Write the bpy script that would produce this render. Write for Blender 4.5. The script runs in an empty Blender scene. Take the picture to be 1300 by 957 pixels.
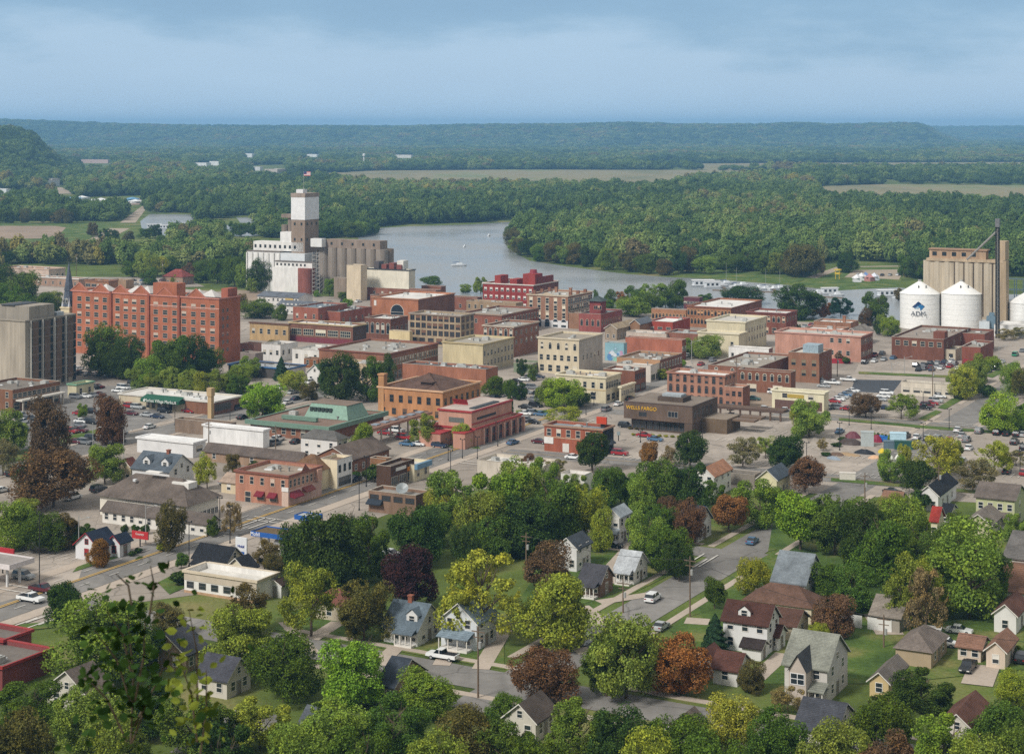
import bpy, math, random
from mathutils import Vector, Matrix, noise
random.seed(11)
S = bpy.context.scene
COL = S.collection
# ---------------------------------------------------------------- camera (a photo pixel of the 1300 x 957 frame maps to the ground by P)
F, H, YH = 2200.0, 90.0, 162.0
def P(px, py, z=0.0):
    Y = (H - z) * F / (py - YH)
    return Vector(((px - 650.0) * Y / F, Y, z))
def pix(v):
    return (650 + F * v[0] / v[1], YH + F * (H - v[2]) / v[1])
cd = bpy.data.cameras.new('camera'); cam = bpy.data.objects.new('camera', cd); COL.objects.link(cam)
cam.location = (0, 0, H); cam.rotation_euler = (math.pi / 2, 0, 0)
cd.sensor_width = 36; cd.lens = F / 1300 * 36; cd.shift_y = (YH - 478.5) / 1300
cd.clip_start = 0.5; cd.clip_end = 60000
cd.dof.use_dof = True; cd.dof.focus_distance = 420; cd.dof.aperture_fstop = 4.5
S.camera = cam
# ---------------------------------------------------------------- world, sun, exposure
W = bpy.data.worlds.new('World'); S.world = W; W.use_nodes = True
nt = W.node_tree; nt.nodes.clear(); N = nt.nodes.new; L = nt.links.new
SUN = Vector((-0.62, -0.62, 0.80)).normalized()
out = N('ShaderNodeOutputWorld'); bg = N('ShaderNodeBackground'); bg.inputs[1].default_value = 0.085
sky = N('ShaderNodeTexSky'); sky.sky_type = 'NISHITA'; sky.sun_disc = False
sky.sun_elevation = math.asin(SUN.z); sky.sun_rotation = math.atan2(SUN.x, SUN.y)
tc = N('ShaderNodeTexCoord'); sx = N('ShaderNodeSeparateXYZ'); L(tc.outputs['Generated'], sx.inputs[0])
mp = N('ShaderNodeMapping'); mp.inputs['Scale'].default_value = (8, 8, 30); mp.inputs['Location'].default_value = (3.3, 1.0, 0.4)
L(tc.outputs['Generated'], mp.inputs[0])
nz = N('ShaderNodeTexNoise'); nz.inputs['Scale'].default_value = 1.0; nz.inputs['Detail'].default_value = 7; nz.inputs['Roughness'].default_value = .58
L(mp.outputs[0], nz.inputs['Vector'])
md = N('ShaderNodeMath'); md.operation = 'MULTIPLY_ADD'; L(nz.outputs[0], md.inputs[0]); md.inputs[1].default_value = .085; L(sx.outputs[2], md.inputs[2])
m2 = N('ShaderNodeMath'); m2.operation = 'MULTIPLY_ADD'; L(sx.outputs[0], m2.inputs[0]); m2.inputs[1].default_value = .020; L(md.outputs[0], m2.inputs[2])
rp = N('ShaderNodeValToRGB'); L(m2.outputs[0], rp.inputs[0])
def lin(c):
    return tuple((x / 12.92 if x <= .04045 else ((x + .055) / 1.055) ** 2.4) for x in c)
def hexc(s, k=1.0):
    s = s.lstrip('#'); s = s if len(s) == 6 else ''.join(q + q for q in s); return tuple(min(1, v * k) for v in lin(tuple(int(s[i:i + 2], 16) / 255 for i in (0, 2, 4))))
el = rp.color_ramp.elements
SKY = [(0.0, '#bdd2e2'), (.045, '#abc5dc'), (.070, '#a6c0d8'), (.085, '#a4bed6'), (.095, '#96b4ce'), (.106, '#86a8c5'), (.122, '#80a2c0'), (.150, '#90aec8'), (.24, '#bab7b3'), (1.0, '#cfccc5')]
while len(el) < len(SKY): el.new(.5)
for e, (p, c) in zip(el, SKY): e.position = p; e.color = (*hexc(c), 1)
vm = N('ShaderNodeVectorMath'); vm.operation = 'SCALE'; vm.inputs[3].default_value = 5.9; L(rp.outputs[0], vm.inputs[0])
mx = N('ShaderNodeMix'); mx.data_type = 'RGBA'; mx.inputs[0].default_value = .94
L(sky.outputs[0], mx.inputs[6]); L(vm.outputs[0], mx.inputs[7]); L(mx.outputs[2], bg.inputs[0]); L(bg.outputs[0], out.inputs[0])
sd = bpy.data.lights.new('sun', 'SUN'); sd.energy = 1.5; sd.angle = math.radians(11); sd.color = (1, .955, .89)
so = bpy.data.objects.new('sun', sd); COL.objects.link(so); so.rotation_euler = SUN.to_track_quat('Z', 'Y').to_euler(); so.location = (0, 0, 300)
vs = S.view_settings; vs.view_transform = 'Standard'; vs.look = 'None'; vs.gamma = 1; vs.use_curve_mapping = False; vs.exposure = 1.2
cy = S.cycles; cy.use_denoising = False; cy.max_bounces = 5; cy.diffuse_bounces = 2; cy.glossy_bounces = 2; cy.transmission_bounces = 3; cy.volume_bounces = 1; cy.transparent_max_bounces = 6
HAZE = 1.0e-4
# ---------------------------------------------------------------- grid of the town
Av = Vector((math.sin(math.radians(27.8)), math.cos(math.radians(27.8)), 0)); Rv = Vector((Av.y, -Av.x, 0))
YAW = math.atan2(Rv.y, Rv.x)
# ---------------------------------------------------------------- materials
MATS = {}
def newmat(name):
    m = bpy.data.materials.new(name); m.use_nodes = True; t = m.node_tree; t.nodes.clear()
    o = t.nodes.new('ShaderNodeOutputMaterial'); b = t.nodes.new('ShaderNodeBsdfPrincipled'); t.links.new(b.outputs[0], o.inputs[0]); return m, t, b
def noisy(t, src, scale, lo, hi, coord='Object', stretch=(1, 1, 1), detail=4):
    """colour socket SRC times a noise that runs from lo to hi"""
    c = t.nodes.new('ShaderNodeTexCoord'); mp = t.nodes.new('ShaderNodeMapping'); mp.inputs['Scale'].default_value = stretch
    t.links.new(c.outputs[coord], mp.inputs[0])
    n = t.nodes.new('ShaderNodeTexNoise'); n.inputs['Scale'].default_value = scale; n.inputs['Detail'].default_value = detail; t.links.new(mp.outputs[0], n.inputs['Vector'])
    r = t.nodes.new('ShaderNodeMapRange'); r.inputs[1].default_value = .3; r.inputs[2].default_value = .7; r.inputs[3].default_value = lo; r.inputs[4].default_value = hi
    t.links.new(n.outputs[0], r.inputs[0])
    v = t.nodes.new('ShaderNodeVectorMath'); v.operation = 'SCALE'; t.links.new(src, v.inputs[0]); t.links.new(r.outputs[0], v.inputs[3]); return v.outputs[0]
def objmat(name, rough, layers, spec=.3, brick=None, metal=0):
    """material coloured by each object's own colour, with noise layers"""
    m, t, b = newmat(name); oi = t.nodes.new('ShaderNodeObjectInfo'); s = oi.outputs['Color']
    if name == 'brick':
        hs = t.nodes.new('ShaderNodeHueSaturation'); hs.inputs['Saturation'].default_value = .94; hs.inputs['Hue'].default_value = .511; hs.inputs['Value'].default_value = .98; t.links.new(s, hs.inputs['Color']); s = hs.outputs[0]
    if name == 'stucco':
        hs = t.nodes.new('ShaderNodeHueSaturation'); hs.inputs['Saturation'].default_value = .80; hs.inputs['Hue'].default_value = .502; t.links.new(s, hs.inputs['Color']); s = hs.outputs[0]
    for l in layers: s = noisy(t, s, *l)
    if brick:
        c = t.nodes.new('ShaderNodeTexCoord'); w = t.nodes.new('ShaderNodeTexWave'); w.wave_type = 'BANDS'; w.bands_direction = 'Z'; w.inputs['Scale'].default_value = brick[0]; w.inputs['Distortion'].default_value = brick[3] if len(brick) > 3 else 0
        t.links.new(c.outputs['Object'], w.inputs[0]); r = t.nodes.new('ShaderNodeMapRange'); r.inputs[3].default_value = brick[1]; r.inputs[4].default_value = brick[2]; t.links.new(w.outputs[1], r.inputs[0])
        v = t.nodes.new('ShaderNodeVectorMath'); v.operation = 'SCALE'; t.links.new(s, v.inputs[0]); t.links.new(r.outputs[0], v.inputs[3]); s = v.outputs[0]
    t.links.new(s, b.inputs['Base Color']); b.inputs['Roughness'].default_value = rough; b.inputs['Specular IOR Level'].default_value = spec; b.inputs['Metallic'].default_value = metal
    MATS[name] = m; return m
def flat(name, c, rough=.6, layers=(), spec=.3, metal=0, raw=False, coord='Object', crack=0):
    m, t, b = newmat(name); rgb = t.nodes.new('ShaderNodeRGB'); rgb.outputs[0].default_value = (*(c if raw else hexc(c, .85)), 1); s = rgb.outputs[0]
    for l in layers: s = noisy(t, s, *l)
    if crack:
        c = t.nodes.new('ShaderNodeTexCoord'); n = t.nodes.new('ShaderNodeTexNoise'); n.inputs['Scale'].default_value = .25; ad = t.nodes.new('ShaderNodeVectorMath'); ad.operation = 'MULTIPLY_ADD'; ad.inputs[1].default_value = (3, 3, 0)
        t.links.new(c.outputs['Object'], n.inputs['Vector']); t.links.new(n.outputs['Color'], ad.inputs[0]); t.links.new(c.outputs['Object'], ad.inputs[2]); vo = t.nodes.new('ShaderNodeTexVoronoi'); vo.feature = 'DISTANCE_TO_EDGE'; vo.inputs['Scale'].default_value = crack
        t.links.new(ad.outputs[0], vo.inputs['Vector']); r = t.nodes.new('ShaderNodeMapRange'); r.inputs[1].default_value = .004; r.inputs[2].default_value = .016; r.inputs[3].default_value = .70; r.inputs[4].default_value = 1; t.links.new(vo.outputs[0], r.inputs[0])
        v2 = t.nodes.new('ShaderNodeTexVoronoi'); v2.inputs['Scale'].default_value = crack * .7; t.links.new(ad.outputs[0], v2.inputs['Vector']); sp = t.nodes.new('ShaderNodeSeparateColor'); t.links.new(v2.outputs['Color'], sp.inputs[0]); r4 = t.nodes.new('ShaderNodeMapRange'); r4.inputs[3].default_value = .86; r4.inputs[4].default_value = 1.1; t.links.new(sp.outputs[0], r4.inputs[0])
        mm = t.nodes.new('ShaderNodeMath'); mm.operation = 'MULTIPLY'; t.links.new(r.outputs[0], mm.inputs[0]); t.links.new(r4.outputs[0], mm.inputs[1]); v = t.nodes.new('ShaderNodeVectorMath'); v.operation = 'SCALE'; t.links.new(s, v.inputs[0]); t.links.new(mm.outputs[0], v.inputs[3]); s = v.outputs[0]
    t.links.new(s, b.inputs['Base Color']); b.inputs['Roughness'].default_value = rough; b.inputs['Specular IOR Level'].default_value = spec; b.inputs['Metallic'].default_value = metal
    MATS[name] = m; return m
objmat('brick', .9, [(.25, .80, 1.15, 'Object', (1, 1, .6)), (6, .80, 1.18), (1.2, .88, 1.08, 'Object', (1, 1, .15))], .15)
objmat('stucco', .85, [(.3, .86, 1.10, 'Object', (1, 1, .5)), (1.6, .90, 1.06, 'Object', (1, 1, .12))], .2)
objmat('concrete', .9, [(.22, .80, 1.12, 'Object', (1, 1, .35)), (1.0, .80, 1.12, 'Object', (1, 1, .06))], .15)
objmat('siding', .7, [(.4, .90, 1.06)], .25, (3.2, .86, 1.04))
objmat('flat_roof', .95, [(.16, .82, 1.12), (1.4, .88, 1.08)], .1)
objmat('shingle', .92, [(.35, .72, 1.2), (2.4, .84, 1.14), (7, .75, 1.25)], .15, (1.9, .80, 1.1, 1.5))
objmat('trim', .6, [(1.2, .90, 1.06)], .3)
objmat('car_paint', .28, [(3, .97, 1.02)], .6)
objmat('metal', .45, [(1.5, .80, 1.12)], .5)
flat('glass', '#2c343b', .12, spec=.8)
flat('car_glass', '#20262c', .08, spec=.9)
flat('tyre', '#26262a', .8)
flat('bark', '#6a5c4e', .95, [(2, .7, 1.2)])
flat('white_marking', '#e2ded6', .8, [(.8, .75, 1.05)])
flat('yellow_marking', '#d8b058', .8, [(.8, .75, 1.05)])
flat('dark_metal', '#2b2c2e', .5)
flat('galvanised', '#a9aaa8', .5)
flat('wood_pole', '#7a6857', .9, [(2, .8, 1.1)])
G3 = ('Object', (1, 1, 1))
flat('asphalt', '#8d8a86', .95, [(.06, .84, 1.12), (.5, .90, 1.08), (.011, .92, 1.08), (.35, .86, 1.05, 'Object', (1, .08, 1))], .15, crack=.07)
flat('old_asphalt', '#b0a69b', .95, [(.05, .84, 1.12), (.4, .88, 1.08), (.9, .92, 1.05)], .15, crack=.09)
flat('new_asphalt', '#4e5258', .9, [(.05, .85, 1.12), (.6, .9, 1.08)], .2)
flat('paving', '#aca297', .95, [(.02, .82, 1.14), (.14, .84, 1.10), (1.1, .9, 1.06)], .15, crack=.06)
flat('sidewalk', '#bdb0a2', .95, [(.1, .88, 1.08), (1.4, .9, 1.05)], .15)
flat('kerb', '#b9b3ab', .9, [(.4, .85, 1.05)], .15)
flat('gravel', '#b0a290', 1, [(.05, .85, 1.12), (1.2, .85, 1.1)], .1)
flat('dirt', '#a3917f', 1, [(.02, .85, 1.1), (.2, .88, 1.1)], .1)
def twotone(name, cols, scale, rough=.95, fine=(1.5, .8, 1.15), stretch=(1, 1, 1)):
    m, t, b = newmat(name); c = t.nodes.new('ShaderNodeTexCoord'); mp = t.nodes.new('ShaderNodeMapping'); mp.inputs['Scale'].default_value = stretch
    t.links.new(c.outputs['Object'], mp.inputs[0]); n = t.nodes.new('ShaderNodeTexNoise'); n.inputs['Scale'].default_value = scale; n.inputs['Detail'].default_value = 6; n.inputs['Roughness'].default_value = .6
    t.links.new(mp.outputs[0], n.inputs['Vector']); r = t.nodes.new('ShaderNodeValToRGB'); t.links.new(n.outputs[0], r.inputs[0]); e = r.color_ramp.elements
    while len(e) < len(cols): e.new(.5)
    for k, (p, cc) in enumerate(cols): e[k].position = p; e[k].color = (*hexc(cc, .85), 1)
    s = noisy(t, r.outputs[0], *fine); t.links.new(s, b.inputs['Base Color']); b.inputs['Roughness'].default_value = rough; b.inputs['Specular IOR Level'].default_value = .1; MATS[name] = m
twotone('ground', [(.35, '#4c5a2e'), (.52, '#66763a'), (.68, '#8a8358')], .03)
twotone('lawn', [(.35, '#465c2e'), (.5, '#5a7036'), (.68, '#82804e')], .09, fine=(1.2, .78, 1.18))
twotone('marsh', [(.3, '#7a7c5c'), (.5, '#938a6a'), (.62, '#868a62'), (.75, '#6c7a50')], .006, fine=(.05, .85, 1.15), stretch=(1, .35, 1))
twotone('hillside', [(.3, '#33492c'), (.5, '#41582f'), (.68, '#5a6636')], .012, fine=(.06, .55, 1.35))
twotone('undergrowth', [(.3, '#34451f'), (.5, '#4a5a2a'), (.7, '#6a6638')], .2)
# water
m, t, b = newmat('water'); b.inputs['Base Color'].default_value = (.27, .29, .30, 1); b.inputs['Roughness'].default_value = .12; b.inputs['IOR'].default_value = 1.33
c = t.nodes.new('ShaderNodeTexCoord'); mp = t.nodes.new('ShaderNodeMapping'); mp.inputs['Scale'].default_value = (1, 1, 1); t.links.new(c.outputs['Object'], mp.inputs[0])
n = t.nodes.new('ShaderNodeTexNoise'); n.inputs['Scale'].default_value = .22; n.inputs['Detail'].default_value = 6; t.links.new(mp.outputs[0], n.inputs['Vector'])
bp = t.nodes.new('ShaderNodeBump'); bp.inputs['Strength'].default_value = .55; bp.inputs['Distance'].default_value = 1.0; t.links.new(n.outputs[0], bp.inputs['Height']); t.links.new(bp.outputs[0], b.inputs['Normal'])
n2 = t.nodes.new('ShaderNodeTexNoise'); n2.inputs['Scale'].default_value = .012; n2.inputs['Detail'].default_value = 4; t.links.new(mp.outputs[0], n2.inputs['Vector'])
r = t.nodes.new('ShaderNodeMapRange'); r.inputs[1].default_value = .35; r.inputs[2].default_value = .65; r.inputs[3].default_value = .16; r.inputs[4].default_value = .36; t.links.new(n2.outputs[0], r.inputs[0]); t.links.new(r.outputs[0], b.inputs['Roughness'])
MATS['water'] = m
def leafmat(name, inst):
    m, t, b = newmat(name)
    if inst:
        a = t.nodes.new('ShaderNodeAttribute'); a.attribute_type = 'INSTANCER'; a.attribute_name = 'tint'; r = t.nodes.new('ShaderNodeValToRGB'); t.links.new(a.outputs['Fac'], r.inputs[0]); e = r.color_ramp.elements
        cols = [(0, '#4a6235'), (.22, '#586f3c'), (.44, '#698044'), (.60, '#7a8f50'), (.74, '#8a9858'), (.86, '#857f56'), (.95, '#766d50'), (1, '#a0994f')]
        while len(e) < len(cols): e.new(.5)
        for k, (p, cc) in enumerate(cols): e[k].position = p; e[k].color = (*hexc(cc, 1.0), 1)
        s = r.outputs[0]
    else:
        s = t.nodes.new('ShaderNodeObjectInfo').outputs['Color']
    g = t.nodes.new('ShaderNodeNewGeometry'); r2 = t.nodes.new('ShaderNodeMapRange'); r2.inputs[3].default_value = .70 if inst else .40; r2.inputs[4].default_value = 1.30 if inst else 1.52; t.links.new(g.outputs['Random Per Island'], r2.inputs[0])
    v = t.nodes.new('ShaderNodeVectorMath'); v.operation = 'SCALE'; t.links.new(s, v.inputs[0]); t.links.new(r2.outputs[0], v.inputs[3])
    # clumps of yellower leaves, the lighter tint also painting in highlights
    c = t.nodes.new('ShaderNodeTexCoord'); n = t.nodes.new('ShaderNodeTexNoise'); n.inputs['Scale'].default_value = 2.6; n.inputs['Detail'].default_value = 3; t.links.new(c.outputs['Object'], n.inputs['Vector'])
    r3 = t.nodes.new('ShaderNodeMapRange'); r3.inputs[1].default_value = .42; r3.inputs[2].default_value = .66; r3.inputs[4].default_value = .25 if inst else .7; t.links.new(n.outputs[0], r3.inputs[0])
    mul = t.nodes.new('ShaderNodeVectorMath'); mul.operation = 'MULTIPLY'; mul.inputs[1].default_value = (1.5, 1.28, .85); t.links.new(v.outputs[0], mul.inputs[0])
    mix = t.nodes.new('ShaderNodeMix'); mix.data_type = 'RGBA'; t.links.new(r3.outputs[0], mix.inputs[0]); t.links.new(v.outputs[0], mix.inputs[6]); t.links.new(mul.outputs[0], mix.inputs[7])
    d = t.nodes.new('ShaderNodeBsdfDiffuse'); tr = t.nodes.new('ShaderNodeBsdfTranslucent'); ms = t.nodes.new('ShaderNodeMixShader'); ms.inputs[0].default_value = .30
    t.links.new(mix.outputs[2], d.inputs[0]); t.links.new(mix.outputs[2], tr.inputs[0]); t.links.new(d.outputs[0], ms.inputs[1]); t.links.new(tr.outputs[0], ms.inputs[2])
    t.nodes.remove(b); t.links.new(ms.outputs[0], t.nodes['Material Output'].inputs[0]); MATS[name] = m
leafmat('leaves', False); leafmat('forest_leaves', True)
# ---------------------------------------------------------------- object helpers
LABELS = []
def tag(o, label, cat, group=None):
    o['label'] = label; o['category'] = cat
    if group: o['group'] = group
    LABELS.append(o); return o
def mesh(name, v, f, mats=('trim',), mi=None, smooth=False):
    me = bpy.data.meshes.new(name); me.from_pydata([tuple(p) for p in v], [], f)
    for k in mats: me.materials.append(MATS[k])
    if mi: me.polygons.foreach_set('material_index', mi)
    if smooth: me.polygons.foreach_set('use_smooth', [True] * len(me.polygons))
    me.update(); return me
def link(name, me, parent=None, loc=None, rz=None, scale=None, color=None):
    o = bpy.data.objects.new(name, me); COL.objects.link(o)
    if parent is not None: o.parent = parent
    if loc is not None: o.location = loc
    if rz is not None: o.rotation_euler = (0, 0, rz)
    if scale is not None: o.scale = scale
    if color is not None: o.color = (*(hexc(color, .85) if isinstance(color, str) else color), 1)
    return o
def empty(name, loc, rz, label, cat, group=None):
    o = bpy.data.objects.new(name, None); COL.objects.link(o); o.location = loc; o.rotation_euler = (0, 0, rz); o.empty_display_size = 1
    return tag(o, label, cat, group)
class MB:
    """collects boxes and polygons for one mesh"""
    def __init__(s): s.v = []; s.f = []; s.m = []
    def face(s, pts, m=0):
        i = len(s.v); s.v += [tuple(p) for p in pts]; s.f.append(tuple(range(i, i + len(pts)))); s.m.append(m); return s
    def box(s, x0, y0, z0, x1, y1, z1, m=0, taper=0, skip=''):
        i = len(s.v); t = taper
        s.v += [(x0, y0, z0), (x1, y0, z0), (x1, y1, z0), (x0, y1, z0), (x0 + t, y0 + t, z1), (x1 - t, y0 + t, z1), (x1 - t, y1 - t, z1), (x0 + t, y1 - t, z1)]
        fs = [(0, 3, 2, 1), (4, 5, 6, 7), (0, 1, 5, 4), (1, 2, 6, 5), (2, 3, 7, 6), (3, 0, 4, 7)]
        s.f += [tuple(i + k for k in f) for f in fs]; s.m += [m] * 6; return s
    def cyl(s, x, y, z0, z1, r0, r1=None, n=12, m=0, cap=True, a0=0, a1=2 * math.pi):
        r1 = r0 if r1 is None else r1; i = len(s.v); full = abs(a1 - a0 - 2 * math.pi) < 1e-6; k = n if full else n + 1
        for z, r in ((z0, r0), (z1, r1)):
            for q in range(k):
                a = a0 + (a1 - a0) * q / n; s.v.append((x + r * math.cos(a), y + r * math.sin(a), z))
        for q in range(n):
            b = (q + 1) % k; s.f.append((i + q, i + b, i + k + b, i + k + q)); s.m.append(m)
        if cap and full: s.f.append(tuple(i + k + q for q in range(k))); s.m.append(m)
        return s
    def tube(s, a, b, r0, r1=None, n=6, m=0):
        a, b = Vector(a), Vector(b); r1 = r0 if r1 is None else r1; q = (b - a).to_track_quat('Z', 'Y'); i = len(s.v)
        for p, r in ((a, r0), (b, r1)):
            for k in range(n): s.v.append(tuple(p + q @ Vector((r * math.cos(k * 2 * math.pi / n), r * math.sin(k * 2 * math.pi / n), 0))))
        for k in range(n): s.f.append((i + k, i + (k + 1) % n, i + n + (k + 1) % n, i + n + k)); s.m.append(m)
        s.f.append(tuple(i + n + k for k in range(n))); s.m.append(m); return s
    def mesh(s, name, mats=('trim',), smooth=False): return mesh(name, s.v, s.f, mats, s.m, smooth)
    def obj(s, name, mats=('trim',), parent=None, color=None, loc=None, smooth=False): return link(name, s.mesh(name, mats, smooth), parent, loc, None, None, color)
def inpoly(x, y, poly):
    r = False; n = len(poly)
    for i in range(n):
        x1, y1 = poly[i]; x2, y2 = poly[i - 1]
        if (y1 > y) != (y2 > y) and x < (x2 - x1) * (y - y1) / (y2 - y1) + x1: r = not r
    return r
ORD = 'first second third fourth fifth sixth seventh eighth ninth tenth eleventh twelfth thirteenth fourteenth fifteenth sixteenth seventeenth eighteenth nineteenth'.split()
TENS = ['', '', 'twenty', 'thirty', 'forty', 'fifty', 'sixty', 'seventy', 'eighty', 'ninety']
def ordinal(n):
    if n < 20: return ORD[n - 1]
    if n >= 100: return 'hundred-and-' + ordinal(n - 100) if n > 100 else 'hundredth'
    return TENS[n // 10][:-1] + 'ieth' if n % 10 == 0 else TENS[n // 10] + '-' + ORD[n % 10 - 1]
# ---------------------------------------------------------------- terrain
SHZ = [0.0]
def sheet(name, poly, z, mat, kind='structure', pixel=True):
    pts = [P(x, y) for x, y in poly] if pixel else [Vector(p) for p in poly]
    SHZ[0] += .0009; z += SHZ[0]; pts = [Vector((p.x, p.y, z)) for p in pts]
    me = bpy.data.meshes.new(name); me.from_pydata([tuple(p) for p in pts], [], [tuple(range(len(pts)))]); me.materials.append(MATS[mat]); me.update()
    if me.polygons[0].normal.z < 0: me.flip_normals()
    o = link(name, me); o['kind'] = kind; return o
def strip_pts(a, b, w):
    d = (b - a).normalized(); n = Vector((-d.y, d.x, 0)) * w / 2; return [a - n, b - n, b + n, a + n]
def road(name, a, b, w, z, mat): return sheet(name, strip_pts(P(*a), P(*b), w), z, mat, pixel=False)
def lines(name, segs, w, z, mat):
    v = MB(); z = z + .16
    for a, b in segs: v.face([Vector((p.x, p.y, z)) for p in strip_pts(a, b, w)])
    o = v.obj(name, (mat,)); o['kind'] = 'structure'; return o
def sidewalk_strip(a, b, w, name='sidewalk', mat='sidewalk', h=.13):
    q = strip_pts(a, b, w); v = MB(); lo = [Vector((p.x, p.y, .01)) for p in q]; hi = [Vector((p.x, p.y, h)) for p in q]
    v.face(hi)
    for k in range(4): v.face([lo[k], lo[(k + 1) % 4], hi[(k + 1) % 4], hi[k]])
    o = v.obj(name, (mat,)); o['kind'] = 'structure'; return o
# ================================================================ THE SETTING
def ip(tab, x):
    if x <= tab[0][0]: return tab[0][1]
    for (a, p), (b, q) in zip(tab, tab[1:]):
        if x <= b: t = (x - a) / (b - a); return p + (q - p) * t
    return tab[-1][1]
def sm(t): t = max(0, min(1, t)); return t * t * (3 - 2 * t)
MAIN = [(-400, 150), (0, 152.5), (50, 153.5), (130, 157), (250, 160), (400, 160.5), (520, 161), (560, 159.5), (650, 158.5), (720, 158.5), (800, 156.5), (860, 158.5), (960, 158.5), (1015, 156.5), (1060, 158.5), (1140, 157), (1165, 157.3), (1178, 162), (1190, 170), (1240, 186)]
FAR = [(-400, 163), (1000, 163), (1150, 161.5), (1300, 160.5), (1700, 157)]
LH1 = [(-500, 150), (-100, 154), (0, 159.5), (28, 163), (42, 169), (52, 182), (75, 200), (100, 218)]
LH2 = [(-500, 160), (-100, 168), (0, 180), (25, 191), (38, 206), (55, 218), (85, 238)]
def rz_(tab, px, yr): return max(0, 90 - (ip(tab, px) - 162) * yr / F - 14)
def hill_z(x, y):
    px = 650 + F * x / y; z = 0
    if y > 7000:
        w = noise.noise(Vector((x * .0009, y * .0004, 3))) * 900 + noise.noise(Vector((x * .004, y * .001, 8))) * 260
        z = rz_(MAIN, px, 9600) * sm((y - 7600 - w) / 1900); z = max(z, rz_(FAR, px, 14500) * sm((y - 11500 - w) / 2500))
    if 1900 < y < 5200:
        z = max(z, rz_(LH1, px, 3700) * math.exp(-((y - 3700) / 650) ** 2) * (1 + .08 * noise.noise(Vector((x * .004, y * .004, 0)))))
        z = max(z, rz_(LH2, px, 3150) * math.exp(-((y - 3150) / 300) ** 2) * (1 + .08 * noise.noise(Vector((x * .006, y * .006, 5)))))
    return z
gm = mesh('ground', [(-42000, -600, 0), (42000, -600, 0), (42000, 52000, 0), (-42000, 52000, 0)], [(0, 1, 2, 3)], ('ground',)); link('ground', gm)['kind'] = 'structure'
def heightfield(name, pxs, ys, mat):
    v = []; f = []
    for y in ys:
        for px in pxs:
            x = (px - 650) * y / F; v.append((x, y, hill_z(x, y) - 1.0))
    n = len(pxs)
    for j in range(len(ys) - 1):
        for i in range(n - 1):
            a = j * n + i
            if max(v[a][2], v[a + 1][2], v[a + n][2], v[a + n + 1][2]) > -.8: f.append((a, a + 1, a + n + 1, a + n))
    link(name, mesh(name, v, f, (mat,), smooth=True))['kind'] = 'structure'
heightfield('hills', [-500 + 8 * k for k in range(290)], [7000 + 130 * k for k in range(70)], 'hillside')
heightfield('hill', [-700 + 10 * k for k in range(90)], [1950 + 70 * k for k in range(46)], 'hillside')
# the bluff under the camera, below everything the lens sees
v = []; f = []
ys = [-400, -60, 0, 6, 14, 40, 80, 120, 150, 175, 190]; zs = [70, 86, 87.6, 84.5, 80, 64, 42, 22, 8, 1, -2]
for y, z in zip(ys, zs):
    for k in range(41): v.append(((k - 20) * 30, y, z + (2 * noise.noise(Vector((k * .7, y * .03, 0))) if 0 < z < 80 else 0)))
for j in range(len(ys) - 1):
    for i in range(40): a = j * 41 + i; f.append((a, a + 1, a + 42, a + 41))
link('bluff', mesh('bluff', v, f, ('undergrowth',), smooth=True))['kind'] = 'structure'
# river and fields (outlines read on the ground)
RIVER = [(455, 380), (455, 300), (474, 296), (476, 290), (520, 287.5), (600, 285), (640, 282.5), (720, 277), (790, 276), (760, 281), (700, 286), (660, 292), (648, 300), (647, 312), (655, 322), (672, 331), (717, 338), (756, 343), (795, 348), (848, 352), (900, 354), (960, 359), (1000, 362), (1063, 369), (1100, 367), (1141, 365), (1200, 372), (1400, 376), (1400, 402), (1130, 407), (1080, 410), (1000, 402), (940, 402), (860, 392), (790, 390), (700, 392), (640, 382), (560, 374)]
BAY = [(178, 281), (190, 272), (244, 272.5), (250, 283), (300, 287), (330, 290), (330, 300), (210, 300), (180, 291)]
BAY2 = [(300, 276), (372, 277), (372, 283), (305, 283)]
sheet('river', RIVER, .02, 'water'); sheet('river', BAY, .02, 'water'); sheet('river', BAY2, .02, 'water')
FIELDS = [[(380, 222), (470, 217), (650, 215.5), (900, 216), (1010, 218), (1010, 226), (880, 232), (840, 244), (700, 243), (480, 241), (400, 230)],
          [(860, 208), (1010, 207), (1300, 206), (1450, 206), (1450, 216), (1100, 217), (900, 216), (860, 212)],
          [(1030, 237), (1120, 234), (1350, 236), (1350, 262), (1290, 264), (1120, 262), (1040, 254)],
          [(855, 255), (900, 254), (915, 261), (860, 261)], [(1150, 283), (1350, 280), (1350, 291), (1180, 289)], [(640, 204), (860, 205), (860, 209), (650, 209)]]
for q in FIELDS: sheet('field', q, .02, 'marsh')
sheet('field', [(1035, 349), (1010, 361), (1063, 369), (1141, 364), (1150, 340), (1090, 336)], .04, 'lawn')
sheet('riverbank', [(868, 350), (900, 353.5), (1000, 361), (1035, 349), (990, 347), (900, 344)], .04, 'lawn')
sheet('parking_lot', [(1072, 352), (1085, 343), (1150, 342), (1141, 355)], .06, 'gravel')
road('road', (1030, 353), (1075, 337), 7, .06, 'gravel'); road('path', (1070, 339), (1145, 338), 7, .06, 'gravel')
sheet('field', [(-200, 283), (118, 283), (150, 284), (120, 300), (100, 309), (-200, 313)], .03, 'lawn')
sheet('field', [(-200, 287), (70, 287), (84, 289), (74, 299), (50, 303), (-200, 305)], .05, 'dirt')
sheet('dirt_lot', [(104, 309), (140, 290), (165, 290), (122, 312)], .05, 'gravel')
sheet('dirt_lot', [(70, 256), (185, 251), (178, 260), (90, 262)], .05, 'dirt')
sheet('path', [(152, 283), (172, 283), (188, 262), (180, 262)], .06, 'gravel')
sheet('path', [(-200, 305), (100, 309), (330, 313), (330, 317), (100, 314), (-200, 310)], .06, 'gravel')
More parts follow.
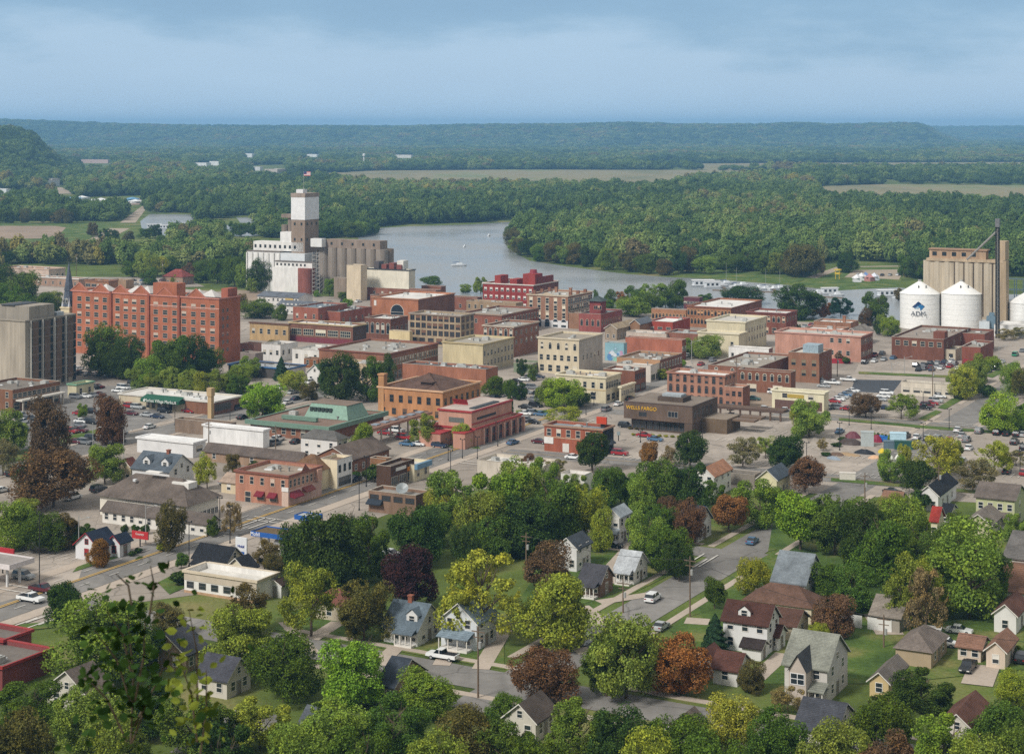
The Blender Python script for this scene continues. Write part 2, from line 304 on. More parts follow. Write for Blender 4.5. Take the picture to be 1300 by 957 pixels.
sheet('road', [(335, 256), (392, 259), (398, 262), (335, 259)], .06, 'gravel')
sheet('parking_lot', [(-100, 240), (78, 238), (95, 246), (-100, 248)], .05, 'gravel')
# paved town centre
TOWN = [(-400, 905), (0, 808), (120, 772), (300, 748), (440, 672), (560, 628), (680, 612), (880, 618), (1060, 628), (1500, 652), (1500, 425), (1130, 412), (940, 406), (830, 399), (780, 392), (640, 386), (455, 378), (300, 372), (0, 350), (-500, 345)]
sheet('pavement', TOWN, .02, 'paving')
# streets along the A direction, then cross streets
road('street', (-140, 820), (900, 460), 13, .05, 'asphalt')
road('street', (-160, 634), (520, 472), 11, .05, 'asphalt')
road('street', (600, 902), (1150, 578), 9.5, .05, 'asphalt'); road('street', (1150, 578), (1330, 465), 10, .05, 'asphalt')
road('street', (250, 960), (330, 905), 9, .05, 'asphalt')
road('cross_street', (-60, 742), (1440, 1010), 9.5, .045, 'asphalt')
road('cross_street', (560, 662), (1080, 722), 8, .045, 'asphalt')
road('cross_street', (640, 574), (1500, 642), 10, .045, 'asphalt')
road('cross_street', (985, 524), (1500, 566), 11, .045, 'asphalt')
road('cross_street', (640, 512), (900, 532), 9, .045, 'asphalt')
road('cross_street', (800, 440), (985, 452), 9, .045, 'asphalt')
road('alley', (1130, 806), (1360, 850), 4.5, .045, 'gravel'); road('alley', (985, 786), (1130, 806), 4, .045, 'gravel')
# kerbed pavements beside the main street
def offs(a, b, d):
    a, b = P(*a), P(*b); u = (b - a).normalized(); n = Vector((u.y, -u.x, 0)); return a + n * d, b + n * d
for (a, b, ds) in [((-140, 820), (735, 517), (8.6,)), ((-140, 820), (735, 517), (-8.6,)), ((800, 495), (900, 460), (8.4, -8.4)), ((-160, 634), (520, 472), (7.4, -7.4)), ((1165, 568), (1225, 530), (8, -8)), ((1250, 515), (1330, 465), (8, -8)),
                   ((700, 843), (905, 722), (7.6, -7.6)), ((945, 699), (1070, 625), (7.6, -7.6)), ((330, 812), (700, 878), (-7.6, 7.6)), ((760, 890), (1440, 1010), (-7.6, 7.6)), ((600, 667), (880, 699), (6.3, -6.3)), ((985, 524), (1200, 541), (-7.4, 7.4)), ((1260, 546), (1500, 566), (-7.4, 7.4))]:
    for d in ds:
        p, q = offs(a, b, d); sidewalk_strip(p, q, 3.2 if abs(d) > 8 else 1.6)
def centre(a, b, w, z, mat, dash=None, off=0):
    p, q = offs(a, b, off); s = []; Ln = (q - p).length; u = (q - p).normalized()
    if dash is None: s = [(p, q)]
    else:
        t = 0
        while t < Ln: s.append((p + u * t, p + u * min(Ln, t + dash[0]))); t += dash[1]
    lines('road_marking', s, w, z, mat)
centre((-140, 820), (700, 529), .28, .075, 'yellow_marking', off=.3); centre((-140, 820), (700, 529), .28, .075, 'yellow_marking', off=-.3)
for o_ in (3.3, -3.3): centre((-140, 820), (700, 529), .16, .075, 'white_marking', (3, 9), o_)
centre((985, 524), (1500, 566), .18, .075, 'yellow_marking'); centre((640, 574), (1500, 642), .18, .075, 'yellow_marking'); centre((1250, 515), (1330, 465), .18, .075, 'yellow_marking')
def crosswalk(c, along, n=2, w=3, ln=11):
    c = P(*c); u = Av if along == 'A' else Rv; n_ = Rv if along == 'A' else Av
    lines('crosswalk_marking', [(c + n_ * k * w - u * ln / 2, c + n_ * k * w + u * ln / 2) for k in range(n)], .35, .08, 'white_marking')
for c, al in [((20, 795), 'A'), ((60, 782), 'A'), ((320, 664), 'A'), ((338, 663), 'B'), ((22, 752), 'B'), ((868, 716), 'A'), ((882, 711), 'A'), ((600, 590), 'B'), ((720, 535), 'B'), ((745, 537), 'A'), ((790, 506), 'A'), ((1160, 578), 'B'), ((1215, 540), 'B')]: crosswalk(c, al)
# parking lots with painted stalls
def lot(name, poly, mat): sheet(name, poly, .035, mat)
lot('parking_lot', [(905, 522), (1010, 530), (1050, 606), (935, 598), (880, 570)], 'old_asphalt')
lot('parking_lot', [(1046, 535), (1330, 560), (1330, 632), (1165, 618), (1050, 606), (1020, 575)], 'old_asphalt')
lot('parking_lot', [(1040, 490), (1205, 497), (1170, 526), (1030, 518)], 'old_asphalt')
lot('parking_lot', [(1085, 482), (1145, 483), (1132, 500), (1080, 497)], 'new_asphalt')
lot('parking_lot', [(1095, 452), (1290, 460), (1262, 478), (1085, 473)], 'old_asphalt')
lot('parking_lot', [(785, 537), (880, 540), (900, 560), (860, 590), (770, 580)], 'old_asphalt')
lot('parking_lot', [(40, 490), (170, 490), (220, 530), (130, 560), (40, 577), (0, 575)], 'asphalt')
lot('parking_lot', [(0, 640), (130, 640), (100, 735), (0, 765)], 'old_asphalt')
lot('parking_lot', [(610, 498), (690, 492), (720, 540), (650, 545)], 'old_asphalt')
lot('parking_lot', [(860, 440), (915, 440), (890, 470), (850, 470)], 'old_asphalt')
lot('parking_lot', [(95, 352), (230, 352), (260, 364), (95, 368)], 'old_asphalt')
lot('dirt_lot', [(952, 492), (990, 492), (985, 515), (945, 520)], 'dirt')
lot('dirt_lot', [(297, 368), (360, 372), (330, 400), (300, 395)], 'dirt')
def stalls(x0, y0, x1, y1, n, length=5.2, direc='A', side=1):
    a, b = P(x0, y0), P(x1, y1); u = (Av if direc == 'A' else Rv) * side * length
    lines('parking_marking', [(a + (b - a) * k / n, a + (b - a) * k / n + u) for k in range(n + 1)], .14, .06, 'white_marking')
stalls(925, 588, 1045, 598, 16); stalls(908, 560, 1030, 570, 16); stalls(905, 545, 1000, 552, 13)
stalls(1055, 603, 1175, 613, 15); stalls(1052, 580, 1170, 590, 14); stalls(1105, 549, 1215, 557, 14); stalls(1215, 572, 1310, 580, 11); stalls(1210, 600, 1320, 610, 12)
stalls(1046, 515, 1165, 522, 15); stalls(1100, 502, 1180, 505, 10); stalls(1160, 471, 1230, 475, 10); stalls(1098, 463, 1140, 465, 6)
stalls(800, 562, 862, 567, 9); stalls(785, 583, 850, 589, 9); stalls(160, 534, 215, 535, 8); stalls(60, 560, 130, 566, 9); stalls(620, 535, 690, 541, 9); stalls(20, 705, 90, 712, 7)
# lawns
for q in [[(40, 575), (95, 560), (140, 552), (125, 545), (100, 550), (35, 568)], [(0, 590), (40, 583), (35, 570), (0, 578)], [(655, 521), (702, 521), (698, 528), (655, 527)], [(1200, 520), (1240, 497), (1228, 494), (1190, 518)], [(1175, 535), (1196, 523), (1188, 521), (1165, 532)],
          [(1260, 480), (1295, 462), (1285, 460), (1250, 478)], [(1245, 540), (1330, 548), (1330, 530), (1260, 524)], [(1065, 531), (1190, 542), (1330, 552), (1330, 555), (1180, 545), (1065, 534)], [(1055, 607), (1300, 628), (1300, 632), (1055, 611)], [(1090, 472), (1205, 477), (1205, 480), (1090, 475)], [(150, 625), (200, 610), (215, 600), (165, 600)],
          [(92, 727), (150, 708), (148, 702), (98, 720)], [(200, 740), (235, 722), (250, 740), (215, 755)], [(575, 570), (610, 570), (600, 560), (560, 562)], [(0, 804), (70, 797), (60, 790), (0, 795)], [(0, 880), (60, 850), (45, 842), (0, 858)],
          [(845, 620), (880, 612), (870, 600), (840, 605)], [(480, 500), (500, 496), (500, 505), (485, 508)]]:
    sheet('lawn', q, .10, 'lawn')
for q in [[(985, 640), (1050, 646), (1020, 690), (975, 700)], [(905, 745), (1000, 690), (1075, 710), (1300, 740), (1300, 850), (1130, 868), (900, 868), (880, 800)], [(770, 770), (880, 715), (860, 705), (700, 700), (640, 790)], [(350, 800), (640, 850), (640, 800), (440, 760), (350, 780)], [(850, 800), (905, 745), (930, 760), (890, 830)]]:
    sheet('lawn', q, .03, 'lawn')
for a, b, w in [((360, 790), (400, 830), 2), ((430, 790), (395, 812), 3), ((600, 775), (560, 845), 3), ((640, 800), (610, 850), 3), ((735, 770), (765, 795), 4), ((700, 800), (745, 830), 3), ((810, 690), (765, 740), 5), ((855, 690), (845, 712), 4), ((900, 790), (870, 788), 4), ((955, 750), (940, 738), 3), ((995, 830), (960, 862), 3), ((1100, 760), (1130, 806), 5), ((1250, 845), (1240, 870), 5), ((505, 820), (480, 845), 3), ((760, 765), (825, 755), 3)]:
    road('driveway', a, b, w, .06, 'sidewalk')
# ---------------------------------------------------------------- crowns, trunks and trees
def leaf_quad(v, f, p, n, s, rnd):
    n = n.normalized(); a = n.orthogonal().normalized(); a = Matrix.Rotation(rnd.random() * 6.28, 3, n) @ a; b = n.cross(a); i = len(v); k = .5 + rnd.random() * .5
    for c, d in ((-1, -.2), (0, -.75), (1, -.1), (.1, .8)): v.append(p + a * (c * s) + b * (d * s * k * 1.3) + n * (rnd.random() - .5) * s * .5)
    f.append((i, i + 1, i + 2, i + 3))
def crown(name, seed, n, leaf, nl, mat='leaves', flatb=.75, spread=.62, lr=(.34, .52), sparse=1.0, jit=.62):
    rnd = random.Random(seed); lobes = []
    for k in range(nl):
        for _ in range(30):
            c = Vector((rnd.uniform(-1, 1), rnd.uniform(-1, 1), rnd.uniform(-flatb, 1)))
            q = math.hypot(c.x, c.y)
            if q ** 2.6 + (abs(c.z) ** 2.6 if c.z > 0 else abs(c.z) ** 4) < 1: break
        c = c * spread; lobes.append((c, rnd.uniform(*lr)))
    lobes.append((Vector((0, 0, -.1)), .55))
    v = []; f = []; t = 0
    while len(f) < n and t < n * 12:
        t += 1; c, r = lobes[rnd.randrange(len(lobes))]; d = Vector((rnd.gauss(0, 1), rnd.gauss(0, 1), rnd.gauss(0, 1))).normalized()
        p = c + d * r * (.60 + .58 * rnd.random() ** .75)
        if any((p - c2).length < r2 * .56 for c2, r2 in lobes) and rnd.random() > .08: continue
        if noise.noise(p * 3.2 + Vector((seed, 0, 0))) < -.22 * sparse: continue
        leaf_quad(v, f, p, d + Vector((rnd.gauss(0, jit), rnd.gauss(0, jit), rnd.gauss(0, jit) + .15)), leaf * rnd.uniform(.7, 1.35), rnd)
    return mesh(name, v, f, (mat,))
def cone_crown(name, seed, n, leaf, mat='leaves', dome=False):
    rnd = random.Random(seed); v = []; f = []
    for _ in range(n):
        h = rnd.random() ** (1.25 if not dome else 1); a = rnd.random() * 6.283; r = ((1 - h) ** .8 if not dome else math.sin(math.pi * (h * .87 + .13)) ** .62) * (.85 + .2 * noise.noise(Vector((math.cos(a) * 2.2, math.sin(a) * 2.2, h * 6 + seed)))) * (1 - .18 * rnd.random() ** 2)
        if not dome: r *= .82 + .18 * math.sin(h * 40 + a * 3)
        leaf_quad(v, f, Vector((r * math.cos(a), r * math.sin(a), h * 2 - 1)), Vector((math.cos(a) + rnd.gauss(0, .4), math.sin(a) + rnd.gauss(0, .4), .5 + rnd.gauss(0, .4))), leaf * rnd.uniform(.7, 1.3), rnd)
    return mesh(name, v, f, (mat,))
CR = {'round': [crown('crown', 20 + k, 21000, .0265, 20 + k % 4 * 6, flatb=.95, lr=((.24, .40), (.17, .34))[k % 2], spread=(.72, .80)[k % 2]) for k in range(7)],
      'sparse': [crown('crown', 40 + k, 11500, .025, 30, lr=(.14, .30), spread=.80, sparse=.5, jit=.6) for k in range(3)],
      'cone': [cone_crown('crown', 50 + k, 9000, .042) for k in range(2)],
      'dome': [crown('crown', 60 + k, 18000, .029, 18, flatb=1, lr=(.3, .42), spread=.6) for k in range(3)],
      'bush': [crown('crown', 70 + k, 1500, .11, 6, flatb=.2) for k in range(2)]}
def trunk_mesh(seed, n=7):
    rnd = random.Random(seed); b = MB(); b.tube((0, 0, 0), (.02, .01, .35), .058, .042, 8); b.tube((.02, .01, .35), (0, .03, .62), .042, .026, 7); b.tube((0, .03, .62), (.03, 0, .86), .026, .008, 6)
    for k in range(n):
        a = k * 2.4 + rnd.random(); z = .3 + .45 * k / n; r = rnd.uniform(.45, .8) * (1 - .3 * k / n)
        e = (r * .55 * math.cos(a), r * .55 * math.sin(a), z + .14); g = (r * math.cos(a + .2), r * math.sin(a + .2), z + .25 + .1 * rnd.random())
        b.tube((0.01, 0.01, z), e, .028, .017, 6); b.tube(e, g, .017, .005, 5); b.tube(e, (g[0] * .8 + .12, g[1] * .8 - .14, g[2] + .06), .012, .004, 5)
    return b.mesh('trunk', ('bark',))
TRUNKS = [trunk_mesh(k) for k in range(4)]
TREES = []
PAL = {'g': '#4f6628', 'd': '#3d5226', 'l': '#6a8432', 'y': '#868f38', 'o': '#84623a', 'r': '#66523c', 'p': '#3c2a2c', 'b': '#2f4a34', 's': '#7a7350', 'w': '#70843a', 'k': '#5e5a34', 'B': '#789632'}
CNAME = {'g': 'green', 'd': 'dark green', 'l': 'light green', 'y': 'yellow-green', 'o': 'orange', 'r': 'reddish brown', 'p': 'dark purple', 'b': 'bluish dark', 's': 'sparse brownish', 'w': 'olive green', 'k': 'brownish green', 'B': 'bright green'}
SHN = {'round': 'broad', 'sparse': 'thin-leaved', 'cone': 'pointed evergreen', 'dome': 'rounded', 'bush': 'low bushy'}
def tree(x, yb, yt, w, c='g', shape='round', where=None, low=.03, z=0):
    p = P(x, yb); s = (yb - YH) / H; ht = (yb - yt) / s; r = w / s / 2; col = PAL[c]
    if c in 's' and shape == 'round': shape = 'sparse'
    k = random.random; cc = hexc(col, 1.22); j = .88 + .26 * k(); cc = (cc[0] * j * (.9 + .25 * k()), cc[1] * j, cc[2] * j * (.85 + .3 * k()))
    small = shape == 'bush'
    if w > 1.1 * (yb - yt): low = min(low, .03)
    t = empty('shrub' if small else ('evergreen_tree' if shape == 'cone' else 'tree'), p, k() * 6.28, '', 'shrub' if small else 'tree', 'shrubs and hedges of the town' if small else 'trees of the town and the riverbank')
    if where and where.startswith('!'): t['cls'] = where[1:]
    lo = {'bush': 0, 'cone': .06, 'dome': .06}.get(shape, low); zc = ht * (1 + lo) / 2; hz = ht * (1 - lo) / 2
    m = random.choice(CR[shape]); o = link('crown', m, t, (0, 0, zc), None, (r * 1.12, r * 1.12, hz * 1.04), cc)
    if not small and yb > 300: link('trunk', random.choice(TRUNKS), t, (0, 0, 0), None, (min(r, ht * .45) * .9, min(r, ht * .45) * .9, ht * .9))
    TREES.append((t, CNAME[c], SHN[shape], where, (x, yb, yt, w))); return t
# ================================================================ the woods beyond the river: far too many to count, one object
random.seed(5)
FOREST = [(-500, 165), (1800, 165), (1800, 352), (1180, 352), (1158, 336), (1080, 330), (1040, 336), (1028, 349), (1000, 349), (985, 345), (870, 342), (848, 345), (795, 341), (756, 337), (717, 332), (676, 326), (660, 316), (652, 303), (664, 294), (704, 288), (765, 283), (800, 275), (720, 275), (640, 280), (600, 283), (520, 285), (474, 288), (470, 299), (400, 303), (330, 302), (330, 276), (300, 274), (250, 284), (246, 271), (188, 270), (186, 262), (178, 262), (150, 281), (-500, 281)]
CLEAR = FIELDS + [[(68, 252), (186, 248), (184, 270), (72, 272)], [(-100, 232), (80, 230), (96, 252), (-100, 262)], [(300, 275), (374, 276), (374, 284), (303, 284)], [(335, 254), (392, 257), (402, 264), (335, 261)],
                  [(96, 205), (144, 205), (144, 220), (100, 220)], [(242, 208), (282, 206), (286, 221), (245, 222)], [(314, 210), (366, 209), (370, 228), (320, 229)], [(307, 195), (328, 195), (328, 208), (307, 208)], [(384, 197), (410, 197), (410, 209), (384, 209)], [(498, 198), (530, 198), (530, 210), (498, 210)]]
WOODS = [[(-150, 331), (60, 331), (330, 330), (330, 340), (262, 344), (170, 340), (90, 336), (-150, 334)], [(-150, 352), (0, 352), (0, 360), (-150, 362)], [(245, 302), (285, 300), (285, 318), (215, 318)]]
pts = []; sc = []; ti = []; va = []; rz = []
y = 900.0
while y < 15500:
    s = max(10.5, y * .0050) if y < 7300 else y * .0040; hw = y * .34; x = -hw + random.random() * s
    while x < hw:
        X = x + random.uniform(-.45, .45) * s; Yy = y + random.uniform(-.45, .45) * s; px = 650 + F * X / Yy; py = YH + H * F / Yy; x += s * random.uniform(.85, 1.15)
        z = hill_z(X, Yy)
        if z < 2 and (not (inpoly(px, py, FOREST) or any(inpoly(px, py, q) for q in WOODS)) or any(inpoly(px, py, q) for q in CLEAR)): continue
        if 7200 < Yy < 7700 and random.random() < .3: continue
        g = noise.noise(Vector((X * .004, Yy * .0016, 1.7))); g2 = noise.noise(Vector((X * .02, Yy * .008, 4)))
        if g < -.42 and Yy > 2600 and z < 2 and random.random() < .75: continue
        pts.append((X, Yy, max(0, z - 1))); ht = (5.6 + 6.5 * random.random() ** 1.6 + 3.0 * g2) * (1 if Yy < 7300 else 1.15); w = s * random.uniform(.60, .92) if s > 10.5 else random.choice((random.uniform(4, 7), random.uniform(6, 9), random.uniform(8, 12.5)))
        sc.append((w, w, ht)); rz.append(random.random() * 6.28); va.append(random.randrange(5)); ti.append(max(0, min(1, .42 + .5 * g + .40 * g2 + random.gauss(0, .17))))
    y += s * .85
print('forest points', len(pts))
me = bpy.data.meshes.new('woodland'); me.from_pydata(pts, [], [])
for nm, ty, dat, key in (('sc', 'FLOAT_VECTOR', sc, 'vector'), ('tint', 'FLOAT', ti, 'value'), ('va', 'INT', va, 'value'), ('rz', 'FLOAT', rz, 'value')):
    a = me.attributes.new(nm, ty, 'POINT'); a.data.foreach_set(key, [q for w in dat for q in w] if ty == 'FLOAT_VECTOR' else dat)
wood = link('woodland', me); tag(wood, 'dense autumn-green woodland covering the river islands, the valley floor and the far bluffs', 'woodland'); wood['kind'] = 'stuff'
LOD = [bpy.data.objects.new('crown', crown('forest_crown', 90 + k, 1900, .075, 7, 'forest_leaves', flatb=.5, sparse=.3, lr=(.36, .52), spread=.52, jit=.40)) for k in range(5)]
ng = bpy.data.node_groups.new('woodland', 'GeometryNodeTree'); ng.interface.new_socket('Geometry', in_out='INPUT', socket_type='NodeSocketGeometry'); ng.interface.new_socket('Geometry', in_out='OUTPUT', socket_type='NodeSocketGeometry')
gi = ng.nodes.new('NodeGroupInput'); go = ng.nodes.new('NodeGroupOutput'); iop = ng.nodes.new('GeometryNodeInstanceOnPoints'); jg = ng.nodes.new('GeometryNodeJoinGeometry')
for o in LOD:
    oi = ng.nodes.new('GeometryNodeObjectInfo'); oi.inputs['Object'].default_value = o; oi.inputs['As Instance'].default_value = True; ng.links.new(oi.outputs['Geometry'], jg.inputs[0])
def natt(nm, ty):
    q = ng.nodes.new('GeometryNodeInputNamedAttribute'); q.data_type = ty; q.inputs[0].default_value = nm; return q.outputs[0]
ng.links.new(gi.outputs[0], iop.inputs['Points']); ng.links.new(jg.outputs[0], iop.inputs['Instance']); iop.inputs['Pick Instance'].default_value = True
ng.links.new(natt('va', 'INT'), iop.inputs['Instance Index']); ng.links.new(natt('sc', 'FLOAT_VECTOR'), iop.inputs['Scale'])
cx = ng.nodes.new('ShaderNodeCombineXYZ'); ng.links.new(natt('rz', 'FLOAT'), cx.inputs[2]); ng.links.new(cx.outputs[0], iop.inputs['Rotation'])
tr = ng.nodes.new('GeometryNodeTranslateInstances'); tr.inputs['Local Space'].default_value = True; tr.inputs['Translation'].default_value = (0, 0, .82)
ng.links.new(iop.outputs[0], tr.inputs[0]); ng.links.new(tr.outputs[0], go.inputs[0]); md = wood.modifiers.new('woodland', 'NODES'); md.node_group = ng
# ================================================================ BUILDINGS
random.seed(3)
WCACHE = {}
def win_mesh(w, h, style):
    k = (round(w, 1), round(h, 1), style)
    if k in WCACHE: return WCACHE[k]
    w, h = k[0], k[1]; b = MB(); t = .10; d = .07       # local: x along the wall, -y outwards
    b.box(-w / 2 - t, -d, -t, w / 2 + t, .0, 0, 0); b.box(-w / 2 - t, -d, h, w / 2 + t, .0, h + t, 0); b.box(-w / 2 - t, -d, 0, -w / 2, .0, h, 0); b.box(w / 2, -d, 0, w / 2 + t, .0, h, 0)
    b.face([(-w / 2, -.015, 0), (w / 2, -.015, 0), (w / 2, -.015, h), (-w / 2, -.015, h)], 1)
    if 's' in style: b.box(-w / 2, -d * .8, h * .48, w / 2, -.016, h * .52 + .03, 0)            # sash bar
    if 'm' in style:
        n = max(2, int(w / .9))
        for q in range(1, n): b.box(-w / 2 + w * q / n - .04, -d * .8, 0, -w / 2 + w * q / n + .04, -.016, h, 0)
    if 'l' in style: b.box(-w / 2 - .25, -.28, -.22, w / 2 + .25, 0, -t - .003, 0); b.box(-w / 2 - .2, -.14, h + t + .003, w / 2 + .2, 0, h + .32, 0)   # stone sill and lintel
    if 'a' in style:                                                                            # arched head
        i = len(b.v); n = 8; pts = [(w / 2 * math.cos(math.pi * q / n), -.02, h + t + w / 2 * math.sin(math.pi * q / n)) for q in range(n + 1)]; b.face(pts, 1)
        for q in range(n):
            a0, a1 = math.pi * q / n, math.pi * (q + 1) / n; r1, r2 = w / 2, w / 2 + .2
            b.face([(r1 * math.cos(a0), -d, h + t + r1 * math.sin(a0)), (r2 * math.cos(a0), -d, h + t + r2 * math.sin(a0)), (r2 * math.cos(a1), -d, h + t + r2 * math.sin(a1)), (r1 * math.cos(a1), -d, h + t + r1 * math.sin(a1))], 0)
    if 'b' in style: b.face([(-w / 2, -.03, h * .45), (w / 2, -.03, h * .45), (w / 2, -.03, h), (-w / 2, -.03, h)], 0)      # drawn blind
    WCACHE[k] = b.mesh('window', ('trim', 'glass')); return WCACHE[k]
class Bld: pass
def base(name, label, cat, xL, xC, xR, yT, h, group=None, lm=None, yaw=YAW):
    yb = YH + (yT - YH) * H / (H - h); c = P(xC, yb); o = Bld(); o.h = h; o.yb = yb
    r = Vector((math.cos(yaw), math.sin(yaw), 0)); a = Vector((-r.y, r.x, 0)); o.r = r; o.a = a
    k = (xL - 650) / F; o.w = max(.5, (c.x - k * c.y) / (r.x - k * r.y)); k = (xR - 650) / F; o.d = max(.5, (k * c.y - c.x) / (a.x - k * a.y))
    if xL >= xC - .5: o.w = 3
    o.root = empty(name, c, yaw, label, cat, group); m = c - r * o.w / 2 + a * o.d / 2; o.root['cx'] = m.x; o.root['cy'] = m.y
    if lm: o.root['lm'] = lm
    return o
def part(o, name, mb, mats, color=None, parent=None): return mb.obj(name, mats, parent or o.root, color)
def face_at(o, f, u, z, out=0):
    """point on the front (F) or right (R) face, u metres from the near corner"""
    return Vector((-u, -out, z)) if f == 'F' else Vector((out, u, z))
def add_win(o, f, u, z, w, h, style='s', color='#c9c2b4', name='window', me=None):
    return link(name, me or win_mesh(w, h, style), o.root, face_at(o, f, u, z), 0 if f == 'F' else math.pi / 2, None, color)
def windows(o, f, cols, rows, w=1.1, h=1.7, z0=1.2, dz=None, m0=.0, m1=.0, style='s', color='#c9c2b4', dark=0):
    Ln = (o.w if f == 'F' else o.d); dz = dz or (o.h - .6) / rows; u0 = Ln * m0; u1 = Ln * (1 - m1)
    w = min(w, (u1 - u0) / cols * .8)
    for r in range(rows):
        for c in range(cols):
            st = style + ('b' if random.random() < .25 else ''); add_win(o, f, u0 + (u1 - u0) * (c + .5) / cols, z0 + r * dz, w, h, st, color)
def box_building(name, label, cat, xL, xC, xR, yT, h, wall='#9a5d4a', roof='#8d8880', mat='brick', par=.7, cornice=None, Fw=None, Rw=None, units=3, lm=None, group=None, side=None, wc='#c9c2b4', yaw=YAW, store=None, chim=0):
    o = base(name, label, cat, xL, xC, xR, yT, h, group, lm, yaw); w, d = o.w, o.d; t = .35
    b = MB()
    for (p, q) in (((-w, 0), (0, 0)), ((0, 0), (0, d)), ((0, d), (-w, d)), ((-w, d), (-w, 0))):
        b.face([(p[0], p[1], 0), (q[0], q[1], 0), (q[0], q[1], h), (p[0], p[1], h)])
    i = [(-w + t, t), (-t, t), (-t, d - t), (-w + t, d - t)]; e = [(-w, 0), (0, 0), (0, d), (-w, d)]
    for k in range(4):
        k2 = (k + 1) % 4; b.face([(*e[k], h), (*e[k2], h), (*i[k2], h), (*i[k], h)]); b.face([(*i[k], h), (*i[k2], h), (*i[k2], h - par), (*i[k], h - par)])
    part(o, 'wall', b, (mat,), wall)
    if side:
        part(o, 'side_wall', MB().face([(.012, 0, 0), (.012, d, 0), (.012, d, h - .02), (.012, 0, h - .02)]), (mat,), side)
    rb = MB(); rb.face([(-w + t, t, h - par + .02), (-t, t, h - par + .02), (-t, d - t, h - par + .02), (-w + t, d - t, h - par + .02)]); rf = part(o, 'roof', rb, ('flat_roof',), roof)
    o.zr = h - par + .02
    cop = MB(); cc = cornice or '#b7ada0'; ch, cw = (.5, .35) if cornice else (.14, .06)
    cop.box(-w - cw, -cw, h - ch + .12, cw, 0.0, h + .12); cop.box(0.0, .002, h - ch + .122, cw, d + cw, h + .118); cop.box(-w - cw, .002, h + .004, -w + t, d, h + .12); cop.box(-w + t, d - t, h + .006, -.002, d + cw, h + .116)
    part(o, 'cornice', cop, ('trim',), cc)
    for k in range(int(units * 2.2) if w > 7 and d > 7 else 0):
        x = -random.uniform(.15, .85) * w; y = random.uniform(.2, .85) * d; s = random.uniform(.5, 1.3); ub = MB(); kind = k % 3
        if kind == 0: ub.box(-s, -s * .7, 0, s, s * .7, s * .9).box(-s * .7, -s * .5, s * .9, s * .7, s * .5, s * 1.02); nm, cc2, mt = 'air_conditioner', '#b9bab6', 'metal'
        elif kind == 1: ub.cyl(0, 0, 0, .9, .22, .22, 8).cyl(0, 0, .9, 1.1, .36, .3, 8); nm, cc2, mt = 'roof_vent', '#8e8d8a', 'metal'
        else: ub.box(-s, -s * .5, 0, s, s * .5, .3, 0, .08); nm, cc2, mt = 'skylight', '#d4d6d6', 'trim'
        q = ub.obj(nm, (mt,), o.root, cc2, (x, y, o.zr))
    for spec, f in ((Fw, 'F'), (Rw, 'R')):
        if spec:
            if isinstance(spec, tuple): spec = [spec]
            for sp in spec:
                c, r = sp[0], sp[1]; kw = dict(sp[2]) if len(sp) > 2 else {}; kw.setdefault('color', wc); windows(o, f, c, r, **kw)
    if store:
        for f in store:
            Ln = o.w if f == 'F' else o.d; n = max(1, int(Ln / 4))
            for k in range(n): add_win(o, f, Ln * (k + .5) / n, .5, Ln / n * .75, 2.1, 'm', wc, 'shop_window')
    for k in range(chim):
        cb = MB().box(-.6, -.5, 0, .6, .5, 2.6).box(-.75, -.65, 2.6, .75, .65, 2.9); cb.obj('chimney', ('brick',), rf, wall, (-w * (.3 + .35 * k), d * .6, o.zr))
    return o
def rbox(o, name, x0, y0, z0, x1, y1, z1, color, mat='trim', taper=0, parent=None): return MB().box(x0, y0, z0, x1, y1, z1, 0, taper).obj(name, (mat,), parent or o.root, color)
def awning(o, f, u, z, w, color, depth=1.3, drop=.9):
    b = MB(); hw = w / 2; pr = [(0, drop), (-depth, 0), (-depth, -.25), (0, -.05)]
    for k in range(4):
        p, q = pr[k], pr[(k + 1) % 4]; b.face([(-hw, p[0], p[1]), (hw, p[0], p[1]), (hw, q[0], q[1]), (-hw, q[0], q[1])])
    b.face([(-hw, p[0], p[1]) for p in pr]); b.face([(hw, p[0], p[1]) for p in pr])
    return link('awning', b.mesh('awning', ('trim',)), o.root, face_at(o, f, u, z, .02), 0 if f == 'F' else math.pi / 2, None, color)
def text(o, s, f, u, z, size, color, out=.12, parent=None, depth=.04, align='CENTER'):
    cu = bpy.data.curves.new('lettering', 'FONT'); cu.body = s; cu.size = size; cu.extrude = depth; cu.align_x = align; cu.align_y = 'CENTER'; cu.materials.append(MATS['trim'])
    q = bpy.data.objects.new('lettering', cu); me = bpy.data.meshes.new_from_object(q); me.name = 'lettering'; t = bpy.data.objects.new('lettering', me); COL.objects.link(t); t.parent = parent or o.root; t.location = face_at(o, f, u, z, out); t.rotation_euler = (math.pi / 2, 0, 0 if f == 'F' else math.pi / 2); t.color = (*hexc(color, .9), 1); return t
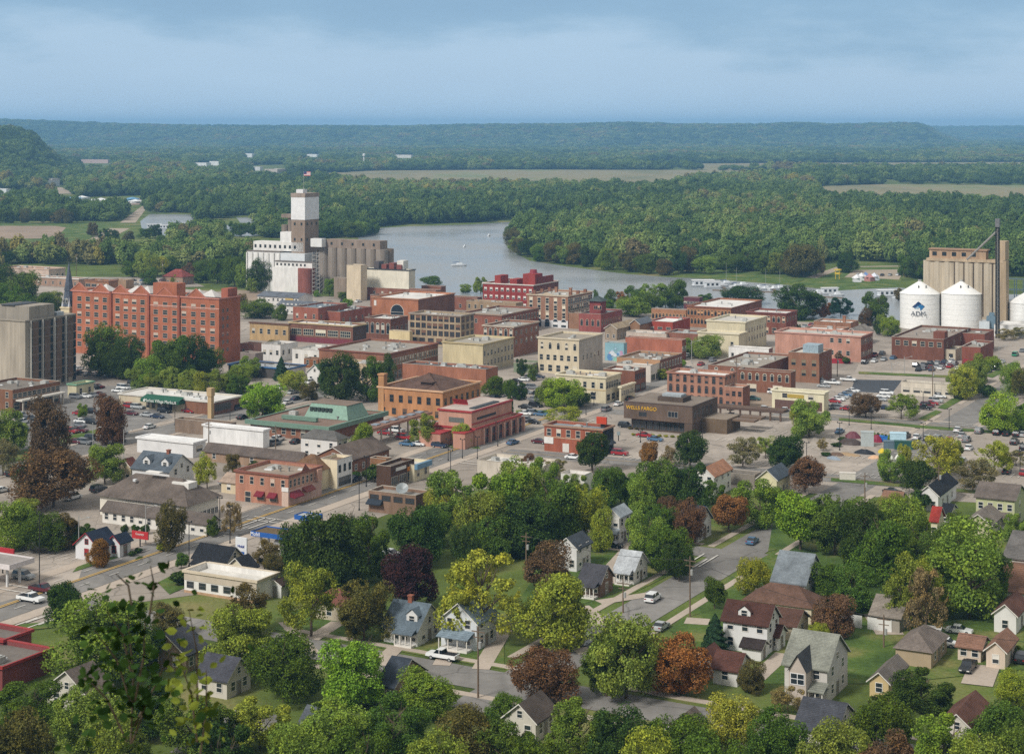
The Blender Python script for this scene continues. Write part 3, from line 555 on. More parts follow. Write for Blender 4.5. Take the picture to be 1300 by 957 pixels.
def pitched(name, label, xL, xC, xR, yT, h, ridge='B', rise=3.0, wall='#e6e2da', roof='#5f646b', mat='siding', over=.45, hip=False, Fw=(2, 1), Rw=(2, 1), door='R', cat='house', lm=None, group=None, yaw=YAW, chim=None, dormer=None, porch=None, trimc='#e8e4dc', Kw=None):
    """a house with a gabled or hipped roof; yT is the eave at the near corner"""
    o = base(name, label, cat, xL, xC, xR, yT, h, group, lm, yaw); w, d = o.w, o.d; b = MB(); b.box(-w, 0, 0, 0, d, h); rise = min(rise, .40 * (min(w, d) if hip else d if ridge == 'B' else w))
    rb = MB(); e = over; th = .18; zt = h + rise; hh = h - e * rise / ((d if ridge == 'B' else w) / 2) * .9
    if hip:
        q = min(w, d) / 2; r1, r2 = ((-w + q, d / 2), (-q, d / 2)) if w >= d else ((-w / 2, q), (-w / 2, d - q)); c = [(-w - e, -e), (e, -e), (e, d + e), (-w - e, d + e)]
        c = [(*p, h) for p in c]; r1 = (*r1, zt); r2 = (*r2, zt)
        if w >= d: rb.face([c[0], c[1], r2, r1]).face([c[1], c[2], r2]).face([c[2], c[3], r1, r2]).face([c[3], c[0], r1])
        else: rb.face([c[0], c[1], r1]).face([c[1], c[2], r2, r1]).face([c[2], c[3], r2]).face([c[3], c[0], r1, r2])
        rb.face([c[3], c[2], c[1], c[0]])
    elif ridge == 'B':
        for s0, s1 in ((-e, d / 2), (d + e, d / 2)): rb.face([(-w - e, s0, hh + .05), (e, s0, hh + .05), (e, s1, zt + th), (-w - e, s1, zt + th)]); rb.face([(-w - e, s0, hh - th), (e, s0, hh - th), (e, s1, zt), (-w - e, s1, zt)]); rb.face([(-w - e, s0, hh - th), (e, s0, hh - th), (e, s0, hh + .05), (-w - e, s0, hh + .05)])
        for x in (0, -w): b.face([(x, 0, h), (x, d, h), (x, d / 2, zt)])
        for x in (e, -w - e):
            tr = MB()
            for s0 in (-e, d + e): tr.face([(x, s0, hh - th), (x, s0, hh + .05), (x, d / 2, zt + th), (x, d / 2, zt)])
            part(o, 'eave_trim', tr, ('trim',), trimc)
    else:
        for s0, s1 in ((e, -w / 2), (-w - e, -w / 2)): rb.face([(s0, -e, hh + .05), (s0, d + e, hh + .05), (s1, d + e, zt + th), (s1, -e, zt + th)]); rb.face([(s0, -e, hh - th), (s0, d + e, hh - th), (s1, d + e, zt), (s1, -e, zt)]); rb.face([(s0, -e, hh - th), (s0, d + e, hh - th), (s0, d + e, hh + .05), (s0, -e, hh + .05)])
        for y in (0, d): b.face([(0, y, h), (-w, y, h), (-w / 2, y, zt)])
        for y in (-e, d + e):
            tr = MB()
            for s0 in (e, -w - e): tr.face([(s0, y, hh - th), (s0, y, hh + .05), (-w / 2, y, zt + th), (-w / 2, y, zt)])
            part(o, 'eave_trim', tr, ('trim',), trimc)
    part(o, 'wall', b, (mat,), wall); rf = part(o, 'roof', rb, ('shingle',), roof); o.roof = rf
    for spec, f in ((Fw, 'F'), (Rw, 'R')):
        if spec: windows(o, f, spec[0], spec[1], w=1.0, h=1.35, z0=.95, dz=2.75, color=trimc, **(Kw or {}))
    if ridge == 'B' and rise > 2 and not hip: add_win(o, 'R', d / 2, h + .1, .8, 1.0, 's', trimc)
    if ridge == 'A' and rise > 2 and not hip: add_win(o, 'F', w / 2, h + .1, .8, 1.0, 's', trimc)
    if door:
        m = WCACHE.get('door')
        if not m: b2 = MB(); b2.box(-.5, -.06, 0, .5, 0, 2.1, 0).box(-.6, -.09, 0, -.5, 0, 2.2, 1).box(.5, -.09, 0, .6, 0, 2.2, 1).box(-.6, -.09, 2.1, .6, 0, 2.22, 1).box(.35, -.1, 1, .42, -.061, 1.07, 1); m = WCACHE['door'] = b2.mesh('door', ('trim', 'galvanised'))
        add_win(o, door, (o.w if door == 'F' else o.d) * .5, 0.05, 1, 2.1, color='#8d8579', name='door', me=m)
    if chim: x, y, hc = chim; cb = MB().box(-.4, -.4, -1.5, .4, .4, hc).box(-.5, -.5, hc, .5, .5, hc + .2); cb.obj('chimney', ('brick',), rf, '#9c5747', (-w * x, d * y, zt - .6))
    if dormer:                                   # gabled dormer on the front slope
        for u in dormer:
            db = MB(); y0 = d * .12; z0 = h + rise * .2; z1 = h + rise * .62; y1 = d * .36; db.box(-1.1, 0, -1, 1.1, y1 - y0, z1 - z0); db.face([(-1.1, 0, z1 - z0), (1.1, 0, z1 - z0), (0, 0, z1 - z0 + .8)])
            dm = db.obj('dormer', (mat,), rf, wall, (-w * u, y0, z0)); r2 = MB()
            for s in (-1, 1): r2.face([(s * 1.4, -.2, z1 - z0 - .2), (0, -.2, z1 - z0 + .95), (0, y1 - y0 + 1, z1 - z0 + .95), (s * 1.4, y1 - y0 + 1, z1 - z0 - .2)])
            r2.obj('dormer_roof', ('shingle',), rf, roof, (-w * u, y0, z0)); link('dormer_window', win_mesh(1.0, 1.0, 's'), rf, (-w * u, y0, z0 + .1), 0, None, trimc)
    if porch:
        f, u0, u1, dp = porch; pb = MB(); pr = MB(); n = 3
        if f == 'F': x0, x1 = -w * u1, -w * u0; pr.face([(x0 - .3, -dp - .3, 2.5), (x1 + .3, -dp - .3, 2.5), (x1 + .3, 0, 3.3), (x0 - .3, 0, 3.3)]).box(x0 - .3, -dp - .3, 2.35, x1 + .3, -.01, 2.49); pb.box(x0, -dp, 0, x1, -.01, .45); [pb.box(x0 + (x1 - x0 - .15) * k / n, -dp, .45, x0 + (x1 - x0 - .15) * k / n + .15, -dp + .15, 2.35) for k in range(n + 1)]
        else: y0, y1 = d * u0, d * u1; pr.face([(dp + .3, y0 - .3, 2.5), (dp + .3, y1 + .3, 2.5), (0, y1 + .3, 3.3), (0, y0 - .3, 3.3)]).box(.01, y0 - .3, 2.35, dp + .3, y1 + .3, 2.49); pb.box(.01, y0, 0, dp, y1, .45); [pb.box(dp - .15, y0 + (y1 - y0 - .15) * k / n, .45, dp, y0 + (y1 - y0 - .15) * k / n + .15, 2.35) for k in range(n + 1)]
        pb.obj('porch', ('trim',), o.root, trimc); pr.obj('porch_roof', ('shingle',), o.root, roof)
    return o
BX = box_building
# ---- the long red apartment block
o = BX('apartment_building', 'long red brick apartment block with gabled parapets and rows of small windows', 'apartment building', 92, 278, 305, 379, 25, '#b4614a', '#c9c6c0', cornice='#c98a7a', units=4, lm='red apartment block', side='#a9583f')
w = o.w
for seg in ((.0, .46, 7, 6), (.47, .72, 4, 7), (.73, .99, 4, 7)):
    windows(o, 'F', seg[2], seg[3], 2.1, 1.7, 3.0 + (0 if seg[3] == 7 else 2.6), 3.0, seg[0] + .01, 1 - seg[1] + .01, 's', '#cdb9a8')
windows(o, 'R', 2, 6, 1.2, 1.3, 4.5, 3.0, .08, .5, 's', '#b98d7c')
for u in (.15, .36, .52, .66, .8, .95): MB().face([(-4.6, -.05, -.3), (4.6, -.05, -.3), (0, -.05, 3.0)]).face([(-4.6, .4, -.3), (4.6, .4, -.3), (0, .4, 3.0)]).obj('gable', ('brick',), o.root, '#b4614a', (-w * u, -.12, o.h + .12)); MB().face([(-4.8, -.2, -.3), (0, -.2, 3.2), (0, .5, 3.2), (-4.8, .5, -.3)]).face([(4.8, -.2, -.3), (0, -.2, 3.2), (0, .5, 3.2), (4.8, .5, -.3)]).face([(-4.8, -.2, -.3), (0, -.2, 3.2), (0, -.2, 2.85), (-4.5, -.2, -.5)]).face([(4.8, -.2, -.3), (0, -.2, 3.2), (0, -.2, 2.85), (4.5, -.2, -.5)]).obj('gable_coping', ('trim',), o.root, '#bd7a66', (-w * u, -.12, o.h + .12))
for u in (.26, .465, .725): rbox(o, 'pilaster', -w * u - .5, -.6, 0, -w * u + .5, -.01, o.h + .3, '#9d4d3f', 'brick')
rbox(o, 'stair_tower', -w * .46, 2, o.h - 1, -w * .30, o.d * .55, o.h + 4.5, '#b4614a', 'brick'); rbox(o, 'stair_tower', -3.5, o.d * .45, o.h - 1, -.4, o.d * .9, o.h + 3.2, '#a85546', 'brick')
rbox(o, 'stone_band', -w * .46, -.08, o.h - 4.2, .08, -.005, o.h - 3.8, '#d9a493')
for u, s in ((.84, 3.6), (.62, 4), (.55, 3.4), (.12, 3.8), (.2, 3)): MB().face([(-s, -s * .7, 0), (s, -s * .7, 0), (0, 0, 2.6)]).face([(s, -s * .7, 0), (s, s * .7, 0), (0, 0, 2.6)]).face([(s, s * .7, 0), (-s, s * .7, 0), (0, 0, 2.6)]).face([(-s, s * .7, 0), (-s, -s * .7, 0), (0, 0, 2.6)]).obj('skylight_roof', ('trim',), o.root, '#cfccc8', (-w * u, o.d * .5, o.zr + .6))
# ---- grey concrete tower at the left edge
o = BX('office_tower', 'grey concrete tower with brown panels, dark glass strips and pale fins', 'office tower', -14, 32, 95, 407, 24, '#b5ab9b', '#6e6c67', 'concrete', cornice='#a29a8d', units=4, lm='grey concrete tower')
Ld = o.d
for k in range(4):
    y0 = Ld * (.06 + .235 * k); rbox(o, 'brown_panel', .01, y0 + Ld * .085, 2, .12, y0 + Ld * .20, o.h - .9, '#7c6355', 'brick')
    rbox(o, 'fin', .01, y0 + Ld * .02, 0, .9, y0 + Ld * .035, o.h - .3, '#c9c5bc', 'concrete')
    for z in range(8): link('window', win_mesh(Ld * .06, 2.5, ''), o.root, (.02, y0 + Ld * .062, .7 + z * 2.9), math.pi / 2, None, '#5d5a57'); link('window', win_mesh(Ld * .06, 2.5, ''), o.root, (.02, y0 + Ld * .222, .7 + z * 2.9), math.pi / 2, None, '#5d5a57')
for z in range(8): rbox(o, 'floor_band', .13, Ld * .05, 3.1 + z * 2.9, .17, Ld * .99, 3.2 + z * 2.9, '#a69a8c')
windows(o, 'F', 1, 8, 1.6, 2.3, .7, 2.9, .80, .08, '', '#5d5a57')
rbox(o, 'penthouse', -o.w, o.d * .12, o.zr, -1, o.d * .62, o.h + 4.4, '#a49c90', 'concrete'); rbox(o, 'penthouse_roof', -o.w + 3, o.d * .10, o.h + 4.45, -o.w * .45, o.d * .60, o.h + 4.7, '#3f444b'); rbox(o, 'air_conditioner', -2.6, o.d * .66, o.zr, -.6, o.d * .8, o.zr + 2, '#b7bec2', 'metal')
# ---- church
o = base('church', 'church with cream stone tower and slender slate spire behind the grey tower', 'church', 50, 88, 98, 404, 13, None, 'church')
cb = MB().box(-4.6, 0, 0, 0, 4.6, 17.5).box(-4.9, -.3, 16.8, .3, 4.9, 17.3); cb.obj('tower', ('stucco',), o.root, '#dcc99c'); MB().cyl(-2.3, 2.3, 17.5, 24, 2.5, 1.7, 8).cyl(-2.3, 2.3, 24, 35.5, 1.9, .08, 8).obj('spire', ('shingle',), o.root, '#5f6672')
for x in (-4, -.6):
    for y in (.6, 4): MB().cyl(x, y, 17.5, 21.5, .6, .02, 6).obj('pinnacle', ('trim',), o.root, '#c8ccd2')
for s in (-.9, .9): add_win(o, 'F', 2.3 + s, 19, .7, 1.4, 'a', '#e3e0d6')
MB().box(-22, 4.7, 0, -5, 16, 9).obj('nave', ('stucco',), o.root, '#cdbb93'); MB().face([(-22.5, 4, 8.8), (-4, 4, 8.8), (-4, 10.4, 14), (-22.5, 10.4, 14)]).face([(-22.5, 16.8, 8.8), (-4, 16.8, 8.8), (-4, 10.4, 14), (-22.5, 10.4, 14)]).obj('roof', ('shingle',), o.root, '#4e5560')
# ---- low blocks on the left
o = BX('medical_office', 'low brown brick office with long white canopy below the grey tower', 'office', -40, 16, 76, 495, 7, '#8b5c48', '#857e76', units=6, Rw=[(10, 1, dict(z0=4.2, dz=3, w=2, h=1.4)), (6, 1, dict(z0=.6, w=2.4, h=2.2))], Fw=(4, 2), lm='brown brick office'); rbox(o, 'canopy', .05, o.d * .05, 3.3, 3.0, o.d * .98, 3.8, '#d8d2c8')
for k in range(5): rbox(o, 'canopy_post', 2.4, o.d * (.08 + .21 * k), 0, 2.8, o.d * (.08 + .21 * k) + .5, 3.3, '#bfb6a8', 'concrete')
BX('bank_kiosk', 'small cream bank kiosk with pale green roof by the car park', 'kiosk', 86, 97, 119, 488, 4.5, '#d9cda2', '#8fae93', 'stucco', cornice='#7fa98c', units=1, Rw=(2, 1), lm='cream bank kiosk')
o = BX('market_building', 'low cream and brick market with white roof and dark green sign canopy', 'shop', 151, 272, 307, 510, 4.3, '#c9b998', '#dfdcd6', 'stucco', par=.25, cornice='#dcd9d2', units=9, side='#8a5a48', lm='village market')
rbox(o, 'brick_wall', -o.w * .30, -.06, 0, .02, -.01, 3.7, '#8a5a48', 'brick'); add_win(o, 'R', o.d * .3, 1.2, 8, 2, 'm', '#6f6a63'); windows(o, 'F', 5, 1, 1.1, 1.6, .6, 3, .42, .28, 's', '#776f62')
c = MB(); u0, u1 = -o.w * .70, -o.w * .30; c.box(u0, -3.2, 2.9, u1, -.05, 3.9).face([(u0, -3.2, 3.9), (u1, -3.2, 3.9), (u1, -.05, 4.9), (u0, -.05, 4.9)]); cp = c.obj('sign_canopy', ('trim',), o.root, '#1f5a45')
text(o, 'Market Village Market', 'F', o.w * .5, 3.45, 1.35, '#e8ece6', 3.26, None)
for u in (.66, .335): MB().cyl(0, 0, 0, .05, .4, .4, 10).obj('emblem', ('trim',), o.root, '#e8ece6', (-o.w * u, -3.22, 3.4)).rotation_euler = (math.pi / 2, 0, 0)
MB().box(-.7, -.7, 0, .7, .7, 7).box(-.9, -.9, 7, .9, .9, 9.5).obj('sign_tower', ('stucco',), o.root, '#c9a468', (2.5, -5, 0))
BX('pale_office', 'peach and grey low office with wide flat roof near the top left field', 'office', 3, 62, 83, 342, 6, '#d3b7a2', '#a4836c', 'stucco', cornice='#e2c6b0', Fw=(8, 1, dict(w=3, h=1.4, style='m')), Rw=(3, 1), units=5, lm='peach office')
BX('warehouse', 'long low shed with white roof behind the church spire', 'warehouse', 26, 100, 112, 354, 5, '#a98673', '#e6e4e0', cornice='#e3e0da', Fw=(8, 1), lm='white-roofed shed')
BX('brick_store', 'small orange-brick store with glazed front left of the red apartment block', 'shop', 108, 138, 150, 357, 7, '#a06b50', '#8d857a', Fw=(4, 1, dict(w=4, h=1.6, style='m', z0=3.5)), Rw=(2, 1), cornice='#9a6f56', lm='glazed brick store'); BX('brick_store', 'plain tan store beside the glazed brick store', 'shop', 140, 160, 170, 356, 5, '#a88468', '#b0a698', lm='tan store')
pitched('pavilion', 'pavilion with broad dark red hipped roof among trees', 207, 232, 246, 352, 4.5, 'B', 4.5, '#a58a74', '#8c4a42', hip=True, cat='pavilion', lm='red-roofed pavilion')
for k, (a, b_, c_, y_, h_, wl, rf) in enumerate([(0, 55, 76, 230, 9, '#dfe2e4', '#e9ecee'), (-30, 8, 14, 240, 8, '#dfe2e4', '#e9ecee'), (50, 66, 76, 227, 12, '#b8b0a4', '#cfcbc4'), (103, 137, 142, 203, 9, '#c4a59e', '#b07a76'), (245, 262, 268, 207, 10, '#e6e8e8', '#f0f1f1'), (266, 278, 282, 205, 10, '#e6e8e8', '#f0f1f1'), (316, 330, 334, 212, 8, '#d6d8d8', '#e6e8e8'), (336, 352, 364, 215, 8, '#c7b8ae', '#e6e8e8'), (311, 320, 323, 195, 12, '#e6e8e8', '#f4f4f4'), (388, 402, 405, 196, 10, '#e6e8e8', '#f4f4f4'), (500, 522, 526, 197, 9, '#dcd7cf', '#eeeeee'), (183, 192, 196, 176, 18, '#e6e8e8', '#f4f4f4')]):
    BX('distant_building', ['long white industrial shed on the wooded hillside', 'low white shed at the left edge below the hillside shed', 'tall grey-brown shed next to the hillside shed', 'pinkish long-roofed school deep in the woods', 'small white-walled building in the far woods', 'tiny white building right of another in the far woods', 'white shed by the far gravel clearing', 'low tan-walled shed by the far gravel clearing', 'small white roof high in the far woods', 'white box on the far valley floor', 'pale roof right of the far water tower', 'white-domed farm roof below the far ridge'][k], 'building', a, b_, c_, y_, h_, wl, rf, 'stucco', units=0, Fw=(4, 1, dict(w=3, h=1.2, z0=3)) if k < 5 else None)
o = base('water_tower', 'slim white water tower rising from the far woods', 'water tower', 459, 462, 463, 196, 30); MB().cyl(0, 0, 0, 24, 1.3, 1.2, 10).cyl(0, 0, 24, 26, 1.2, 3, 10).cyl(0, 0, 26, 30, 3, 3, 10).cyl(0, 0, 30, 31.5, 3, 1, 10).obj('tank', ('trim',), o.root, '#eeeeee')
# ---- brick rows left of centre
BX('brick_row', 'yellowish brick two-storey block at the left end of the long shopfront row', 'building', 317, 366, 368, 412, 7.5, '#bf9c73', '#a9a39a', cornice='#6e5040', Fw=(5, 1, dict(z0=3, w=1.4, h=2)), lm='yellow brick block')
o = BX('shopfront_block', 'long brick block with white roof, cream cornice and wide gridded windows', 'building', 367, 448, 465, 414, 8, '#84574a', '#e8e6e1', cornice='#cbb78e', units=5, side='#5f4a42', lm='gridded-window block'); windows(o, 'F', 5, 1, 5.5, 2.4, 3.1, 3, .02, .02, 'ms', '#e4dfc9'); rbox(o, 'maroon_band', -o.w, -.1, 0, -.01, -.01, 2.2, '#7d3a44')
BX('brick_hall', 'dark brick hall with tall pale arched windows and white roof', 'building', 463, 496, 518, 405, 9, '#7d4c40', '#dddad4', Fw=(5, 1, dict(w=1.5, h=3.6, z0=2.6, style='a')), Rw=(4, 1, dict(w=1.2, h=3, z0=2.6)), lm='arched-window hall')
BX('brick_warehouse', 'red brick warehouse with blue-grey roof behind the gridded-window block', 'warehouse', 372, 404, 441, 391, 8, '#a0574a', '#7b8790', Fw=(3, 1, dict(z0=3, h=2)), Rw=(5, 1, dict(z0=3)), units=3, lm='blue-roofed brick warehouse')
BX('brick_warehouse', 'lower red brick warehouse with dark roof and rooftop units', 'warehouse', 411, 432, 472, 396, 6, '#9c5246', '#66707a', units=6, Rw=(5, 1), lm='lower brick warehouse')
o = BX('brick_garage', 'tan-red brick building with white roof and large arched doorway', 'building', 472, 531, 577, 380, 10, '#b26a4e', '#e6e3dd', side='#85584a', units=3, cornice='#b5876a', lm='arched doorway building'); add_win(o, 'F', o.w * .45, .2, 7, 3.2, 'a', '#e4ded2', 'arched_door'); rbox(o, 'wall_emblem', -o.w * .95, -.08, 6, -o.w * .9, -.02, 8.5, '#e7e2da')
for k, (a, b_, c_, y_, dd) in enumerate([(327, 379, 397, 378, 'upper'), (352, 400, 412, 389, 'lower')]):
    pitched('motel_block', f'{dd} white motel block with grey shingled roof and dark panels', a, b_, c_, y_, 6 if k == 0 else 4.5, 'B', 1.6, '#dedad4', '#6d727a', 'stucco', Fw=(9, 2), Rw=(1, 1), cat='motel', lm=dd + ' motel block')
o = BX('brick_house', 'yellow-panelled house between the two motel blocks', 'house', 362, 372, 378, 379, 5.5, '#cba53a', '#77706a', 'stucco', Fw=(2, 1), units=0)
BX('stucco_house', 'white two-storey flat-roofed house in front of the yellow brick block', 'house', 332, 356, 378, 438, 6.5, '#e3e0db', '#b9b3ab', 'stucco', Fw=(3, 1, dict(z0=2.6)), Rw=(3, 1, dict(z0=2.6)), units=2, lm='white flat-roofed house')
BX('stucco_store', 'white store with green rear wall and wooden deck', 'shop', 371, 418, 446, 446, 6, '#e2dfd8', '#cfccc5', 'stucco', side='#5f7350', Fw=(4, 1, dict(z0=2.5)), Rw=(3, 1), units=4, lm='white and green store')
BX('annex', 'brown wooden deck building below the white and green store', 'annex', 386, 404, 412, 456, 3.5, '#8c5a36', '#5c5048', 'siding', Fw=(2, 1), units=0)
BX('pink_store', 'small pink-walled store with white roof right of the red apartment block', 'shop', 305, 322, 333, 437, 5, '#b77f74', '#dedbd5', Fw=(2, 1)); BX('pale_store', 'low store with white roof below the pink-walled store', 'shop', 305, 324, 334, 449, 4, '#8a7b74', '#e6e4e0', 'stucco', units=1)
BX('office_row', 'long brick row with grey roof and many narrow windows on its street side', 'building', 405, 494, 556, 449, 9.5, '#97604d', '#a39c92', cornice='#8a5648', units=9, Rw=[(20, 1, dict(z0=5.2, w=.9, h=2.0, style='l')), (12, 1, dict(z0=.5, w=1.8, h=2.4))], Fw=None, lm='long grey-roofed row')
BX('tan_block', 'tan-walled block with pinkish roof on the near side of the long brick row', 'building', 407, 478, 494, 463, 7, '#c4a67c', '#a98672', 'stucco', units=2, Fw=(2, 1)); BX('yellow_store', 'small pale yellow store beside the office block', 'shop', 494, 520, 524, 421, 6, '#dcc489', '#c8bda9', 'stucco', Fw=(6, 1, dict(h=1.2)), units=1)
o = BX('garage', 'low white garage with blue roof edge and white side wall', 'garage', 290, 365, 388, 468, 4, '#55504c', '#a9acae', 'stucco', side='#dad9d6', cornice='#3f6ea0', units=4, lm='blue-edged garage')
pitched('cottage', 'white gabled cottage with green side roof beside two dark trees', 390, 409, 426, 473, 4, 'A', 4, '#e6e4e0', '#4e6f5c', Fw=(2, 1), door=None, lm='white gabled cottage')
# ---- centre
BX('office_block', 'tan four-storey office block with rows of dark paired windows', 'office block', 520, 585, 602, 401, 13, '#b09a80', '#a9a297', cornice='#a3968a', Fw=[(9, 3, dict(w=1.9, h=2, z0=4.2, dz=3, style='m')), (6, 1, dict(w=2.6, h=2.2, z0=.8))], Rw=(3, 3, dict(w=1.9, h=2, z0=4.2, dz=3, style='m')), wc='#7c5c4a', units=3, lm='tan office block')
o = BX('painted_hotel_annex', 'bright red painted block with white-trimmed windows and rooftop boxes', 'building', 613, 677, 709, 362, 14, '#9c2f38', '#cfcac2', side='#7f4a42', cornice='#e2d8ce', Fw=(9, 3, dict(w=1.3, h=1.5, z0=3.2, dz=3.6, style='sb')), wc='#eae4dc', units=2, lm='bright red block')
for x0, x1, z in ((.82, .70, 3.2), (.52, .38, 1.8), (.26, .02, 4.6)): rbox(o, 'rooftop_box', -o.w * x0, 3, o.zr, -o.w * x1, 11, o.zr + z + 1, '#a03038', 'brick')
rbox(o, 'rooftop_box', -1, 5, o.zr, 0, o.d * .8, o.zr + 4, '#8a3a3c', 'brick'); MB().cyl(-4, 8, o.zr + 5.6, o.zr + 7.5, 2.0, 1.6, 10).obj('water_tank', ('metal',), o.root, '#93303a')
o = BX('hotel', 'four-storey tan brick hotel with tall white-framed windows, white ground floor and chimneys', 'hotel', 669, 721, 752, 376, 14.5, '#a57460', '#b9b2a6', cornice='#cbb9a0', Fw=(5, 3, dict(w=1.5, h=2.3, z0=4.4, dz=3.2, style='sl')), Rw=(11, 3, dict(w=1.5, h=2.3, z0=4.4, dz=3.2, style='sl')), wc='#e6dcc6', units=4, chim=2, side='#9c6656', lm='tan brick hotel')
rbox(o, 'white_ground_floor', -o.w, -.12, 0, -.01, -.02, 3.3, '#e4e4e4'); windows(o, 'F', 5, 1, 2.4, 2.2, .4, 3, 0, 0, 'a', '#e8e8e8')
for k in range(5): [setattr(q, 'location', q.location + Vector((0, -.12, 0))) for q in o.root.children[-5 + k:-5 + k + 1 or None]]
for k in range(6): MB().box(-.7, -.5, 0, .7, .5, 1.8).obj('chimney', ('brick',), o.root, '#8a5a4a', (-1.2 if k < 3 else -o.w + 1.2, o.d * (.2 + .3 * (k % 3)), o.zr + .3))
MB().face([(-3, -.4, 0), (3, -.4, 0), (0, -.4, 1.3)]).obj('pediment', ('trim',), o.root, '#cbb9a0', (-o.w / 2, 0, o.h + .1))
BX('brick_block', 'weathered red brick block with flat grey roof before the bright red block', 'building', 585, 637, 684, 400, 9.5, '#935448', '#a39d94', cornice='#a58a76', Rw=[(13, 1, dict(z0=5.6, h=2, style='l')), (9, 1, dict(z0=.8, w=1.8, h=2.2))], Fw=(4, 1, dict(z0=5.6)), units=5, lm='weathered brick block')
BX('brick_block', 'low tan brick block behind the weathered red block', 'building', 592, 655, 664, 385, 7, '#a78a70', '#b6aea2', Fw=(8, 1, dict(z0=3.6)), units=2)
for a, b_, c_, y_, l_ in ((470, 556, 566, 379, 'long low brick shed behind the arched doorway building'), (563, 606, 612, 378, 'plain orange-brown brick shed near the river'), (450, 553, 560, 369, 'long low dark brick shed under the cream mill buildings'), (535, 560, 566, 364, 'small reddish shed right of the cream mill')):
    BX('brick_shed', l_, 'warehouse', a, b_, c_, y_, 6.5, '#8f5648', '#a8a59f' if a != 563 else '#7d7a75', Fw=(10, 1, dict(z0=3)) if a < 500 else (3, 1), units=4, lm='river-side brick shed')
BX('stone_block', 'pale yellow stone block with plain front wall and windowed side', 'building', 562, 613, 652, 437, 10.5, '#d3c08e', '#b0a99c', 'stucco', Rw=[(9, 2, dict(w=1.1, h=1.8, z0=2.4, dz=3.6))], side='#c2b494', units=2, cornice='#bfae84', lm='pale yellow stone block')  # side wall is greyer: shade of the face turned from the sun, in its colour
BX('brick_block', 'tall red brick block with pale windows between the two stone buildings', 'building', 613, 652, 684, 415, 12, '#95604f', '#a9a49b', Fw=(6, 2, dict(w=1.2, h=2.2, z0=4.6, dz=3.5, style='a')), Rw=(5, 2, dict(z0=5, dz=3.5)), cornice='#c2b3a2', units=3, lm='tall red brick block')
BX('low_store', 'small grey shed with green creeper beside the cream stone building', 'shed', 652, 676, 690, 462, 3.5, '#7d8a6a', '#9a968c', 'stucco', units=0)
BX('stone_hall', 'tall cream stone building with arched windows on front and blank-looking side', 'building', 683, 735, 765, 431, 13, '#d6c4a0', '#a59c8e', 'stucco', side='#bfb5a6', Fw=[(5, 1, dict(w=1.1, h=1.7, z0=8.9, style='a')), (6, 1, dict(w=1.3, h=1.9, z0=4.9, style='s')), (5, 1, dict(w=1.6, h=2.3, z0=.8))], Rw=(5, 1, dict(w=1.0, h=1.8, z0=5.2, m0=.1, m1=.1)), cornice='#d8ccb4', wc='#d8cfbc', units=2, lm='tall cream stone building')  # side colour is darkened to paint in the shade on that face
o = BX('corner_office', 'cream two-storey corner building with paired windows and ornamental cornice', 'office', 706, 769, 788, 479, 8.6, '#dccda6', '#b7a791', 'stucco', cornice='#e6dcc0', Fw=[(6, 1, dict(w=1.1, h=1.8, z0=4.9)), (2, 1, dict(w=1.8, h=2.2, z0=1.2))], Rw=[(6, 1, dict(w=1.5, h=2, z0=4.8, style='m')), (3, 1, dict(w=2.4, h=2, z0=.8))], units=4, lm='cream corner building'); rbox(o, 'stone_band', -o.w - .06, -.08, 4.1, .1, -.005, 4.4, '#c9b184')
BX('annex', 'low cream annex attached behind the cream corner building', 'annex', 786, 788.5, 806, 491, 5, '#dccda6', '#bdb09c', 'stucco', cornice='#e6dcc0', Rw=(7, 1, dict(w=.9, h=1.4, z0=2)))
BX('brick_store', 'dark brick store with white roof and black shopfront across the street corner', 'shop', 766, 806, 820, 471, 7.5, '#865041', '#dcd9d3', Rw=[(5, 1, dict(z0=4.5))], store='R', units=4, wc='#4c3a34', lm='black shopfront store')
BX('brick_store', 'low white-fronted store with white roof up the street from the black shopfront', 'shop', 783, 826, 838, 464, 6, '#d9cdbf', '#e8e6e1', 'stucco', store='R', units=3)
BX('brick_row', 'low orange brick row with dark vents along its roof', 'building', 783, 838, 866, 457, 7, '#b58565', '#8f7f72', side='#8a5648', Rw=(8, 1, dict(z0=3.8, style='l')), units=6, lm='low orange brick row'); BX('brick_row', 'plain red brick wall building behind the low orange row', 'building', 794, 866, 871, 432, 8, '#b0604f', '#a29a90', side='#8a4c40', Rw=(4, 1, dict(z0=3.8)), units=2, lm='plain red wall building')
BX('garage', 'white-roofed garage behind the plain red wall building', 'garage', 795, 846, 856, 424, 5, '#c7b3a2', '#ecebe8', 'stucco', units=3, Fw=(3, 1)); BX('garage', 'garage with weathered grey roof and dark openings in its brick front', 'garage', 845, 886, 900, 424, 5.5, '#8d574a', '#a3a7a8', Fw=(3, 1, dict(w=3.6, h=2, z0=.6)), units=2)
BX('red_store', 'small bright red walled store with white roof', 'shop', 822, 854, 876, 409, 6, '#a5322e', '#ecebe7', Fw=(3, 1, dict(z0=2.6, h=1.0, w=2)), units=1, lm='bright red store')
o = BX('painted_store', 'store wall painted with a sky-blue and pink mural', 'shop', 768, 792, 796, 436, 7, '#7db6c4', '#9fb0b8', 'stucco', units=0); 
for k in range(14):
    u = random.uniform(.05, .8); z = random.uniform(.6, 5); s = random.uniform(.5, 1.4); MB().face([(s * math.cos(a * 1.05), 0, s * .8 * math.sin(a * 1.05)) for a in range(6)]).obj('mural_shape', ('trim',), o.root, random.choice(['#a9c6dd', '#c39cb8', '#5f8fc0', '#8fc6ae', '#d7dfe6']), (-o.w * u, -.03 - k * .004, z))
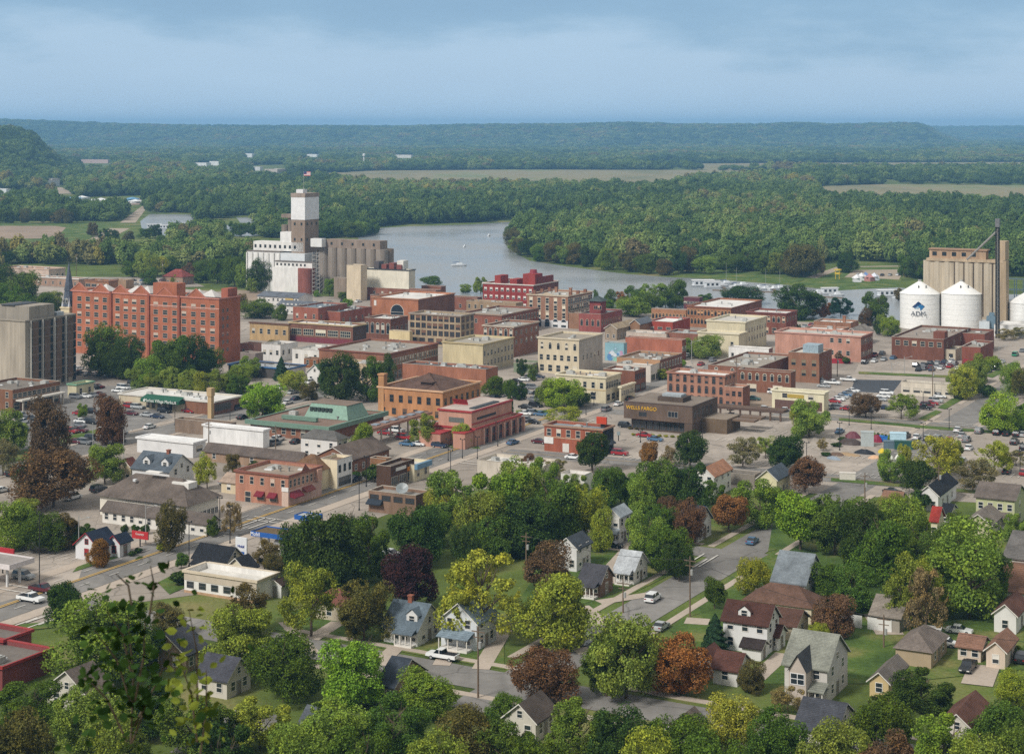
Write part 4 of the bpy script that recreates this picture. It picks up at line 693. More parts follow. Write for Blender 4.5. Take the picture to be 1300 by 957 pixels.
# station
o = BX('depot', 'red brick railway depot with small square clock turret and long grey roof', 'depot', 735, 763, 790, 399, 8, '#9a4a4a', '#7f8688', Fw=(4, 1, dict(w=1.2, h=2.2, z0=2.6, style='a')), Rw=(10, 1, dict(z0=3, style='a')), units=3, wc='#c9a38f', lm='brick depot'); rbox(o, 'turret', -7, 3, o.zr, -1.5, 8.5, o.zr + 6, '#8f3f44', 'brick'); MB().face([(-8, 2, 0), (-.5, 2, 0), (-4.2, 5.7, 2.2)]).face([(-.5, 2, 0), (-.5, 9.4, 0), (-4.2, 5.7, 2.2)]).face([(-.5, 9.4, 0), (-8, 9.4, 0), (-4.2, 5.7, 2.2)]).face([(-8, 9.4, 0), (-8, 2, 0), (-4.2, 5.7, 2.2)]).obj('turret_roof', ('shingle',), o.root, '#4f5a58', (0, 0, o.zr + 6)); windows(o, 'F', 4, 1, 1, 1.6, o.zr + 2.4, 1, .1, .55, '', '#c9a38f')
for q in o.root.children[-4:]: q.location.y = 3 - .01
BX('brick_store', 'plain tan brick box left of the depot', 'shop', 718, 737, 742, 398, 7, '#a1735c', '#b0a9a0', units=1)
pitched('freight_shed', 'tan-roofed freight shed right of the depot', 768, 783, 808, 417, 5, 'A', 1.6, '#a08a70', '#a8967c', 'stucco', Fw=(2, 1), Rw=(6, 1), cat='shed', lm='tan freight shed'); pitched('freight_shed', 'grey-roofed freight shed with brick side beyond the tan one', 800, 812, 828, 411, 6, 'A', 1.6, '#9a6e54', '#70757c', 'brick', Fw=(2, 1), Rw=(6, 1), cat='shed')
# ---- right of centre
BX('pottery_building', 'long tan-red brick block with white roof and rows of arched windows', 'building', 872, 928, 967, 391, 9.5, '#a2674c', '#e9e7e3', side='#94584a', Fw=(13, 2, dict(w=1.1, h=1.8, z0=1.6, dz=3.9, style='a')), Rw=(5, 1, dict(z0=4)), wc='#c89c72', cornice='#8f5a44', units=3, lm='long arched-window block'); BX('pottery_building', 'lower tan brick wing left of the long white-roofed block', 'building', 827, 871, 874, 394, 7, '#ad7456', '#d8d4cd', Fw=(10, 1, dict(w=1.1, h=1.8, z0=2.6, style='a')), wc='#cfa67c', units=3)
o = BX('corner_block', 'dark red brick corner block with pale arched upper windows', 'building', 948, 998, 1012, 398, 9.5, '#80443a', '#dcdad5', side='#8c4640', Fw=[(8, 1, dict(w=1.2, h=1.8, z0=5.4, style='a')), (5, 1, dict(w=1.8, h=2.4, z0=.6))], Rw=(4, 2, dict(z0=1.5)), wc='#c9b49c', cornice='#84504a', units=2, lm='dark red corner block')
o = BX('theatre', 'stepped pale yellow theatre with blank walls and high fly tower', 'theatre', 897, 946, 973, 409, 12, '#ddcfa8', '#d0ccc3', 'stucco', Rw=(8, 2, dict(w=.9, h=1.6, z0=4, dz=3.5)), cornice='#e6dcc0', units=2, lm='pale yellow theatre'); BX('annex', 'lower yellow front block of the theatre with two small windows', 'annex', 886, 938, 948, 424, 9, '#ddcfa8', '#d7d0c0', 'stucco', Fw=(3, 1, dict(z0=4)), cornice='#e2d8bc', units=0)
BX('white_store', 'plain white two-storey store with small windows below the yellow theatre', 'shop', 925, 976, 981, 443, 6.5, '#e8e6e2', '#dedcd7', 'stucco', Fw=(5, 1, dict(z0=2.8, h=1.3, w=.8)), units=2, side='#8f5648', wc='#6b645c', lm='plain white store')
BX('brick_row', 'long low brick row with grey gravel roof right of the pink brick block', 'building', 899, 961, 1008, 467, 7.5, '#8e594a', '#a59d92', units=7, Fw=(3, 1, dict(z0=4.4, style='a')), lm='gravel-roofed brick row'); BX('brick_row', 'brown brick building with eight arched upper windows and pale garage doors', 'building', 938, 1004, 1010, 473, 7.5, '#875445', '#8f8c86', Fw=[(7, 1, dict(w=1.1, h=1.7, z0=4.1, style='a')), (2, 1, dict(w=3.2, h=2.6, z0=.1, style='b'))], wc='#d5cbb8', units=2, lm='arched brown building')
BX('brick_hotel', 'pinkish brick three-storey block with white roof and arched dark windows', 'building', 847, 920, 934, 477, 10.5, '#b07a68', '#e7e4df', Fw=(8, 3, dict(w=1.1, h=1.7, z0=1.2, dz=3.2, style='a')), Rw=(3, 2, dict(z0=4)), wc='#8f6a5c', cornice='#a77766', units=2, lm='pinkish brick block'); BX('brick_annex', 'smaller pinkish brick block with own white roof attached to the bigger one', 'annex', 920, 943, 952, 492, 7.2, '#b07a68', '#e7e4df', Fw=(3, 2, dict(w=1.1, h=1.5, z0=1)), side='#8a564a', wc='#8f6a5c', units=1)
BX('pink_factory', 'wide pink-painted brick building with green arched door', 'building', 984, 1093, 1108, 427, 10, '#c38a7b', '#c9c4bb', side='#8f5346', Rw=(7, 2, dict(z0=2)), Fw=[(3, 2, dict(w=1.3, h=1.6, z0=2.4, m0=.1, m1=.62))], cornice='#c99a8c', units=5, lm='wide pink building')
o = BX('brick_block', 'tall square brick block with bricked-up windows and blue-white rooftop box', 'building', 1001, 1040, 1056, 449, 10.5, '#996652', '#d9d2c6', side='#8a5445', Fw=(3, 2, dict(w=1.5, h=2, z0=2.4, dz=3.6, style='b')), Rw=(2, 2, dict(w=.8, h=1.4, z0=1)), wc='#8f7d66', units=0, lm='tall square brick block'); rbox(o, 'rooftop_box', -o.w * .62, 3, o.zr, -o.w * .12, 9, o.zr + 3.2, '#9fb2bd', 'metal')
BX('brick_store', 'low brick store with white roof behind the wide pink building', 'shop', 1033, 1080, 1090, 410, 6, '#a06a54', '#e6e4df', Fw=(4, 1), units=1, chim=1); BX('brick_store', 'flat white-roofed store left behind the pink building', 'shop', 1020, 1068, 1078, 419, 5, '#a5705c', '#e3e0da', units=1, chim=1); pitched('grey_roof_store', 'store with grey pitched roof behind the pink building', 1070, 1092, 1108, 425, 5, 'A', 2.4, '#a58a78', '#8f8880', 'stucco', Fw=(1, 1), cat='shop')
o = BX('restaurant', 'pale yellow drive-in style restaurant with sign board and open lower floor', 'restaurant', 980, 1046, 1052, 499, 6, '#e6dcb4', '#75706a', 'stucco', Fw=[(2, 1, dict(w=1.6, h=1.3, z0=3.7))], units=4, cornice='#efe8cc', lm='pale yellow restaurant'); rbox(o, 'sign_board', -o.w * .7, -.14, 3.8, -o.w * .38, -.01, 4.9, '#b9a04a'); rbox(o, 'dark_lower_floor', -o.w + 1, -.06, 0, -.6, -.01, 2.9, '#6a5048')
o = BX('lot_office', 'small pale block building with grey roof in the middle of the car parks', 'office', 1144, 1211, 1216, 489, 4.5, '#d9cdb8', '#7f858a', 'stucco', Fw=(5, 1, dict(w=2.2, h=1.5, z0=1.2, style='b')), units=3, lm='car park office')
o = BX('depot_warehouse', 'brown brick warehouse over a cream lower storey below the white tanks', 'warehouse', 1132, 1198, 1232, 431, 8.5, '#7d4a3e', '#a1968c', Fw=(6, 1, dict(w=1.7, h=1.8, z0=5.4, style='s', m1=.04)), Rw=(4, 1, dict(z0=5)), wc='#d3c7b4', units=4, lm='brown brick warehouse'); rbox(o, 'stair_block', -5, 4, o.zr, -.6, 9, o.zr + 3, '#84483c', 'brick')
BX('loading_annex', 'long cream lower storey in front of the brown brick warehouse', 'annex', 1134, 1213, 1222, 444, 4.6, '#cbbda2', '#7d7a74', 'stucco', Fw=(7, 1, dict(w=1.4, h=1.3, z0=1.6)), wc='#6e655a', units=0); BX('red_warehouse', 'red brick warehouse with brick-red loading door right of the cream annex', 'warehouse', 1221, 1245, 1261, 441, 7.5, '#8f4a40', '#9b948b', Fw=(1, 1, dict(w=7, h=2.4, z0=.3, style='b')), wc='#9a3038', units=2, lm='red loading warehouse'); BX('red_warehouse', 'higher red-brown warehouse block behind the loading door building', 'warehouse', 1206, 1250, 1262, 424, 8, '#8c4b41', '#8f857c', units=3)
# ---- near centre: orange brick, fire station, bank, etc.
o = BX('post_office', 'large orange brick building with brown hipped roof and tall chimney', 'building', 480, 562, 610, 497, 9, '#c08058', '#6d5a50', cornice='#dcb491', Fw=[(7, 1, dict(w=1.3, h=2.1, z0=4.6)), (6, 1, dict(w=1.3, h=1.8, z0=.8))], Rw=[(7, 1, dict(w=1.2, h=2, z0=4.6)), (5, 1, dict(w=1.2, h=2, z0=.8))], wc='#6a5648', units=0, lm='orange brick building')
q = 1; w, d = o.w, o.d; e = 1.2; MB().face([(-w + e, e, 0), (-e, e, 0), (-d / 2, d / 2, 4), (-w + d / 2, d / 2, 4)]).face([(-e, e, 0), (-e, d - e, 0), (-d / 2, d / 2, 4)]).face([(-e, d - e, 0), (-w + e, d - e, 0), (-w + d / 2, d / 2, 4), (-d / 2, d / 2, 4)]).face([(-w + e, d - e, 0), (-w + e, e, 0), (-w + d / 2, d / 2, 4)]).obj('hipped_roof', ('shingle',), o.root, '#6a544a', (0, 0, o.zr + .2)); MB().box(-1, -1, 0, 1, 1, 11.5).box(-1.2, -1.2, 11.5, 1.2, 1.2, 12).obj('chimney', ('brick',), o.root, '#c58a60', (-w + 1.2, .8, 1))
MB().box(-2, 0, 0, 2, 3, 1.2).face([(-2.6, -.6, 1.2), (2.6, -.6, 1.2), (0, 1.4, 2)]).obj('dormer', ('shingle',), o.root, '#5c4a42', (-w * .36, d * .18, o.zr + 1.2))
BX('brick_row', 'brick building with dark roof and silver ducts behind the orange brick building', 'building', 511, 617, 632, 469, 7, '#a56450', '#5c6066', units=12, lm='ducted dark roof building', Rw=(4, 1))
o = BX('fire_station', 'salmon fire station with red trim, stepped tiers and row of tall garage doors', 'fire station', 548, 603, 662, 544, 5.2, '#c38468', '#c4b4a8', 'stucco', cornice='#a83a3c', units=0, Fw=(2, 1), lm='fire station')
for k in range(6): add_win(o, 'R', o.d * (.22 + .145 * k), .1, 3.0, 4.0, 'ms', '#8f4a48', 'garage_door')
for k in range(7): rbox(o, 'pier', .02, o.d * (.14 + .145 * k), 0, .7, o.d * (.14 + .145 * k) + .7, 4.4, '#c9917a', 'stucco')
w, d = o.w, o.d; u = MB(); u.box(-w + .8, 2.5, 4, -2.5, d - 1.5, 9); u.obj('upper_tier', ('stucco',), o.root, '#c6886c'); rbox(o, 'upper_roof', -w + .5, 2.2, 9.01, -2.2, d - 1.2, 9.5, '#a83a3c'); rbox(o, 'upper_roof_surface', -w + 1, 2.7, 9.51, -2.7, d - 1.7, 9.56, '#c3b6ac', 'flat_roof'); rbox(o, 'dark_strip', -5, d * .2, 9.57, -3.2, d * .72, 9.9, '#3f454a'); rbox(o, 'strip_window', -2.49, d * .2, 6.6, -2.42, d * .6, 7.3, '#3b3c40'); rbox(o, 'upper_roof_band', -2.49, 2.5, 5.6, -2.3, d - 1.5, 5.9, '#a83a3c'); rbox(o, 'strip_window', -w * .7, 2.42, 6, -w * .35, 2.49, 7.4, '#6c706c')
MB().cyl(0, 0, -2.4, 2.4, 1.7, 1.7, 12, 0, True, 0, math.pi).obj('barrel_awning', ('trim',), o.root, '#c23a3e', (-w + 3, d * .35, 9.6)).rotation_euler = (0, math.pi / 2, 0)
rbox(o, 'entrance_block', -w * .3, -5, 0, -.4, -.02, 4.4, '#c38468', 'stucco'); rbox(o, 'entrance_trim', -w * .3 - .2, -5.2, 4.41, -.2, -.02, 4.75, '#a83a3c'); rbox(o, 'side_block', -w - .5, -6, 0, -w * .55, -.02, 3.9, '#c38468', 'stucco'); rbox(o, 'side_trim', -w - .7, -6.2, 3.91, -w * .55 + .2, -.02, 4.2, '#a83a3c')
# bank with drive-through and green mansard
o = BX('savings_bank', 'low brown bank with wide flat roof, green fascia and green mansard', 'bank', 318, 416, 487, 542, 4.4, '#8f5c4c', '#8b766a', par=.3, cornice='#728f7f', Fw=(8, 1, dict(w=1.4, h=1.6, z0=1.2)), units=1, lm='green-edged bank')
w, d = o.w, o.d; rbox(o, 'fascia', -w - 1.2, -1.2, 3.3, 1.2, -.4, 4.6, '#728f7f'); rbox(o, 'fascia', .4, -.39, 3.3, 1.2, d + 1, 4.6, '#728f7f'); m = MB().box(-w * .62, d * .42, 4.2, -w * .05, d * .8, 8.2, 0, 1.6); m.obj('mansard', ('metal',), o.root, '#7fa390'); rbox(o, 'mansard_top', -w * .6, d * .47, 8.21, -w * .09, d * .75, 8.3, '#8a7a6e', 'flat_roof'); rbox(o, 'roof_screen', -w * .75, d * .2, 4.3, -w * .3, d * .24, 5.4, '#728f7f')
for k in range(6): rbox(o, 'clerestory', -w * (.56 - .05 * k), d * .42 + .5, 6, -w * (.56 - .05 * k) + 1.0, d * .42 + .9, 7.2, '#3a4440')
o = base('drive_through_canopy', 'long brown drive-through canopy on posts beside the orange brick building', 'canopy', 440, 470, 548, 545, 5, None, 'drive-through canopy'); MB().box(-5, 0, 4.4, 0, o.d, 5).obj('canopy_roof', ('flat_roof',), o.root, '#85695c'); rbox(o, 'fascia', .01, 0, 4.3, .3, o.d, 5.1, '#b08672')
for k in range(7): rbox(o, 'post', -.6, o.d * (k + .3) / 7, 0, -.2, o.d * (k + .3) / 7 + .4, 4.38, '#b3a79b'); rbox(o, 'skylight', -3.5, o.d * (k + .2) / 7, 5.01, -1.5, o.d * (k + .2) / 7 + 2.2, 5.3, '#8d99a4')
BX('white_garage', 'white-roofed white shed with plain walls, left of two', 'garage', 174, 245, 261, 562, 4.2, '#e8e8e8', '#f1f1ef', 'siding', par=.1, cornice='#eeeeee', units=0, Rw=(1, 1, dict(w=2.5, h=1.5, z0=1.5)), lm='left white shed')
BX('workshop', 'long white workshop with low-pitched white roof and blank street wall', 'workshop', 258, 334, 342, 546, 5.2, '#ebebea', '#eeeeec', 'stucco', par=.15, cornice='#eeeeee', units=3, lm='long white workshop'); BX('workshop', 'brown-roofed low building wedged behind the white sheds', 'workshop', 222, 290, 300, 538, 4.0, '#8a7466', '#96867b', units=3)
o = pitched('long_shed', 'long shed with dark brown shingle roof and brick lower wall', 260, 381, 392, 584, 3, 'B', 2.2, '#a58571', '#6b615b', 'brick', Fw=(5, 1), Rw=(1, 1), cat='shed', lm='long brown-roofed shed')
pitched('town_house', 'white two-storey house with grey hipped roof beside the green-edged bank', 382, 428, 441, 559, 6, 'B', 2.4, '#e8e6e2', '#6c6a67', hip=True, Fw=(3, 2), Rw=(2, 2), lm='white hip-roofed house')
pitched('shop_house', 'house with brown sloping roof and cream stucco wall next to the white shopfront', 366, 405, 428, 598, 5, 'B', 3.2, '#e0cfa6', '#7b5f48', 'stucco', hip=True, Fw=None, Rw=None, door=None, cat='shop', lm='brown-roofed shop'); BX('white_storefront', 'narrow white two-storey storefront with stepped parapet', 'shop', 407, 428, 447, 584, 7.2, '#ead9b2', '#8f7a68', 'stucco', side='#ecebe8', Rw=[(3, 1, dict(z0=4, w=.9)), (1, 1, dict(w=6, h=2, z0=.6, style='m'))], units=0, wc='#777', lm='white storefront')
o = BX('corner_tavern', 'two-storey salmon brick corner building with dark red awnings', 'shop', 299, 366, 408, 604, 7.4, '#b87a68', '#a09284', cornice='#8d5a4c', side='#c29080', Fw=[(5, 1, dict(w=1.0, h=1.7, z0=4.5, style='s', m1=.02))], Rw=[(8, 1, dict(w=.9, h=1.7, z0=4.5, style='s'))], wc='#d9c3b2', units=3, lm='salmon corner building')
for u in (.28, .52): awning(o, 'F', o.w * u, 2.1, 2.4, '#7c2634'); add_win(o, 'F', o.w * u, 1.0, 2, 1.3)
awning(o, 'R', o.d * .18, 2.3, 4, '#7c2634', 1.6, 1.2); awning(o, 'R', o.d * .55, 2.8, 4, '#8a4a42', 1.4, .9); add_win(o, 'F', o.w * .76, .05, 1.6, 2.5, 's', '#ddc9b4', 'door'); rbox(o, 'bay_window', .01, o.d * .8, 4.2, .9, o.d * .93, 7, '#c9a08e'); rbox(o, 'white_sign', -1.8, -.2, 3.6, .1, -.02, 4.6, '#e9e6e2'); add_win(o, 'R', o.d * .7, .4, 3, 2.1, 'm'); MB().face([(-1.8, 0, 0), (1.8, 0, 0), (0, 0, 1.6)]).obj('pediment', ('trim',), o.root, '#8d5a4c', (.1, o.d * .5, o.h + .1)).rotation_euler = (0, 0, math.pi / 2); rbox(o, 'stucco_corner', -o.w * .12, -.05, 0, .05, -.01, 4.2, '#d9b7a2', 'stucco'); rbox(o, 'stucco_corner', .01, .0, 0, .06, o.d, 3.9, '#d0a594', 'stucco')
pitched('brick_shop', 'brick shop with long dark shingle roof and bushy side yard', 400, 447, 494, 583, 4, 'A', 2.6, '#8a5a48', '#6e625a', 'brick', Fw=None, Rw=(5, 1), door=None, cat='shop', lm='dark shingled shop'); BX('shop', 'narrow brown brick shop with bright poster in window', 'shop', 470, 490, 497, 583, 5, '#9c6a4c', '#7a6a5e', Rw=(1, 1, dict(w=2.4, h=2, z0=.6)), units=0)
o = BX('video_store', 'dark brown shopfront with white and orange signs', 'shop', 478, 496, 526, 592, 5.4, '#5c4238', '#7a7068', Rw=(3, 1, dict(w=3, h=2, z0=.5, style='m')), units=1, lm='dark brown shopfront'); rbox(o, 'sign_board', .02, o.d * .2, 3.8, .2, o.d * .62, 4.6, '#e6e4e0'); rbox(o, 'sign_board', .02, o.d * .68, 2.9, .25, o.d * .88, 3.9, '#d98a32')
o = BX('cream_store', 'small cream store with bright blue roof edge at the row end', 'shop', 500, 526, 545, 590, 4.4, '#dccfa8', '#d6d3cc', 'stucco', Rw=(2, 1), units=0); rbox(o, 'blue_mansard', .02, 0, 3.2, .9, o.d, 4.5, '#6d92ac')
o = BX('brick_office', 'grey-brown brick office with flat roof and satellite dish beside the main street', 'office', 468, 528, 545, 629, 5, '#8d6e5e', '#9a9690', 'brick', Fw=[(4, 1, dict(w=2.2, h=1.1, z0=3))], Rw=(2, 1), wc='#3f3a38', units=5, side='#6e4d44', lm='grey-brown brick office'); awning(o, 'F', o.w * .85, 2.2, 4, '#2a3440'); MB().cyl(0, 0, 0, .5, .1, 1.5, 12, cap=False).obj('satellite_dish', ('metal',), o.root, '#8f9698', (-o.w * .4, o.d * .4, o.zr + 1.2)).rotation_euler = (.7, .4, 0)
o = BX('pizza_bar', 'red brick two-storey bar with black side wall and orange-red roof sign', 'bar', 691, 765, 779, 545, 7.4, '#a4503f', '#8b949a', side='#2e2e30', Fw=[(6, 1, dict(w=1.2, h=1.9, z0=4.4, style='s'))], cornice='#a88a74', wc='#ded6c6', units=1, lm='red brick bar'); rbox(o, 'white_sign', -o.w, -.15, 2.2, -o.w * .84, -.02, 4, '#e8e6e2'); rbox(o, 'white_door', -o.w * .68, -.1, .2, -o.w * .57, -.02, 2.6, '#ddd9d2'); rbox(o, 'stone_band', -o.w, -.1, 3.9, -.01, -.01, 4.15, '#c9a88c'); sg = rbox(o, 'roof_sign', -4.2, 5, o.h + .5, -1.2, 5.6, o.h + 2.4, '#c8482c'); rbox(o, 'roof_sign_frame', -3.2, 5.65, o.zr, -2, 5.8, o.h + .3, '#333'); awning(o, 'R', o.d * .5, 3, 5, '#3c444c')
o = base('national_bank', 'dark brown brick bank with overhanging upper storey and yellow lettering', 'bank', 792, 879, 911, 517, 8.4, None, 'dark brick bank'); w, d = o.w, o.d
MB().box(-w, 0, 3.6, 0, d, 8.4).obj('upper_storey', ('brick',), o.root, '#6e5a50'); MB().box(-w + 1.5, 2.2, 0, -.05, d - .5, 3.59).obj('ground_floor', ('brick',), o.root, '#5f4c44'); rbox(o, 'roof', -w + .4, .4, 8.4, -.4, d - .4, 8.45, '#8a7f74', 'flat_roof'); rbox(o, 'coping', -w - .05, -.05, 8.46, .05, .35, 8.7, '#5a4a42'); rbox(o, 'coping', -.35, .36, 8.46, .05, d, 8.69, '#5a4a42'); rbox(o, 'roof_unit', -w * .62, d * .3, 8.46, -w * .25, d * .62, 9.8, '#5f5048', 'brick'); rbox(o, 'air_conditioner', -w * .58, d * .36, 9.81, -w * .3, d * .56, 10.5, '#aab3b8', 'metal')
text(o, 'WELLS FARGO', 'F', w - .8, 6.9, 1.5, '#e8b62c', .1, None, .06, 'LEFT'); o.h = 8.4; add_win(o, 'F', w * .28, 5.0, 3, 1.6, 'm', '#a39c94'); add_win(o, 'F', w * .72, 4.6, 2.4, 1.2, 'm', '#5a4c44'); windows(o, 'R', 5, 1, 1.5, 2.2, 5, 3, .02, .2, 'm', '#55483f')
for k in range(8): link('ground_floor_window', win_mesh(2.4, 2.2, 'm'), o.root, (-w + 3.2 + (w - 5) * k / 8, 2.18, .6), 0, None, '#6f6258')
rbox(o, 'pier', -2.6, .1, 0, -.1, 2.15, 3.59, '#66534a', 'brick'); MB().box(.02, d * .35, 0, 8, d * .9, 4.2).obj('side_wing', ('brick',), o.root, '#75604f'); rbox(o, 'side_wing_roof', .3, d * .37, 4.21, 7.7, d * .88, 4.26, '#948779', 'flat_roof')
for k in range(2): rbox(o, 'drive_canopy', 8.05, d * .55 + k * 6, 3.4, 15, d * .55 + 4 + k * 6, 3.9, '#75604f')
o = base('car_shelter', 'long brown bank drive-through shelter on timber posts over parking lanes', 'shelter', 905, 994, 997, 522, 3.4, None, 'drive-through shelter'); w = o.w; MB().box(-w, 0, 2.9, 0, 5, 3.4).obj('canopy_roof', ('flat_roof',), o.root, '#6e5c50'); rbox(o, 'fascia', -w, -.15, 2.7, .1, -.01, 3.45, '#5f4c42')
for k in range(7): rbox(o, 'post', -w * (k + .2) / 7 - .5, .1, 0, -w * (k + .2) / 7, .6, 2.89, '#6a564a')
# ---- lower left
o = pitched('funeral_home', 'large cream building with vast brown hipped roof and white dormer', 127, 237, 277, 642, 4.6, 'B', 8, '#ece6d8', '#6e645d', 'siding', .9, True, Fw=(4, 1), Rw=(8, 1), door=None, cat='building', lm='hip-roofed cream building', Kw=dict(style='m')); w, d = o.w, o.d; dm = MB().box(-2.4, -1.6, 0, 2.4, 1.6, 1.4).obj('dormer', ('siding',), o.root, '#efece6', (-5.2, d * .5, 7.2)); rbox(o, 'dormer_cap', -w * .58, d * .30, o.h + 5.6, -w * .42, d * .42, o.h + 5.9, '#efece6'); rbox(o, 'skylight', -w * .7, d * .22, o.h + 3.4, -w * .67, d * .28, o.h + 3.9, '#dfe2e4')
pitched('motel_wing', 'low white wing with brown roof and many dark shutters below the cream building', 130, 262, 278, 664, 3, 'B', 1.5, '#e8e4dc', '#6b625c', 'siding', Fw=(12, 1), Rw=(1, 1), door=None, cat='motel', lm='low white wing')
pitched('white_house', 'white house with two front gables and blue-grey roof behind the cream building', 168, 215, 246, 598, 5, 'B', 3.2, '#e6e6e6', '#5d666f', 'siding', Fw=(4, 1), Rw=(2, 2), chim=(.35, .5, 1.4), dormer=(.2, .7), lm='white twin-gabled house'); pitched('tan_house', 'tan house with reddish brown roof behind the yellow-green tree', 150, 166, 175, 592, 4.5, 'A', 3, '#c9b48c', '#7f5146', 'stucco', Fw=(2, 1), lm='tan house'); pitched('garage', 'small pale garage with pinkish roof beside the salmon corner building', 281, 300, 318, 612, 3, 'B', 1.4, '#dcc79e', '#b09c8c', 'stucco', Fw=(1, 1), door=None, cat='garage'); pitched('teal_garage', 'small teal-roofed garage in the dark car park', 108, 120, 132, 590, 3, 'A', 1.6, '#cfc3a0', '#56706c', 'siding', Fw=(1, 1), cat='garage')
o = pitched('diner', 'white diner with navy roof and red gable trim', 96, 124, 148, 693, 3.3, 'A', 2.6, '#e6e6e8', '#30394a', 'siding', trimc='#a02c30', Fw=(1, 1), Rw=(3, 1), cat='diner', lm='navy-roofed diner'); pitched('diner_wing', 'gabled entrance wing of the navy-roofed diner', 138, 152, 166, 688, 3.3, 'A', 2, '#e6e6e8', '#30394a', 'siding', trimc='#a02c30', Fw=(1, 1), Rw=(1, 1), cat='annex')
o = BX('red_workshop', 'red-walled flat-roofed building at the lower left corner', 'workshop', -80, 3, 65, 846, 4, '#8c2f30', '#7d7670', 'stucco', cornice='#a23a3a', units=3, lm='red-walled building'); BX('red_workshop', 'rear section of the red-walled building with higher parapet', 'workshop', -60, 4, 40, 812, 4.2, '#8c2f30', '#7d7670', 'stucco', cornice='#a23a3a', units=2)
o = BX('print_shop', 'low white commercial building with rooftop recess and beige parapet', 'shop', 234, 326, 353, 737, 4.3, '#e9e6e0', '#dcd9d2', 'stucco', par=1.1, cornice='#d8cab4', Fw=[(5, 1, dict(w=1.5, h=1.1, z0=1.1, m0=.15))], units=5, wc='#6e6a66', lm='low white shop'); rbox(o, 'beige_band', -o.w, -.08, 2.5, -.01, -.01, 3.9, '#cfc2b0', 'siding'); rbox(o, 'plinth', -o.w, -.1, 0, -.01, -.01, .5, '#c39a7c', 'brick')
pitched('shed', 'small white shed with dark roof against the low white shop', 341, 357, 366, 742, 2.6, 'A', .7, '#e9e9e6', '#54453c', 'siding', Fw=None, Rw=None, door='F', cat='shed')
pitched('black_roof_house', 'cream house with steep black roof behind the low white shop', 246, 288, 308, 712, 3.4, 'B', 4.4, '#e6dcc0', '#2c2e33', 'siding', Fw=(3, 1), Rw=(1, 1), lm='black-roofed house', porch=('F', .1, .9, 2)); pitched('black_roof_annex', 'lower annex with black roof beside the cream house', 288, 312, 326, 722, 2.8, 'A', 1.8, '#e6dcc0', '#33353a', 'siding', Fw=(1, 1), cat='annex')
def canopy(label, xL, xC, xR, yT, h, col, roofc, sign=None, lm=None):
    o = base('fuel_canopy', label, 'canopy', xL, xC, xR, yT, h, 'fuel station canopies', lm); w, d = o.w, o.d; b = MB().box(-w, 0, h - 1.0, 0, d, h - .3); b.obj('canopy_deck', ('trim',), o.root, '#e9eaec'); r = MB()
    r.box(-w, -.1, h - 1, .1, 0, h); r.box(0, .001, h - 1, .1, d, h - .001); r.box(-w - .1, 0.001, h - 1, -w, d, h - .002); r.box(-w, d, h - 1, .1, d + .1, h - .003); r.obj('fascia', ('trim',), o.root, col); rbox(o, 'deck_surface', -w + .1, .1, h - .28, -.1, d - .1, h - .24, roofc, 'flat_roof')
    for x in (-w * .2, -w * .8):
        for y in (d * .25, d * .75): rbox(o, 'post', x - .2, y - .2, 0, x + .2, y + .2, h - 1.01, '#d9d9d9')
    if sign: text(o, sign[0], 'F', w * .86, h - .5, 1.1, sign[1], .14)
    return o
canopy('blue and white fuel canopy with weedy brown roof beside the main street', 319, 358, 377, 679, 5, '#2b62b0', '#75654e', ('Mobil', '#f0f2f6'), 'blue fuel canopy'); canopy('smaller blue fuel canopy partly behind the big dark green tree', 374, 398, 409, 656, 5, '#2b62b0', '#b9bcbe'); canopy('white and red canopy on black posts at the left edge', -40, 12, 43, 717, 5, '#e3dcdc', '#a59f9b', ('express', '#b8323c'), 'red and white canopy')
pitched('station_kiosk', 'white kiosk under the blue fuel canopy', 350, 362, 372, 690, 3, 'B', .8, '#e6e6e6', '#a8a8a8', 'stucco', cat='kiosk'); BX('station_shop', 'white fuel station shop between the two blue canopies and dark trees', 'shop', 398, 424, 446, 676, 4, '#e6e4e0', '#d8d6d2', 'stucco', Fw=(3, 1), units=2)
BX('low_roof_store', 'flat white-roofed store below the street near the big trees', 'shop', 606, 690, 712, 592, 4.5, '#d0c4b2', '#dcd7ce', 'stucco', units=4, lm='white-roofed street store'); BX('low_roof_store', 'white-walled flat store directly below the red brick bar', 'shop', 712, 742, 752, 603, 4.2, '#dedad4', '#e0dcd4', 'stucco', units=2)
